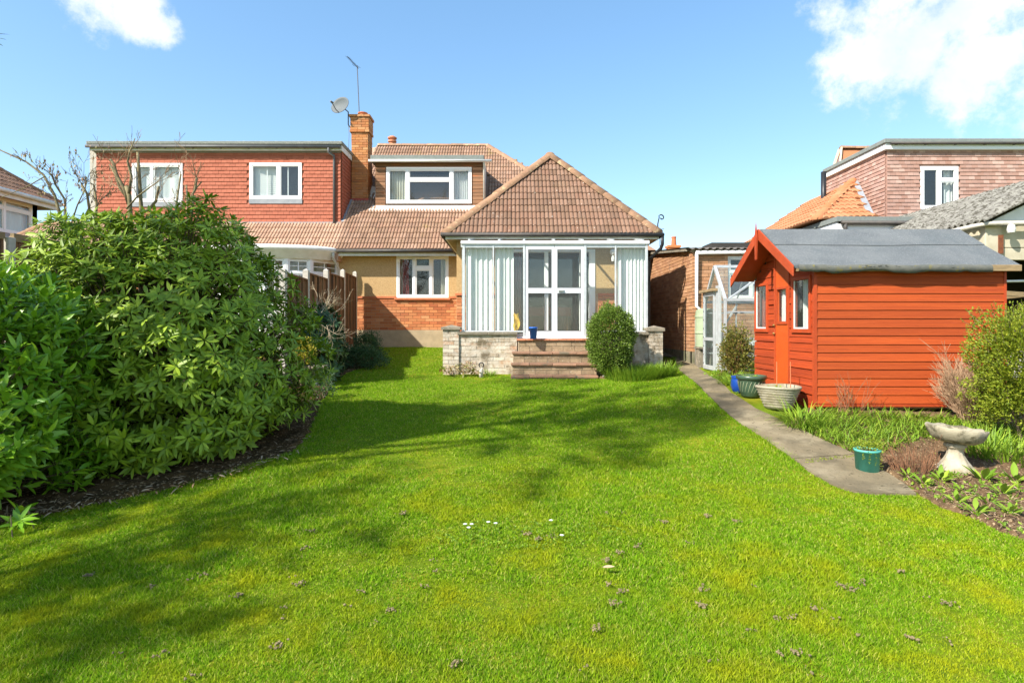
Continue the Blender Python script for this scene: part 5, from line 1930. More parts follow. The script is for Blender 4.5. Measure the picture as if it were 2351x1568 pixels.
def shed_slope(y_e, z_e, y_r, z_r, name):
    n = 10
    mb = MB()
    pts = []
    for i in range(n + 1):
        s = i / n
        sag = -.012 * math.sin(math.pi * s)
        pts.append((y_e + (y_r - y_e) * s, z_e + (z_r - z_e) * s + sag))
    nx_ = 24
    vs = []
    for j in range(nx_ + 1):
        x = RX0 + (RX1 - RX0) * j / nx_
        for y, z in pts:
            wob = .006 * mnoise.noise(Vector((x * 1.7, y * 2, 3)))
            vs.append((x, y, z + wob))
    N_ = len(vs)
    vs += [(a, b, c - th) for a, b, c in vs]
    w_ = n + 1
    fs = []
    for j in range(nx_):
        for i in range(n):
            q = (j * w_ + i, (j + 1) * w_ + i, (j + 1) * w_ + i + 1, j * w_ + i + 1)
            fs += [q, tuple(k + N_ for k in q[::-1])]
    rim = [i for i in range(w_)] + [j * w_ + n for j in range(1, nx_ + 1)] + [nx_ * w_ + i for i in range(n - 1, -1, -1)] + [j * w_ for j in range(nx_ - 1, 0, -1)]
    for k in range(len(rim)):
        a_, b_ = rim[k], rim[(k + 1) % len(rim)]
        fs.append((a_, b_, b_ + N_, a_ + N_))
    mb.add(vs, fs)
    return mb.build(name, m['felt'], sh, smooth=False)


rs = shed_slope(EYN, ezn, sym, rz, 'roof_slope')
shed_slope(EYF, ezn, sym, rz, 'roof_slope')
# upper felt sheet lapping over the lower one
def lap(s0, s1, up, wav):
    mb = MB()
    nx_ = 40
    vs = []
    for j in range(nx_ + 1):
        x = RX0 + .004 + (RX1 - RX0 - .008) * j / nx_
        e = s0 + wav * mnoise.noise(Vector((x * 1.1, 1.7, 0))) - .01 * math.sin((x - RX0) * 1.4)
        for s in (e, (e + s1) / 2, s1):
            y = EYN + (sym - EYN) * s
            z = ezn + (rz - ezn) * s - .012 * math.sin(math.pi * s)
            vs.append((x, y - up * .3, z + up + .006 * mnoise.noise(Vector((x * 1.7, y * 2, 3)))))
    N_ = len(vs)
    vs += [(a, b + .002, c - .006) for a, b, c in vs]
    fs = []
    for j in range(nx_):
        for i in range(2):
            q = (j * 3 + i, (j + 1) * 3 + i, (j + 1) * 3 + i + 1, j * 3 + i + 1)
            fs += [q, tuple(k + N_ for k in q[::-1])]
        fs.append((j * 3, (j + 1) * 3, N_ + (j + 1) * 3, N_ + j * 3))
    mb.add(vs, fs).build('felt_sheet', m['felt'], sh)


lap(.55, .985, .010, .02)
# rolled felt over the front eave
mb = MB()
vs, fs = [], []
nx_ = 60
for j in range(nx_ + 1):
    x = RX0 + .05 + (RX1 - .42 - RX0) * j / nx_
    dz = .010 * mnoise.noise(Vector((x * 2.3, 9, 0))) + .006 * mnoise.noise(Vector((x * 9, 4, 0)))
    for y, z in ((EYN + .03, ezn + .012), (EYN - .012, ezn + .002), (EYN - .022, ezn - .03), (EYN - .018, ezn - .085 + dz * 2), (EYN + .03, ezn - .08 + dz * 2)):
        vs.append((x, y, z + dz))
for j in range(nx_):
    for i in range(4):
        fs.append((j * 5 + i, (j + 1) * 5 + i, (j + 1) * 5 + i + 1, j * 5 + i + 1))
mb.add(vs, fs).build('felt_edge', m['feltedge'], sh, smooth=True)
MB().box(RX0 + .03, RX1 - .02, EYN + .004, EYN + .03, ezn - .075, ezn - .02).build('eaves_batten', m['rawwood'], sh)
MB().box(RX1 - .38, RX1 - .0, EYN - .014, EYN + .02, ezn - .075, ezn + .004).build('eaves_timber', m['rawwood'], sh, bevel=.004)
# moss along the eave
mv = MB()
for i in range(60):
    x = random.choice([random.gauss(4.35, .25), random.gauss(4.55, .08), random.uniform(RX0 + .1, RX1 - .4)])
    if not RX0 + .06 < x < RX1 - .1:
        continue
    r = random.uniform(.006, .02)
    mv.lathe((x, EYN - .012, ezn - .008 + random.uniform(-.03, .006)), [(r * .6, -r * .4), (r, 0), (r * .6, r * .5)], 6)
mv.build('moss', m['hebe'] if False else m['feltedge'], sh)
for y_e in (EYN + .03, EYF - .03):
    MB().prism([(RX0 + .01, y_e, ezn - th - .006), (RX0 + .01, sym, rz - th - .012), (SX0 + .02, sym, rz - th - .012), (SX0 + .02, y_e, ezn - th - .006)], (0, 0, -.014)).build('overhang_lining', m['shedtrim'], sh)
# barge boards and finial
for yy, zz in ((EYN, ezn), (EYF, ezn)):
    a, b = Vector((RX0 - .012, yy, zz)), Vector((RX0 - .012, sym, rz))
    dv = (b - a).normalized()
    mb = MB()
    off = Vector((0, 0, -.135))
    mb.prism([a + Vector((0, 0, .004)) - dv * .02, b + Vector((0, 0, .004)), b + off * 1.1, a + off * .95 - dv * .02], (-.020, 0, 0))
    mb.build('barge_board', m['shedtrim'], sh, bevel=.003)
mb = MB()
z0_, z1_ = PZ(597, 8.4), PZ(507, 8.4)
xf = RX0 - .055
mb.add([(xf + a, sym + b, z0_) for a, b in ((-.012, -.014), (.012, -.014), (.012, .014), (-.012, .014))] +
       [(xf + a, sym + b, (z0_ + z1_) / 2 + .03) for a, b in ((-.014, -.028), (.014, -.028), (.014, .028), (-.014, .028))] +
       [(xf, sym, z1_)],
       [(3, 2, 1, 0)] + [(i, (i + 1) % 4, 4 + (i + 1) % 4, 4 + i) for i in range(4)] + [(4 + i, 4 + (i + 1) % 4, 8) for i in range(4)])
mb.build('finial', m['shedtrim'], sh)

# ------------------------------------------------------------------ right-hand neighbour
rn = thing('tile_hung_house', 'house with pink tile-hung flat-roofed dormer and orange tiled lower roof', 'house', (12, 16, .95))
RD = 16.0
rfp = front(RD)
rX0 = PX(2035, RD)
rz0, rz1 = PZ(500, RD), PZ(346, RD)
rw = (PX(2112, RD), PX(2198, RD), PZ(481, RD), PZ(383, RD))
mb = MB()
wall_with_holes(mb, rfp, rX0, 17.5, rz0 - .3, rz1, [rw], -.1, -.002)
mb.box(rX0, rX0 + .1, RD + .1, 19.4, rz0 - .3, rz1)
rwall = mb.build('dormer_wall', m['pinkhung'], rn)
rtop = lambda y: rz1 - max(0, (y - 18.1)) * 1.2
ri = hung(rfp, rX0, 16.5, rz0, rz1, [(rw[0] - .02, rw[1] + .02, rw[2] - .05, rw[3] + .02)])
ri += hung(leftf(rX0), RD + .02, 19.3, rz0, rz1, [])
pieces('hung_tile', rwall, [UNITBOX], ri, m['pinkhung'], limit=290)
window(rn, rfp, *rw, [(.5, []), (1, [.68])], fw=.075, setback=-.04, room=.8, curtains=[(.7, .95, 'net', 2)])
MB().pbox(rfp, rw[0], rw[1], rw[2] - .14, rw[2] - .005, -.01, .045).build('lead_apron', m['lead'], rn)
mb = MB()
mb.box(rX0 - .16, 17.5, RD - .18, 19.0, PZ(333, RD), PZ(322.5, RD))
mb.build('flat_roof', m['greyfelt'], rn, bevel=.02)
MB().box(rX0 - .11, 17.5, RD - .13, RD - .10, rz1 - .0, PZ(333, RD) - .004).box(rX0 - .11, rX0 - .08, RD - .10, 19.0, rz1, PZ(333, RD) - .004).build('fascia', m['white'], rn)
MB().box(rX0 - .08, 17.5, RD - .1, RD + .02, rz1 - .005, rz1 + .02).box(rX0 - .08, rX0 + .02, RD + .02, 19.0, rz1 - .005, rz1 + .02).build('soffit', m['white'], rn)
for k in range(8):
    MB().box(rX0 + .15 + k * .8, rX0 + .2 + k * .8, RD - .2, RD - .13, PZ(337, RD), PZ(333, RD)).build('gutter_bracket', m['gutter'], rn)
MB().tube([(rX0, RD - .2, PZ(334, RD)), (17.5, RD - .2, PZ(334, RD))], .035, 8).build('gutter', m['gutter'], rn, smooth=True)
# gable behind with its ridge
gpk = at(1934, 342, 18.9)
MB().add([(rX0 - .02, 18.2, 6.5), (rX0 - .02, 19.9, 4.6), gpk, (rX0 + 2.6, 18.9, gpk.z), (rX0 + 2.6, 17.9, 6.4), (rX0 + 2.6, 19.9, 4.6)],
         [(0, 2, 1), (0, 4, 3, 2), (1, 2, 3, 5)]).build('main_roof', m['orangetile'], rn)
ridge_line(rn, gpk + Vector((-.05, 0, .02)), (rX0 + 2.5, 18.9, gpk.z + .02), (0, 0, 1), m['hiptile'])
MB().bar(gpk + Vector((-.05, -.05, .0)), (rX0 - .07, 18.15, 6.5), .05, .10).bar(gpk + Vector((-.05, .05, 0)), (rX0 - .07, 19.95, 4.62), .05, .10).build('verge_board', m['cream'], rn)
# lower orange hipped roof
C_ = Vector((7.40, 14.2, PZ(504, 14.2)))
A_ = Vector((10.15, 17.4, PZ(417, 17.4)))
B_ = Vector((10.24, 19.5, A_.z + .03))
D_ = Vector((7.40, 18.6, C_.z))
E_ = Vector((8.70, 14.2, C_.z + .05))
mb = MB()
mb.add([C_, E_, A_, B_, D_, (A_.x + .03, A_.y + .05, 4.15)], [(0, 1, 2), (0, 2, 3, 4), (1, 5, 2), (0, 4, 3, 5, 1)])
lr = mb.build('lower_roof', m['orangetile'], rn)
n1 = (E_ - C_).cross(A_ - C_).normalized()
if n1.z < 0: n1 = -n1
u1 = (E_ - C_).normalized()
v1 = n1.cross(u1).normalized()
if v1.z < 0: v1 = -v1
hA = (A_ - C_).dot(v1)
sA = (A_ - C_).dot(u1)
LE = (E_ - C_).length
it = tile_field(C_ + n1 * .01, u1, v1, n1, int(hA / .33), lambda t: (sA * t / hA, LE + (sA - LE) * t / hA), .33, .30)
u2 = (C_ - D_).normalized()
n2 = (B_ - D_).cross(C_ - D_).normalized()
if n2.z < 0: n2 = -n2
v2 = n2.cross(u2).normalized()
if v2.z < 0: v2 = -v2
hB = (A_ - D_).dot(v2)
sA2, sB2 = (A_ - D_).dot(u2), (B_ - D_).dot(u2)
LD = (C_ - D_).length
it += tile_field(D_ + n2 * .01, u2, v2, n2, int(hB / .33), lambda t: (0 + sB2 * t / hB, LD + (sA2 - LD) * t / hB), .33, .30)
pieces('tile', lr, [roll_tile(.30, .33, 2, .035)], it, m['orangetile'], limit=250)
ridge_line(rn, C_ + Vector((0, 0, .03)), A_ + Vector((0, 0, .04)), (0, 0, 1), m['orangetile'], 'hip_tile', L=.45, r=.12)
MB().bar(E_ + Vector((.05, 0, .02)), A_ + Vector((.06, -.02, .02)), .14, .03).build('lead_valley', m['lead'], rn)
pe = at(1891, 420, 17.6)
MB().tube([(PX(1891, 17.6), 17.6, 4.6), (PX(1891, 17.6), 17.6, PZ(395, 17.6))], .075, 12).build('flue_pipe', m['blackpl'], rn, smooth=True)
# flat margin, gutter and white fascia in front of it
fc = Vector((PX(1922, 13.5), 13.5, PZ(497, 13.5)))
mb = MB()
mb.prism([(fc.x, 13.5, fc.z - .11), (15.5, 13.5, fc.z - .16), (15.5, 16.0, fc.z - .16), (10.2, 16.0, fc.z - .11), (fc.x, 19.0, fc.z - .11)], (0, 0, .11))
mb.build('margin_roof', m['greyfelt'], rn)
MB().box(fc.x + .04, 15.5, 13.54, 13.57, fc.z - .36, fc.z - .165).box(fc.x + .04, fc.x + .07, 13.57, 19.0, fc.z - .36, fc.z - .115).build('fascia', m['white'], rn)
MB().box(fc.x + .07, 15.5, 13.57, 14.1, fc.z - .37, fc.z - .35).build('soffit', m['white'], rn)
MB().tube([(fc.x + .08, 13.46, fc.z - .15), (15.5, 13.46, fc.z - .19)], .05, 8).build('gutter', m['gutter'], rn, smooth=True)
MB().tube([(PX(1941, 13.46), 13.46, fc.z - .17), (PX(1941, 13.46), 13.46, fc.z - .33), (PX(1950, 13.7), 13.75, fc.z - .50), (PX(1953, 13.9), 14.0, fc.z - .55), (PX(1953, 13.9), 14.0, 1.0)], .045, 8).build('downpipe', m['gutter'], rn, smooth=True)
MB().box(fc.x + .35, 15.5, 14.1, 19.2, .8, fc.z - .36).build('ground_floor_wall', m['cream'], rn)

# prefabricated concrete garage behind the shed
cg = thing('concrete_garage', 'prefabricated concrete garage with lichen-grey corrugated roof behind the shed', 'garage', (9.6, 10.5, .8))
KX, KY = PX(2262, 9.8), 9.8
kz = PZ(516, 9.8)
kp, ks = front(KY), leftf(KX)
lz_ = PZ(597, KY)
mb = MB()
mb.pbox(ks, KY + .05, 15.5, .5, kz, -.12, 0)
mb.build('side_wall', m['concpanel'], cg)
for i in range(8):
    MB().pbox(ks, KY + .1 + i * .68, KY + .74 + i * .68, .6, kz - .05, .002, .03).build('wall_panel', m['concpanel'], cg, bevel=.006)
MB().box(KX - .02, KX + .26, KY - .03, KY + .2, .5, kz + .02).build('gate_post', m['concpanel'], cg, bevel=.012)
lpn = []
for i in range(4):
    x0 = KX + .27 + i * .95
    for b0, b1 in ((lz_, lz_ + .20), (lz_ + .21, kz - .02)):
        MB().pbox(kp, x0, x0 + .94, b0, b1, -.1, -.01).build('lintel_panel', m['concpanel'], cg, bevel=.008)
MB().pbox(kp, KX + .19, KX + .27, lz_ + .1, kz - .18, .03, .045).build('rusty_plate', m['rust'], cg)
GXm = KX + 2.0
rgz = kz + 1.0
MB().prism([(KX + .0, KY + .02, kz), (GXm * 2 - KX, KY + .02, kz), (GXm, KY + .02, rgz - .02)], (0, .06, 0)).build('gable_board', m['whitepaint'], cg)
# roof: corrugated slope, waves run across the slope
mb = MB()
vs = []
n = 0
for y in np.arange(KY - .18, 15.6, .0365):
    z = .028 * math.sin(y / .146 * 2 * math.pi)
    for x, zz in ((KX - .16, kz + .0), (GXm, rgz + .05)):
        vs += [(x, y, zz + z + .06), (x, y, zz + z + .035)]
    n += 1
fs = []
for i in range(n - 1):
    a = 4 * i
    fs += [(a, a + 4, a + 6, a + 2), (a + 1, a + 3, a + 7, a + 5), (a, a + 1, a + 5, a + 4)]
fs += [(0, 2, 3, 1)]
mb.add(vs, fs).build('corrugated_roof', m['asb'], cg)
mb = MB()
mb.add([(GXm, KY - .18, rgz + .06), (GXm * 2 - KX + .16, KY - .18, kz + .06), (GXm * 2 - KX + .16, 15.6, kz + .06), (GXm, 15.6, rgz + .06)], [(0, 1, 2, 3)])
mb.build('corrugated_roof', m['asb'], cg)
MB().tube([(KX - .2, 14.5, kz - .06), (KX - .2, KY - .02, kz - .03), (KX - .05, KY - .12, kz + .0), (KX + 3.5, KY - .12, kz + .03)], .04, 8).build('gutter_pipe', m['conc'], cg, smooth=True)
MB().lathe((KX + .30, KY - .16, kz - .16), [(.05, 0), (.06, .05), (.05, .12), (.02, .14)], 10).build('pipe_outlet', m['whitepaint'], cg)
mb = MB()
mb.box(KX + .1, KX + 4, 13.2, 13.3, .6, kz)
mb.box(KX + 3.9, KX + 4, KY, 13.3, .6, kz)
mb.build('inner_wall', m['dark'], cg)
MB().tube([(KX + .15, KY + .3, PZ(646, 10.0)), (KX + 2.5, KY + .3, PZ(640, 10.0))], .022, 8).build('door_track', m['white'], cg)
fy = 9.0
t = thing('timber_rail_pile', 'pale timber lengths leaning between the shed and the concrete garage', 'timber', (PX(2330, fy), fy, .8))
MB().bar((6.42, fy - .1, PZ(662, fy)), (9.3, fy + .1, PZ(690, fy)), .05, .07).build('plank', m['rawwood'], t)
MB().bar((6.45, fy + .08, PZ(700, fy)), (8.6, fy + .2, PZ(668, fy)), .04, .06).build('plank', m['rawwood'], t)
MB().box(6.6, 6.7, fy - .05, fy + .15, .75, PZ(660, fy)).box(8.4, 8.5, fy - .05, fy + .2, .75, PZ(672, fy)).build('upright', m['rawwood'], t)
t = thing('boundary_wall', 'grey concrete block boundary wall behind the yellow-green shrub', 'wall', (8.5, 9.5, .8))
for r in range(4):
    for i in range(8):
        x0 = 6.5 + i * .45 - (.22 if r % 2 else 0)
        MB().box(x0 + .004, x0 + .446, 9.55, 9.65, .7 + r * .215 + .004, .7 + (r + 1) * .215 - .004).build('block', m['conc'], t)
MB().box(6.3, 10.1, 9.56, 9.64, .7, 1.56).build('mortar_core', m['oldmortar'], t)

# ------------------------------------------------------------------ glimpse down the passage
fhs = thing('far_house', 'distant cream house with red roof glimpsed down the side passage', 'house', (10, 33, 1.0))
mb = MB()
fp_ = front(32)
wall_with_holes(mb, fp_, 5.5, 15, .6, PZ(612, 32), [(PX(1497, 32), PX(1511, 32), PZ(742, 32), PZ(724, 32))], -.3, 0)
mb.build('wall', m['cream'], fhs)
window(fhs, fp_, PX(1497, 32), PX(1520, 32), PZ(742, 32), PZ(724, 32), [(.5, []), (1, [])], fw=.06)
zr_ = PZ(612, 31.5)
MB().add([(5.2, 31.5, zr_), (15.3, 31.5, zr_), (13, 35, zr_ + 1.05), (7.5, 35, zr_ + 1.05), (5.2, 38.5, zr_), (15.3, 38.5, zr_)],
         [(0, 1, 2, 3), (0, 3, 4), (1, 5, 2), (3, 2, 5, 4), (0, 4, 5, 1)]).build('roof', m['orangetile'], fhs)
MB().box(5.2, 15.3, 31.4, 31.45, zr_ - .2, zr_).build('fascia', m['wood'], fhs)
cX0, cX1 = PX(1536, 34), PX(1561, 34)
chs = MB().box(cX0, cX1, 34, 34.6, zr_, PZ(568, 34)).box(cX0 - .06, cX1 + .06, 33.94, 34.66, PZ(568, 34), PZ(563, 34)).build('chimney', m['chimbrick'], fhs)
MB().lathe((PX(1547, 34.3), 34.3, PZ(563, 34)), [(.16, 0), (.13, .45), (.15, .47), (.15, .53), (.1, .54)], 12).build('chimney_pot', m['terra'], chs)
t = thing('rooftop_aerial', 'thin distant television aerial beside the outbuilding chimney', 'aerial', (PX(1517, 34), 34.2, zr_ + 1.4))
ax = PX(1517, 34)
MB().tube([(ax, 34.2, zr_ + 1.2), (ax, 34.2, PZ(524, 34))], .025, 5).build('mast', m['steel'], t)
for k in range(4):
    MB().tube([(ax - .25 + .04 * k, 34.2 - .1 * k, PZ(528 + 5 * k, 34)), (ax + .25 - .04 * k, 34.2 + .1 * k, PZ(524 + 5 * k, 34))], .015, 4).build('element', m['steel'], t)
# a parked car, far away
car = thing('parked_car', 'pale parked car glimpsed at the far end of the side passage', 'car', (6.5, 26, 1.05))
mb = MB()
prof_ = [(-2.1, .35), (-2.15, .75), (-1.4, .92), (-.75, 1.40), (.75, 1.42), (1.5, .98), (2.1, .85), (2.15, .4)]
mb.prism([(6.6 + a, 25.2, 1.05 + b) for a, b in prof_], (0, 1.6, 0))
mb.build('body', m['carpaint'], car, bevel=.05)
for a in (-1.35, 1.35):
    for yy in (25.18, 26.62):
        MB().tube([(6.6 + a, yy, 1.37), (6.6 + a, yy + .2, 1.37)], .32, 16).build('wheel', m['tyre'], car)
MB().prism([(6.6 + a, 25.19, 1.05 + b) for a, b in ((-1.25, .95), (-.7, 1.33), (.7, 1.35), (1.3, 1.0))], (0, -.012, 0)).build('side_window', m['dark'], car)
# ------------------------------------------------------------------ plants
def leaf_mesh(w=.30, fold=.10, droop=.18, rows=4, tip=.85):
    V, Fs = [], []
    for i in range(rows + 1):
        s = i / rows
        ww = w * (math.sin(math.pi * min(1, s ** tip)) ** .75) * .5 if 0 < i < rows else .012
        z = -droop * s * s
        for k in (-1, 0, 1):
            V.append((k * ww, s, z + (abs(k) * fold * ww * 2)))
    for i in range(rows):
        for k in range(2):
            a = i * 3 + k
            Fs.append((a, a + 1, a + 4, a + 3))
    return V, Fs


SMALL = ([(0, 0, 0), (.28, .45, .05), (0, 1, -.08), (-.28, .45, .05)], [(0, 1, 2), (0, 2, 3)])
BIGL = [leaf_mesh(.30, .14, .18), leaf_mesh(.33, .20, .06), leaf_mesh(.28, .08, .36)]
RHL = [leaf_mesh(.27, -.06, .14), leaf_mesh(.30, .10, .03), leaf_mesh(.25, -.12, .32)]


def orient(p, d, up, s, ws=1.0):
    d = d.normalized()
    x = d.cross(up)
    if x.length < 1e-3:
        x = d.cross(Vector((.3, .7, .2)))
    x.normalize()
    z = x.cross(d)
    M = Matrix.Identity(4)
    M.col[0] = (*(x * s * ws), 0)
    M.col[1] = (*(d * s), 0)
    M.col[2] = (*(z * s), 0)
    M.col[3] = (*p, 1)
    return M


def rvec():
    while True:
        v = Vector((random.uniform(-1, 1), random.uniform(-1, 1), random.uniform(-1, 1)))
        if .05 < v.length < 1:
            return v.normalized()


def shell(c, r, n, e=.8, amp=.14, fr=1.6, inner=(.86, 1.0), seed=0, zcut=-.8, fn=None):
    """points and outward normals on a lumpy rounded body"""
    out = []
    c = Vector(c)
    while len(out) < n:
        u = rvec()
        if u.z < zcut:
            continue
        q = Vector([math.copysign(abs(k) ** e, k) for k in u])
        k = 1 + amp * mnoise.noise(Vector((u.x * fr + seed, u.y * fr, u.z * fr))) * 2 + amp * .5 * mnoise.noise(Vector((u.x * 4 + seed, u.y * 4, u.z * 4)))
        f = random.uniform(*inner) * k
        p = Vector((q.x * r[0], q.y * r[1], q.z * r[2])) * f
        if fn:
            p = fn(p)
        nrm = Vector((u.x / r[0], u.y / r[1], u.z / r[2])).normalized()
        out.append((c + p, nrm))
    return out


def hide_low(p):
    return p.z > gz(p.x, p.y) + .04


def whorl_bush(name, label, c, r, n_out, n_in, leaf, per, mats, mat, seed, tilt=(1.1, 1.8), up=.45, twig='bark', e=.8, amp=.14, fn=None, zc=-.8, limit=300, shoot=0.0):
    base = Vector((c[0], c[1], gz(c[0], c[1])))
    t = thing(name, label, 'shrub', tuple(base))
    items = []
    tw = MB()
    random.seed(seed)
    for lay, (nn_, rng_) in enumerate(((n_out, (.9, 1.04)), (n_in, (.55, .86)))):
        for p, nrm in shell(c, r, nn_, e=e, amp=amp, inner=rng_, seed=seed, zcut=zc, fn=fn):
            if not hide_low(p):
                continue
            ax = (nrm * .8 + Vector((0, 0, up)) + rvec() * .35).normalized()
            a0 = random.uniform(0, 6.28)
            s0 = ax.cross(Vector((.2, .5, .9))).normalized()
            s1 = ax.cross(s0)
            k = per + random.randint(-2, 2)
            for i in range(k):
                th = a0 + i * 2.4
                rad = s0 * math.cos(th) + s1 * math.sin(th)
                ti = random.uniform(*tilt)
                off = 0
                if shoot:
                    q = i / k
                    off = -shoot * (1 - q)
                    ti = tilt[1] + (tilt[0] - tilt[1]) * q + random.uniform(-.15, .15)
                d = ax * math.cos(ti) + rad * math.sin(ti)
                sz = leaf * random.uniform(.72, 1.15)
                items.append((random.randrange(len(mats)), orient(p + ax * off + d * .012, d, ax + rvec() * .15, sz, random.uniform(.85, 1.15))))
            if random.random() < .28:
                q = Vector((base.x + (p.x - base.x) * .35, base.y + (p.y - base.y) * .35, base.z + (p.z - base.z) * .55))
                tw.tube([p, p.lerp(q, .4) + rvec() * .05, q], [.004, .006, .010], 4, cap=False)
    for k in range(7):
        a = k * .9 + seed
        f = Vector((base.x + .2 * math.cos(a), base.y + .2 * math.sin(a), base.z - .05))
        e_ = Vector((base.x + r[0] * .6 * math.cos(a), base.y + r[1] * .6 * math.sin(a), c[2] + r[2] * .3))
        tw.tube([f, f.lerp(e_, .4) + Vector((0, 0, .15)), e_], [.03 * min(1, r[0]), .02 * min(1, r[0]), .010 * min(1, r[0])], 6)
    tw.build('stems', m[twig], t)
    pieces('leaf', t, mats, items, m[mat], limit=limit, rest='foliage', smooth=True)
    return t


def rh_fn(p):
    # undercut near the ground, flat spreading top
    k = 1 - .20 * max(0, p.z / 1.5)
    return Vector((p.x * k, p.y * k, p.z))


whorl_bush('rhododendron', 'large dark green rhododendron shrub with whorled leaves beside the lawn', (-3.88, 6.40, 1.33), (1.56, 1.30, 1.50), 2500, 1300, .108, 10, RHL, 'rhodo', 5, tilt=(.7, 1.95), e=.88, amp=.12, fn=rh_fn, zc=-.93)
whorl_bush('laurel_shrub', 'bright green laurel shrub with long glossy leaves at the lawn edge', (-4.80, 4.85, 1.08), (1.22, .78, 1.08), 1300, 500, .128, 9, BIGL, 'laurel', 9, tilt=(.35, 1.25), up=.75, e=.75, amp=.10, shoot=.13)
whorl_bush('laurel_seedling', 'small laurel seedling with a single rosette on the lawn edge', (PX(20, 4.35), 4.3, .07), (.15, .14, .10), 9, 0, .12, 7, BIGL, 'laurel', 3, tilt=(.5, 1.3), up=.6, limit=60)


def fine_bush(name, label, c, r, n, leaf, mat, seed, e=.9, amp=.16, twig='bark', zc=-.85, fn=None, inner=(.7, 1.03), stems=8, fr=2.2, up=.5, cat='shrub', clump=5, shoots=0):
    base = Vector((c[0], c[1], gz(c[0], c[1])))
    t = thing(name, label, cat, tuple(base))
    random.seed(seed)
    items = []
    for p, nrm in shell(c, r, n // clump, e=e, amp=amp, inner=inner, seed=seed, zcut=zc, fn=fn, fr=fr):
        if not hide_low(p):
            continue
        for i in range(clump):
            d = (nrm + rvec() * .9 + Vector((0, 0, up))).normalized()
            items.append((0, orient(p + rvec() * leaf * 1.1, d, rvec(), leaf * random.uniform(.7, 1.3))))
    tw = MB()
    for p, nrm in shell(c, r, shoots, e=e, amp=amp, inner=(.92, 1.0), seed=seed, zcut=-.3, fn=fn, fr=fr):
        d = (nrm + Vector((0, 0, .7)) + rvec() * .5).normalized()
        L = random.uniform(.05, .15)
        tw.tube([p - d * .05, p + d * L], [.0025, .0012], 3, cap=False)
        for i in range(9):
            items.append((0, orient(p + d * (L * i / 8), (d * .6 + rvec()).normalized(), rvec(), leaf * random.uniform(.6, 1.0))))
    pieces('leaf', t, [SMALL], items, m[mat], limit=0, rest='foliage')
    for k in range(stems):
        a = k * 2.4 + seed
        f = Vector((base.x + .12 * r[0] * math.cos(a), base.y + .12 * r[1] * math.sin(a), base.z - .03))
        e_ = Vector((c[0] + r[0] * .7 * math.cos(a), c[1] + r[1] * .7 * math.sin(a), c[2] + r[2] * random.uniform(-.1, .6)))
        tw.tube([f, f.lerp(e_, .5) + rvec() * .04, e_], [.014, .010, .004], 5)
    tw.build('stems', m[twig], t)
    return t


def egg(p):
    return Vector((p.x * (1 - .12 * max(0, -p.z / .6)), p.y, p.z))


d = 11.2
fine_bush('clipped_shrub', 'rounded clipped green shrub growing beside the brick steps', (PX(1402, d), d, (PZ(705, d) + .55) / 2 + .03), (.42, .40, .65), 30000, .034, 'boxleaf', 21, e=.88, amp=.13, shoots=110, fn=egg, fr=3, inner=(.78, 1.02))
d = 6.35
fine_bush('golden_shrub', 'yellow-green bushy shrub growing beyond the orange shed corner', (PX(2365, d), d, 1.06), (.54, .50, .66), 30000, .030, 'hebe', 22, e=.95, amp=.22, inner=(.55, 1.05), fr=2.6, shoots=260)
d = 10.0
fine_bush('mixed_shrub', 'straggly shrub with brown and green leaves in front of the greenhouse', (PX(1690, d), d, 1.08), (.27, .25, .46), 7000, .036, 'mixleaf', 23, amp=.2, inner=(.35, 1.1), stems=22, twig='redtwig')
g = gp(812, 848)
fine_bush('low_dark_shrub', 'low spreading dark green shrub at the foot of the fence', (g.x + .05, g.y + .25, g.z + .2), (.48, .40, .26), 8000, .036, 'darkleaf', 24, amp=.25, inner=(.6, 1.1))
fine_bush('upright_dark_shrub', 'small upright dark green shrub against the last fence panel', (PX(838, 13.2), 13.4, gz(-3.3, 13.4) + .28), (.30, .26, .34), 4500, .036, 'darkleaf', 25, amp=.2, inner=(.5, 1.1))
d = 9.4
fine_bush('yellow_shrub', 'small yellow-leaved shrub between the rhododendron and fence', (PX(698, d), d, PZ(805, d)), (.17, .16, .26), 1300, .032, 'yellowleaf', 26, amp=.2, inner=(.4, 1.1))
whorl_bush('dark_laurel', 'dark green laurel with bare pruned pale twigs on top by the fence', (PX(722, 10.3), 10.4, 1.12), (.46, .46, .72), 330, 150, .12, 8, BIGL, 'darkleaf', 31, tilt=(.9, 1.7), up=.1, limit=150)
fine_bush('grey_shrub', 'small grey-green shrub under the rhododendron edge', (PX(742, 9.0), 8.9, gz(-2.9, 8.9) + .2), (.22, .2, .24), 1200, .03, 'darkleaf', 33, amp=.2, inner=(.5, 1.1))


def grow(mb, p, d, L, r, depth, spread=.5, lift=.12, kids=3, tip=.0015, wob=.18, n=5, record=None):
    pts, rad = [p], [r]
    k = 4
    dd = d.normalized()
    for i in range(k):
        dd = (dd + rvec() * wob + Vector((0, 0, lift * .3))).normalized()
        p = p + dd * (L / k)
        pts.append(p)
        rad.append(max(tip, r * (1 - .55 * (i + 1) / k)))
    mb.tube(pts, rad, max(3, n), cap=True)
    if record is not None and depth <= 1:
        record.extend(pts[1:])
    if depth <= 0:
        return
    for i in range(kids):
        j = random.randint(1, k)
        nd = (dd + rvec() * spread + Vector((0, 0, lift))).normalized()
        grow(mb, pts[j], nd, L * random.uniform(.45, .75), max(tip, rad[j] * random.uniform(.5, .75)), depth - 1, spread, lift, kids, tip, wob, n - 1, record)


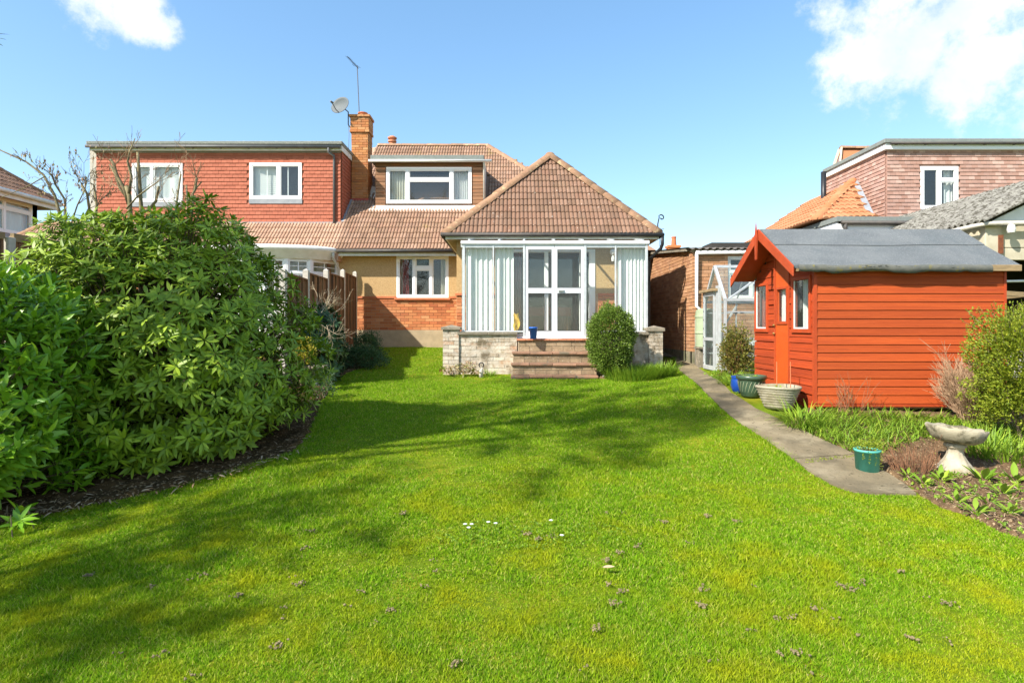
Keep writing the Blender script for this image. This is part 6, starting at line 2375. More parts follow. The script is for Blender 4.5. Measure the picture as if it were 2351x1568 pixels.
def twiggy(name, label, base, n, h, spread, mat, r=.006, depth=2, kids=3, cat='shrub', seed=1, lean=(0, 0), start=.06, leaf=None):
    random.seed(seed)
    t = thing(name, label, cat, tuple(base))
    mb = MB()
    rec = []
    for i in range(n):
        a = random.uniform(0, 6.28)
        q = random.random() ** .6
        d_ = Vector((math.cos(a) * spread * q + lean[0], math.sin(a) * spread * q + lean[1], 1)).normalized()
        p = Vector(base) + Vector((math.cos(a) * start * q, math.sin(a) * start * q, -.03))
        grow(mb, p, d_, h * random.uniform(.5, .8), r, depth, .55, .10, kids, .0016, .10, 4, rec)
    mb.build('twigs', m[mat], t)['kind'] = 'stuff'
    if leaf:
        items = [(0, orient(p, rvec() + Vector((0, 0, .5)), rvec(), leaf[0] * random.uniform(.6, 1.2))) for p in rec if random.random() < leaf[2]]
        pieces('leaf', t, [SMALL], items, m[leaf[1]], limit=0, rest='young_leaves')
    return t


twiggy('dry_shrub', 'pale brown leafless twiggy shrub standing in front of the shed', gp(2222, 975), 60, .62, .40, 'twig', .0045, 3, 4, seed=41, lean=(-.03, 0), leaf=(.016, 'mixleaf', .03))
twiggy('bare_rose', 'thin bare thorny stems growing against the shed boards', gp(1950, 958), 12, .52, .75, 'redtwig', .0035, 2, 3, seed=42, leaf=(.02, 'mixleaf', .12))
twiggy('cut_back_perennial', 'clump of cut back red-brown stems beside the teal bucket', gp(2092, 1084), 60, .34, .50, 'redtwig', .0045, 1, 2, seed=43, start=.16, leaf=(.02, 'mixleaf', .05))
twiggy('pruned_twig_tuft', 'tangle of bare pruned pale twigs above the dark laurel by the fence', Vector((PX(715, 10.35), 10.3, gz(-3.5, 10.3))), 1, 1.0, .1, 'paletwig', .02, 0, 0, seed=44)
random.seed(45)
tq = bpy.data.objects.get('pruned_twig_tuft')
mb = MB()
for i in range(46):
    p = Vector((PX(712, 10.3) + random.uniform(-.42, .42), 10.2 + random.uniform(-.4, .3), 1.35 + random.uniform(0, .5)))
    grow(mb, p, rvec() + Vector((0, -.2, .6)), random.uniform(.2, .42), .006, 2, .7, .05, 3, .002, .2, 4)
mb.build('twigs', m['paletwig'], tq)['kind'] = 'stuff'

# pruned tree stems behind the rhododendron
def px_tree(name, label, base, lines, d, mat, cat='tree', seed=3, twigs=0, tmat=None, buds=None):
    random.seed(seed)
    t = thing(name, label, cat, base)
    tr = MB()
    tips = []
    for pts, r0, r1, dd in lines:
        P3 = [at(a, b, d + dd) for a, b in pts]
        n = len(P3)
        tr.tube(P3, [.62 * (r0 + (r1 - r0) * i / (n - 1)) for i in range(n)], 7)
        tips += [(P3[i], (P3[i] - P3[i - 1]).normalized()) for i in range(1, n)]
    tr.build('trunk', m[mat], t, smooth=True)
    rec = []
    tw = MB()
    for i in range(twigs):
        p, dv = random.choice(tips)
        grow(tw, p, dv + rvec() * .9, random.uniform(.14, .42), .006, 2, .6, .06, 3, .0025, .16, 4, rec)
    if twigs:
        tw.build('twigs', m[tmat or mat], t)['kind'] = 'stuff'
    if buds and rec:
        items = [(0, orient(p, Vector((0, 0, -1)) + rvec() * .3, rvec(), buds[0] * random.uniform(.5, 1.3))) for p in rec if random.random() < buds[2]]
        pieces('catkin', t, [SMALL], items, m[buds[1]], limit=0, rest='catkins')
    return t


D0 = 8.9
g0 = gz(PX(300, D0), D0)
zz_ = HY - (g0 - EYE) * F / D0
px_tree('pollarded_tree', 'pruned tree with thick cut stems in front of the red dormer', (PX(305, D0), D0, g0), [
    ([(305, zz_), (302, 560), (297, 450), (290, 428)], .07, .045, 0),
    ([(296, 470), (284, 432), (268, 402), (262, 380), (254, 366)], .045, .032, .0),
    ([(292, 455), (276, 435), (262, 395), (252, 378)], .030, .022, .15),
    ([(296, 445), (302, 405), (293, 372), (297, 350), (310, 318)], .038, .010, -.1),
    ([(290, 480), (315, 452), (342, 432), (362, 418)], .022, .014, -.2),
    ([(340, zz_), (335, 560), (325, 490), (322, 440), (319, 390), (316, 350)], .065, .030, .2),
    ([(324, 490), (345, 478), (358, 462), (365, 428)], .042, .030, .1)],
    D0, 'greenbark', seed=51, twigs=20, tmat='twig')
g0 = gz(PX(420, D0), D0)
zz_ = HY - (g0 - EYE) * F / D0
px_tree('coppiced_tree', 'bare coppiced stems rising above the rhododendron before the red dormer', (PX(412, D0), D0, g0), [
    ([(400, zz_), (398, 560), (402, 490), (415, 400)], .035, .022, 0),
    ([(425, zz_), (420, 560), (404, 490), (428, 470), (448, 436), (452, 408)], .045, .026, .1),
    ([(440, 452), (452, 430), (463, 418)], .022, .016, .15),
    ([(432, zz_), (432, 560), (431, 490), (428, 425)], .03, .02, -.1),
    ([(438, 560), (441, 480), (444, 448)], .03, .024, .2)],
    D0, 'greenbark', seed=52, twigs=12, tmat='twig')
D0 = 9.6
g0 = gz(PX(160, D0), D0)
zz_ = HY - (g0 - EYE) * F / D0
px_tree('bare_hazel', 'slender leafless tree with catkins in front of the left house', (PX(160, D0), D0, g0), [
    ([(165, zz_), (158, 600), (142, 510), (126, 450), (100, 402), (60, 372), (0, 345), (-40, 330)], .055, .010, 0),
    ([(150, 540), (150, 460), (128, 425), (118, 400)], .03, .022, .1),
    ([(155, 540), (178, 470), (195, 435), (205, 400)], .022, .006, .2),
    ([(162, 560), (205, 480), (200, 445), (188, 425)], .04, .028, .3),
    ([(215, 560), (222, 470), (216, 425)], .04, .026, .2),
    ([(104, 405), (60, 430), (0, 455), (-40, 462)], .014, .005, -.1)],
    D0, 'greenbark', seed=53, twigs=46, tmat='bark', buds=(.045, 'driedleaf', .20))

# ------------------------------------------------------------------ strap leaves, ground cover
def strap(verts, faces, p, d, L, w, bend, nseg=4):
    side = d.cross(Vector((0, 0, 1)))
    if side.length < 1e-3:
        side = Vector((1, 0, 0))
    side.normalize()
    b0 = len(verts)
    q = Vector(p)
    dd = d.normalized()
    for i in range(nseg + 1):
        ww = w * (1 - (i / nseg) ** 2) * .5 + .0006
        verts.append(tuple(q - side * ww))
        verts.append(tuple(q + side * ww))
        dd = (dd + Vector((0, 0, -bend / nseg))).normalized()
        q = q + dd * (L / nseg)
    for i in range(nseg):
        a = b0 + 2 * i
        faces.append((a, a + 1, a + 3, a + 2))


def strap_clump(name, label, c, n, L, w, spread, mat, seed, bend=1.0, rad=.12, cat='plant', kind=None, parent_thing=True, region=None):
    random.seed(seed)
    vs, fs, rn_ = [], [], []
    for i in range(n):
        a = random.uniform(0, 6.28)
        q = random.random() ** .5
        if region:
            x, y = region()
        else:
            x, y = c[0] + rad * q * math.cos(a), c[1] + rad * q * math.sin(a)
        p = Vector((x, y, gz(x, y)))
        b = random.uniform(0, 6.28) if region else a + random.uniform(-.6, .6)
        d_ = Vector((math.cos(b) * spread * random.uniform(.3, 1), math.sin(b) * spread * random.uniform(.3, 1), 1))
        n0 = len(vs)
        strap(vs, fs, p, d_, L * random.uniform(.5, 1.15), w * random.uniform(.7, 1.2), bend * random.uniform(.6, 1.5))
        rn_ += [random.random()] * (len(vs) - n0)
    o0 = Vector(c)
    V = np.array(vs) - np.array(o0)
    me = np_mesh(name, V, [np.array(fs)], np.array(rn_), smooth=True)
    if kind:
        o = link(name, me, m[mat], None)
        o.location = o0
        tag(o, label, cat, kind=kind)
        return o
    t = thing(name, label, cat, tuple(o0))
    o = link('strap_leaves', me, m[mat], t)
    o['kind'] = 'stuff'
    return t


strap_clump('montbretia_clump', 'clump of arching bright green strap leaves beside the stone planter', gp(1845, 975), 330, .34, .011, .9, 'strap', 61, 1.2, .26)
strap_clump('bluebell_clump', 'low tuft of bright green strap leaves beside the steps', gp(1452, 869), 1700, .30, .012, .6, 'strap', 62, .75, .52)
strap_clump('crocosmia_clump', 'green strap leaf tuft between the clipped shrub and path', gp(1516, 864), 800, .30, .012, .6, 'strap', 63, .75, .28)
strap_clump('daffodil_tuft', 'grassy leaf tuft under the straggly shrub by the greenhouse', gp(1690, 880), 260, .24, .009, .8, 'strap', 64, 1.0, .26)
strap_clump('iris_clump', 'upright green blades growing behind the stone bird bath', gp(2260, 1040), 220, .30, .012, .55, 'strap', 65, .8, .32)
strap_clump('daylily_clump', 'fresh green blades under the golden shrub', gp(2330, 1055), 260, .30, .012, .7, 'strap', 66, .9, .36)
strap_clump('grass_tuft', 'tuft of long grass at the low wall foot by the hoop ornament', gp(1125, 862), 120, .17, .006, .7, 'strap', 67, .8, .12)
reg_poly = [gp(*p) for p in [(1830, 985), (1990, 1055), (2060, 1030), (2120, 1010), (2300, 1030), (2420, 1040), (2420, 1000), (2200, 965), (1880, 948)]]
rx = [p.x for p in reg_poly]
ry = [p.y for p in reg_poly]


def reg():
    while True:
        x, y = random.uniform(min(rx), max(rx)), random.uniform(min(ry), max(ry))
        if bool(inside([(p.x, p.y) for p in reg_poly], np.array([x]), np.array([y]))[0]):
            return x, y


strap_clump('bed_greenery', 'dense low green leaves filling the bed before the shed', gp(2050, 990), 5200, .19, .010, .9, 'strap', 68, 1.1, kind='stuff', region=reg)
reg_poly2 = [gp(*p) for p in [(1640, 868), (1694, 905), (1735, 890), (1735, 862), (1700, 855)]]


def broad_plant(name, label, c, n, L, mat, seed, group=None):
    random.seed(seed)
    t = thing(name, label, 'plant', tuple(c), group)
    items = []
    for i in range(n):
        a = i * 2.4
        d_ = Vector((math.cos(a), math.sin(a), random.uniform(.5, 1.5)))
        items.append((random.randrange(3), orient(Vector(c) + Vector((math.cos(a), math.sin(a), 0)) * .02 + Vector((0, 0, .01 + .012 * (i % 4))), d_, Vector((0, 0, 1)), L * random.uniform(.6, 1.1), 1.0)))
    pieces('leaf', t, BIGL, items, m[mat], limit=60, smooth=True)


k = 0
for (px, py, n, L) in ((2258, 1108, 11, .17), (2300, 1140, 9, .15), (2160, 1108, 12, .13), (2120, 1118, 9, .12), (2195, 1160, 8, .12), (2240, 1185, 7, .13), (2320, 1185, 8, .13), (2085, 1100, 9, .11), (2270, 1160, 6, .10), (2210, 1135, 7, .10), (2330, 1110, 9, .16)):
    if L > .14:
        lab, grp_ = 'larger broad-leaved green plant on bare soil beyond the bird bath foot', 'larger sprouting plants in the soil bed'
    elif px < 2170:
        lab, grp_ = 'low broad-leaved green plant at the foot of the cut back stems', 'plants below the cut back stems'
    else:
        lab, grp_ = 'small broad-leaved green seedling on bare soil near the lawn edge', 'seedlings near the lawn edge'
    broad_plant('bed_plant', lab, gp(px, py), n, L, 'strap', 70 + k, grp_)
    k += 1
# dried hydrangea by the low wall
c = gp(1055, 864)
t = thing('hydrangea', 'low hydrangea with dried brown flower heads below the low wall', 'plant', tuple(c))
random.seed(81)
items, it2 = [], []
for i in range(7):
    hc = c + Vector((random.uniform(-.30, .30), random.uniform(-.08, .15), random.uniform(.07, .24)))
    for j in range(70):
        u = rvec()
        items.append((0, orient(hc + u * random.uniform(.05, .085), u + rvec() * .4, rvec(), .036)))
for i in range(70):
    p = c + Vector((random.uniform(-.4, .4), random.uniform(-.1, .25), random.uniform(.03, .2)))
    it2.append((i % 3, orient(p, rvec() + Vector((0, 0, .4)), Vector((0, 0, 1)), .09, 1.6)))
pieces('petal', t, [SMALL], items, m['driedleaf'], limit=0, rest='flower_heads')
pieces('leaf', t, BIGL, it2, m['mixleaf'], limit=70, smooth=True)
# small leafy weeds at the foot of walls and path
def weeds(name, label, poly, n, s, mat, seed):
    random.seed(seed)
    P = [(p.x, p.y) for p in poly]
    xs, ys = [p[0] for p in P], [p[1] for p in P]
    items = []
    while len(items) < n:
        x, y = random.uniform(min(xs), max(xs)), random.uniform(min(ys), max(ys))
        if inside(P, np.array([x]), np.array([y]))[0]:
            for i in range(5):
                items.append((0, orient(Vector((x, y, gz(x, y) + .012)), rvec() + Vector((0, 0, 1.0)), rvec(), s * random.uniform(.5, 1.3))))
    t = pieces_stuff(name, label, [SMALL], items, mat)


def pieces_stuff(name, label, bases, items, mat, cat='plants'):
    Vs, Fs, R, off = [], [], [], 0
    for k in range(len(bases)):
        ms = [np.array(M) for kk, M in items if kk == k]
        if not ms:
            continue
        A = np.array(ms)
        V = np.array(bases[k][0])
        Wv = np.einsum('mij,nj->mni', A[:, :3, :3], V) + A[:, None, :3, 3]
        fa = np.array(bases[k][1])
        Fs.append((fa[None] + (off + np.arange(len(ms)) * len(V))[:, None, None]).reshape(-1, fa.shape[1]))
        Vs.append(Wv.reshape(-1, 3))
        R.append(np.repeat(rng.random(len(ms)), len(V)))
        off += len(V) * len(ms)
    o = link(name, np_mesh(name, np.concatenate(Vs), Fs, np.concatenate(R)), m[mat], None)
    tag(o, label, cat, kind='stuff')
    return o


weeds('bed_weeds', 'scattered small weeds over the soil bed', [gp(*p) for p in [(2060, 1110), (2351, 1235), (2351, 1090), (2130, 1085)]], 900, .035, 'strap', 91)
weeds('path_weeds', 'low weeds along the path and greenhouse foot', [gp(*p) for p in [(1620, 862), (1700, 918), (1740, 905), (1725, 872), (1650, 850)]], 700, .05, 'strap', 92)
weeds('path_moss', 'green moss growing in the joints of the concrete path', [gp(*p) for p in [(1842, 1060), (1965, 1047), (1962, 1053), (1850, 1068)]], 500, .018, 'hebe', 93)
weeds('clover_patch', 'patch of small round clover and daisy leaves in the lawn', [gp(*p) for p in [(960, 1230), (1120, 1195), (1350, 1195), (1480, 1230), (1340, 1268), (1080, 1262)]], 1500, .016, 'strap', 94)
# leaf litter under the shrubs
random.seed(95)
items = []
for i in range(520):
    px, py = random.uniform(-60, 720), 0
    a = random.random()
    base_y = np.interp(px, [-60, 0, 110, 260, 420, 560, 680, 720], [1225, 1205, 1180, 1150, 1118, 1083, 1040, 985])
    p = gp(px, base_y - abs(random.gauss(0, 26)) + 8)
    items.append((random.randrange(3), orient(p + Vector((0, 0, random.uniform(.02, .05))), Vector((random.uniform(-1, 1), random.uniform(-1, 1), random.uniform(-.15, .15))), Vector((random.uniform(-.4, .4), random.uniform(-.4, .4), 1)), random.uniform(.025, .075), .9)))
pieces_stuff('leaf_litter', 'dry brown leaf litter under the rhododendron and laurel', BIGL, items, 'deadleaf', 'leaves')
items = []
for i in range(900):
    px, py = random.uniform(2070, 2351), random.uniform(1090, 1235)
    if py > np.interp(px, [2060, 2110, 2200, 2280, 2351], [1128, 1140, 1180, 1215, 1246]) - 6:
        continue
    p = gp(px, py)
    items.append((random.randrange(3), orient(p + Vector((0, 0, random.uniform(.02, .05))), Vector((random.uniform(-1, 1), random.uniform(-1, 1), random.uniform(-.2, .2))), Vector((random.uniform(-.4, .4), random.uniform(-.4, .4), 1)), random.uniform(.02, .07), .45)))
pieces_stuff('soil_litter', 'dry stalks and leaf bits scattered over the soil bed', BIGL, items, 'deadleaf', 'leaves')

# ------------------------------------------------------------------ pots, bird bath and small things
def pot_soil(t, c, r, h):
    MB().lathe((c.x, c.y, c.z + h), [(r, -.03), (r * .98, 0), (r * .3, .012)], 20).build('soil', m['soil'], t)


c = gp(1795, 942)
c = Vector((c.x + .02, c.y + .14, c.z))
t = thing('stone_planter', 'round pale ribbed stone planter on the path by the shed door', 'planter', tuple(c))
prof = [(.15, 0), (.165, .02)]
for i in range(7):
    z = .02 + .035 * i
    prof += [(.165 + .014 * i + .009, z + .010), (.165 + .014 * (i + 1) + .005, z + .024), (.165 + .014 * (i + 1) - .002, z + .034)]
prof += [(.275, .272), (.285, .285), (.280, .305), (.245, .305), (.235, .25), (.01, .25)]
MB().lathe(c, prof, 30, fn=lambda i, r, z, th: (r * (1 + .012 * math.sin(3 * th)), z + .006 * math.sin(2 * th))).build('bowl', m['planter'], t, smooth=True)
pot_soil(t, c, .232, .262)
for dx in (-.03, .15):
    MB().tube([(c.x + dx, c.y - .02, c.z + .25), (c.x + dx + .008, c.y, c.z + .62)], .006, 5).build('cane', m['terra'], t)
for i in range(12):
    M = orient(c + Vector((random.uniform(-.12, .08), random.uniform(-.1, .1), .265)), rvec() + Vector((0, 0, .8)), rvec(), .06)
    pieces('leaf', t, [SMALL], [(0, M)], m['strap'], limit=1)
c = gp(1733, 913)
c = Vector((c.x, c.y + .12, c.z))
t = thing('green_pot', 'dark green glazed pot with slanting pale ribs before the shed', 'pot', tuple(c))
MB().lathe(c, [(.12, 0), (.14, .02), (.17, .13), (.182, .23), (.19, .25), (.205, .255), (.208, .30), (.195, .305), (.175, .30), (.165, .24), (.01, .24)], 28).build('body', m['greenpot'], t, smooth=True)
for k in range(22):
    a = 2 * math.pi * k / 22
    pts = []
    for i in range(6):
        s = i / 5
        z = .05 + .17 * s
        r = .143 + (.184 - .143) * s + .001
        b = a + .35 * s
        pts.append((c.x + r * math.cos(b), c.y + r * math.sin(b), c.z + z))
    MB().tube(pts, [.003, .007, .008, .008, .007, .003], 5).build('rib', m['greenrib'], t, smooth=True)
pot_soil(t, c, .172, .27)
weed = [(0, orient(c + Vector((random.uniform(-.12, .12), random.uniform(-.12, .12), .275)), rvec() + Vector((0, 0, 1)), rvec(), .035)) for i in range(60)]
pieces('leaf', t, [SMALL], weed, m['strap'], limit=0, rest='seedlings')
c = gp(1704, 904)
c = Vector((c.x + .02, c.y + .14, c.z))
t = thing('blue_pot', 'small glossy blue glazed pot half behind the green pot', 'pot', tuple(c))
MB().lathe(c, [(.08, 0), (.10, .02), (.125, .10), (.12, .19), (.11, .21), (.122, .225), (.12, .245), (.105, .245), (.10, .20), (.01, .2)], 24).build('body', m['bluepot'], t, smooth=True)
c = gp(2006, 1090)
c = Vector((c.x, c.y + .10, c.z))
t = bucket('teal_bucket', 'teal green plastic bucket with creeping plant at the path end', 'bucket', c, .098, .112, .225, m['teal'])
pot_soil(t, c, .10, .205)
random.seed(97)
it = [(0, orient(c + Vector((random.uniform(-.1, .13), random.uniform(-.1, .1), random.uniform(.2, .30))), rvec() + Vector((0, 0, .6)), rvec(), .022)) for i in range(420)]
for s in range(5):
    a = -2.4 + s * .45
    for i in range(18):
        it.append((0, orient(c + Vector((.118 * math.cos(a) + random.uniform(-.008, .008), .118 * math.sin(a), .21 - .19 * i / 18 * (.4 + .15 * s))), rvec(), rvec(), .014)))
pieces('leaf', t, [SMALL], it, m['hebe'], limit=0, rest='creeper')

# bird bath
c = gp(2198, 1088)
c = Vector((c.x + .07, c.y + .12, c.z - .01))
t = thing('bird_bath', 'weathered stone bird bath with tilted shell bowl on a fluted pedestal', 'bird bath', tuple(c))
prof = [(.17, 0), (.175, .02), (.165, .045), (.15, .055), (.125, .075), (.095, .12), (.07, .17), (.062, .215), (.07, .235), (.088, .245), (.092, .265), (.08, .28), (.06, .285)]
MB().lathe(c, prof, 40, fn=lambda i, r, z, th: (r * (1 + (.06 if i < 4 else .045) * math.cos((6 if i < 4 else 10) * th)), z)).build('pedestal', m['stonepale'], t, smooth=True)
cb = c + Vector((0, 0, .28))
prof = [(.06, 0), (.15, .010), (.205, .045), (.235, .10), (.25, .145), (.24, .155), (.222, .13), (.17, .07), (.10, .045), (.01, .035)]


def scallop(i, r, z, th):
    k = 1 + (.028 * math.cos(9 * th) if 2 <= i <= 6 else .02 * math.cos(9 * th)) + .05 * math.cos(th - .5)
    return r * k, z + (.006 * math.cos(9 * th) * (i in (3, 4, 5)) + .03 * math.cos(th - math.pi) * (r / .28))


MB().lathe(cb, prof, 54, fn=scallop).build('bowl', m['stone'], t, smooth=True)

# slab table at the left, half hidden
c = gp(718, 888)
c = Vector((c.x, c.y + .1, c.z))
t = thing('stone_bird_table', 'weathered stone slab on a pale pedestal beside the rhododendron', 'bird table', tuple(c))
MB().box(c.x - .2, c.x + .22, c.y - .17, c.y + .17, c.z + .31, c.z + .365).build('slab', m['coping'], t, bevel=.012)
MB().lathe(c, [(.10, 0), (.10, .03), (.06, .06), (.045, .16), (.06, .28), (.09, .31)], 16).build('pedestal', m['stonepale'], t, smooth=True)

# iron hoop ornament by the wall
c = gp(1105, 866)
t = thing('hoop_ornament', 'small black iron hoop on a grey stem by the low wall', 'ornament', tuple(c))
hp = [(c.x + .045 * math.cos(a) + .0, c.y + .02, c.z + .235 + .045 * math.sin(a)) for a in np.linspace(-1.2, 4.2, 18)]
MB().tube(hp, .011, 6).build('hoop', m['blackpl'], t, smooth=True)
MB().tube([(c.x, c.y + .02, c.z - .02), (c.x - .01, c.y + .02, c.z + .10), (c.x + .02, c.y + .02, c.z + .19)], [.045, .04, .010], 8).build('stem', m['conc'], t, smooth=True)

# stones by the steps
def stone(label, px, py, r, group=None):
    c = gp(px, py)
    o = thing('stone', label, 'stone', tuple(c), group)
    mb = MB()
    mb.lathe((c.x, c.y, c.z), [(r * .6, -.02), (r, r * .3), (r * .85, r * .75), (r * .3, r * 1.05)], 9, fn=lambda i, rr, z, th: (rr * (1 + .2 * mnoise.noise(Vector((math.cos(th) * 1.3 + px, math.sin(th) * 1.3, i * .6)))), z))
    mb.build('rock', m['conc'], o, smooth=True)


stone('pale rounded stone at the steps corner in the grass', 1388, 866, .05, 'stones beside the steps')
stone('pale rounded stone at the steps corner in the grass', 1396, 868, .055, 'stones beside the steps')
stone('grey stone among leaves below the right pier', 1420, 838, .07)
stone('rough grey stone on the strap leaves beneath the pier cap', 1433, 822, .07)

# ------------------------------------------------------------------ lawn grass
def lawn_grass():
    lawn = [gp(*p) for p in [(-140, 1240), (0, 1203), (110, 1178), (260, 1147), (420, 1114), (560, 1080), (680, 1038), (720, 985), (742, 930), (760, 880), (800, 858), (856, 838), (868, 812)]]
    poly = [(p.x, p.y) for p in lawn] + [(-3.6, 15.75), (-1.3, 15.75), (-1.3, 11.6), (xsteps[0] + .02, 11.6), (xsteps[0] - .05, 11.05)] + \
           [(xsteps[1] + .1, 11.05)] + [(p.x, p.y) for p in BED_S[1:4]] + [(p.x - .0, p.y) for p in PL] + [(p.x, p.y) for p in bed_edge] + [(5.4, 2.5), (4, .6), (-4, .6), (-5, 3.2)]
    bands = [(.8, 2.2, 2500), (2.2, 3.4, 8500), (3.4, 5, 5200), (5, 7.5, 2700), (7.5, 11, 1500), (11, 15.8, 900)]
    Xs, Ys, Ss = [], [], []
    for y0, y1, den in bands:
        x0, x1 = -1.02 * y1 - .5, 1.02 * y1 + .5
        n = int((x1 - x0) * (y1 - y0) * den)
        x = rng.uniform(x0, x1, n)
        y = rng.uniform(y0, y1, n)
        k = (np.abs(x) < 1.0 * y + .8) & inside(poly, x, y)
        Xs.append(x[k])
        Ys.append(y[k])
        Ss.append(np.full(k.sum(), 1.0 if y1 < 5 else (1.25 if y1 < 8 else 1.6)))
    # ragged longer fringe along the edges of path and beds
    ed = [Vector((p.x, p.y, 0)) for p in PL] + bed_edge
    ed2 = [Vector((p.x, p.y, 0)) for p in lawn]
    for line in (ed, ed2):
        for a, b in zip(line[:-1], line[1:]):
            L = (b - a).length
            if L > 4:
                continue
            n = int(L * 420)
            s = rng.random(n)
            Xs.append(a.x + (b.x - a.x) * s + rng.normal(0, .022, n))
            Ys.append(a.y + (b.y - a.y) * s + rng.normal(0, .022, n))
            Ss.append(np.full(n, 1.7))
    x, y, sc = np.concatenate(Xs), np.concatenate(Ys), np.concatenate(Ss)
    z = gzn(x, y) + .006 * np.sin(x * 2.1 + y * 1.3) + .004 * np.sin(x * 3.7 - y * 2.9) - .016
    # long and short patches
    f = .5 + .25 * np.sin(x * 1.9 + 1.3 * np.sin(y * 1.1)) + .25 * np.sin(y * 2.6 + 1.7 * np.sin(x * .9 + 2))
    f2 = np.sin(x * 7.3 + 2 * np.sin(y * 5.1)) * np.sin(y * 6.7 + 2 * np.sin(x * 4.3))
    n = len(x)
    B = 4
    X = np.repeat(x, B) + rng.normal(0, .007, n * B)
    Y = np.repeat(y, B) + rng.normal(0, .007, n * B)
    Zz = np.repeat(z, B)
    h = np.repeat((.011 + .014 * f + .006 * f2) * sc, B) * rng.uniform(.5, 1.35, n * B)
    a = rng.uniform(0, 2 * np.pi, n * B)
    lean = h * rng.uniform(.2, 1.15, n * B)
    w = np.repeat(np.where(sc > 1.2, .0040, .0026), B) * rng.uniform(.7, 1.3, n * B)
    ca, sa = np.cos(a), np.sin(a)
    wa = rng.uniform(0, 2 * np.pi, n * B)
    wx, wy = np.cos(wa) * w, np.sin(wa) * w
    V = np.empty((n * B, 3, 3), np.float32)
    V[:, 0] = np.stack([X - wx, Y - wy, Zz], -1)
    V[:, 1] = np.stack([X + wx, Y + wy, Zz], -1)
    V[:, 2] = np.stack([X + ca * lean, Y + sa * lean, Zz + h], -1)
    Fq = np.arange(n * B * 3).reshape(-1, 3)
    rnd = np.repeat(rng.random(n * B), 3)
    me = np_mesh('lawn_grass', V.reshape(-1, 3), [Fq], rnd)
    o = link('lawn_grass', me, m['grass'], None)
    tag(o, 'short mown grass and moss covering the sloping lawn', 'grass', kind='stuff')
    print('grass blades', n * B)


def grass_material():
    mt = pmat('grass_blade', (.2, .3, .02), ramp=[(.135, .30, .008), (.20, .39, .009), (.105, .24, .008), (.27, .45, .012), (.165, .34, .009), (.30, .40, .02), (.42, .39, .12)], rnd=.22, rough=.7, spec=.08, translucent=.35,
              stain=(.37, .40, .010), stain_scale=2.1, stain_lo=.42, stain_hi=.70, stain_y=(8.5, 3.0))
    return mt


m['grass'] = grass_material()
lawn_grass()
# long fine grass in the borders between lawn and wall
# worm casts, fallen leaves, daisies
random.seed(101)
wc_ = MB()
for i in range(64):
    px, py = random.uniform(150, 2300), random.uniform(1290, 1560)
    if random.random() < .25:
        py = random.uniform(1150, 1300)
        px = random.uniform(700, 1700)
    p0 = gp(px, py)
    for j in range(random.choice((3, 5, 8, 14, 18))):
        r = random.uniform(.0025, .0075)
        p = p0 + Vector((random.gauss(0, .016), random.gauss(0, .016), .004 + r * .5 + random.uniform(0, .008)))
        wc_.lathe(p, [(r * .7, -r), (r * 1.1, 0), (r * .6, r * .6)], 6, fn=lambda i_, rr, z, th: (rr * random.uniform(.6, 1.4), z))
o = wc_.build('worm_casts', m['wormcast'], None)
tag(o, 'small brown worm casts and soil crumbs dotted over the lawn', 'soil', kind='stuff')
for (px, py, a, s) in ((1383, 1312, .4, .075),):
    p = gp(px, py) + Vector((0, 0, .028))
    o = thing('fallen_leaf', 'single pale curled dead leaf lying on the mown lawn', 'leaf', tuple(p))
    pieces('blade', o, [leaf_mesh(.34, .2, -.1)], [(0, orient(p, Vector((math.cos(a), math.sin(a) - .6, .05)), Vector((0, -.3, 1)), s, 1))], m['deadleaf'], limit=1)
for (px, py) in ((1068, 1214), (1076, 1222), (1083, 1214), (1121, 1209), (1138, 1212), (1265, 1205), (1290, 1240)):
    p = gp(px, py)
    o = thing('daisy', 'tiny white daisy flowering in the mown lawn', 'daisy', tuple(p), 'daisies in the lawn')
    MB().lathe(p + Vector((0, 0, .032)), [(.003, 0), (.013, .004), (.012, .006), (.003, .006)], 12, fn=lambda i, r, z, th: (r * (1 + .18 * math.cos(6 * th)), z)).build('petals', m['daisy'], o)
    MB().tube([p, p + Vector((.002, 0, .033))], .0012, 4).build('stalk', m['strap'], o)

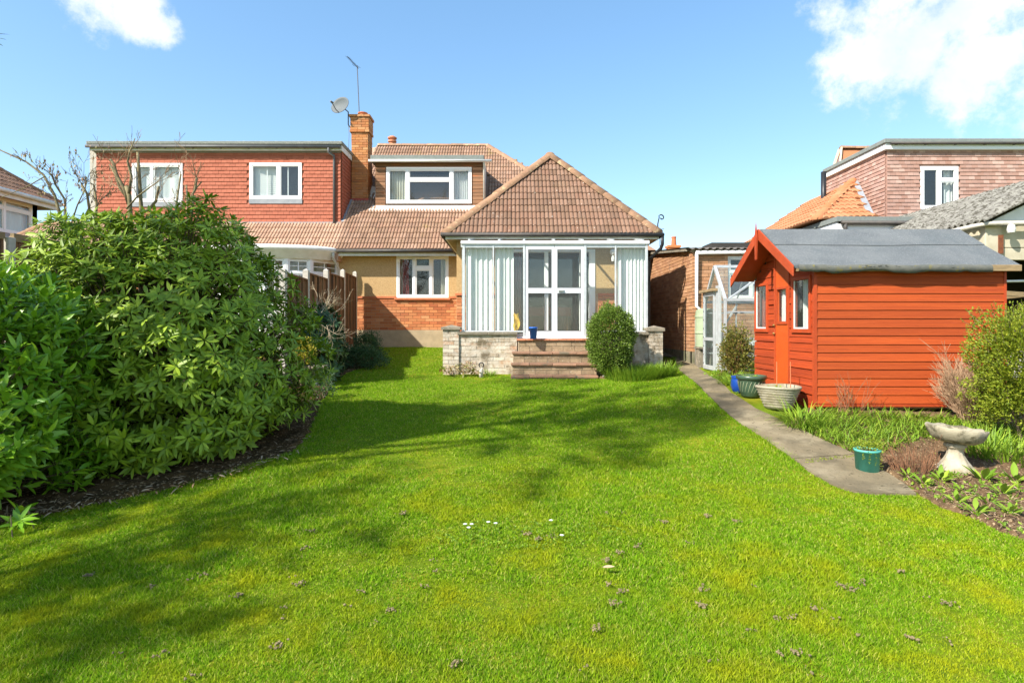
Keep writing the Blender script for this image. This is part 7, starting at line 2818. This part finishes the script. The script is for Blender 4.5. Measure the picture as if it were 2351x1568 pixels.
# ------------------------------------------------------------------ trees beside the photographer that shade the lawn
def shade_tree(name, label, base, trunk_h, crown, r, n, leaf, mat, seed, limbs=9, gaps=.5, lean=(0, 0)):
    random.seed(seed)
    t = thing(name, label, 'tree', base)
    b = Vector(base)
    c = Vector(crown)
    mb = MB()
    mb.tube([b - Vector((0, 0, .1)), b.lerp(c, .35) + Vector((.1, 0, 0)), c], [.16, .12, .05], 8)
    ends = []
    for i in range(limbs):
        s = random.uniform(.25, .95)
        p = b.lerp(c, s)
        a = i * 2.4
        e = c + Vector((math.cos(a) * r[0] * .8, math.sin(a) * r[1] * .8, random.uniform(-.7, .8) * r[2]))
        mid = p.lerp(e, .5) + Vector((0, 0, .25))
        mb.tube([p, mid, e], [.06, .035, .012], 6)
        for k in range(5):
            grow(mb, p.lerp(e, random.uniform(.4, 1)), rvec() + (e - p).normalized(), random.uniform(.5, 1.1), .012, 2, .6, .05, 3, .003, .15, 4, ends)
    mb.build('trunk', m['bark'], t)
    items = []
    for p in ends:
        if mnoise.noise(p * .9 + Vector((seed, 0, 0))) < gaps - .5 and False:
            continue
        for k in range(n):
            items.append((random.randrange(2), orient(p + rvec() * .12, rvec() + Vector((0, 0, -.2)), rvec(), leaf * random.uniform(.6, 1.2))))
    pieces('leaf', t, BIGL[:2], items, m[mat], limit=0, rest='crown')
    return t


shade_tree('evergreen_tree', 'tall evergreen tree whose leaf tips hang in at the sky edge', (-6.4, 3.2, 0.0), 3, (-5.1, 3.4, 7.0), (2.1, 1.9, 1.8), 3, .12, 'conifer', 111, limbs=13)
shade_tree('bay_tree', 'bushy evergreen bay tree beside the laurel at the garden edge', (-6.5, .9, 0.0), 2, (-6.3, 1.1, 3.4), (.9, .8, .9), 3, .12, 'conifer', 112, limbs=7)
# the leaf spray at the top left of the view
t = thing('overhanging_spray', 'few dark green leaf tips poking in against the sky', 'branch', (-5.0, 3.4, 3.6))
e_ = at(-30, 88, 3.9)
MB().tube([(-6.4, 3.1, 4.6), (-5.0, 3.4, 4.0), e_], [.03, .014, .004], 6).build('twig', m['bark'], t)
sp_ = [(at(-12, 80, 3.9), at(21, 76, 3.9)), (at(-12, 88, 3.9), at(13, 88, 3.88)), (at(-14, 96, 3.9), at(7, 104, 3.9)), (at(-30, 85, 3.9), at(-5, 60, 3.95))]
pieces('leaf', t, [leaf_mesh(.24, .1, .12)], [(0, orient(a, b - a, Vector((.1, -.4, 1)), (b - a).length, 1)) for a, b in sp_], m['conifer'], limit=10, smooth=True)
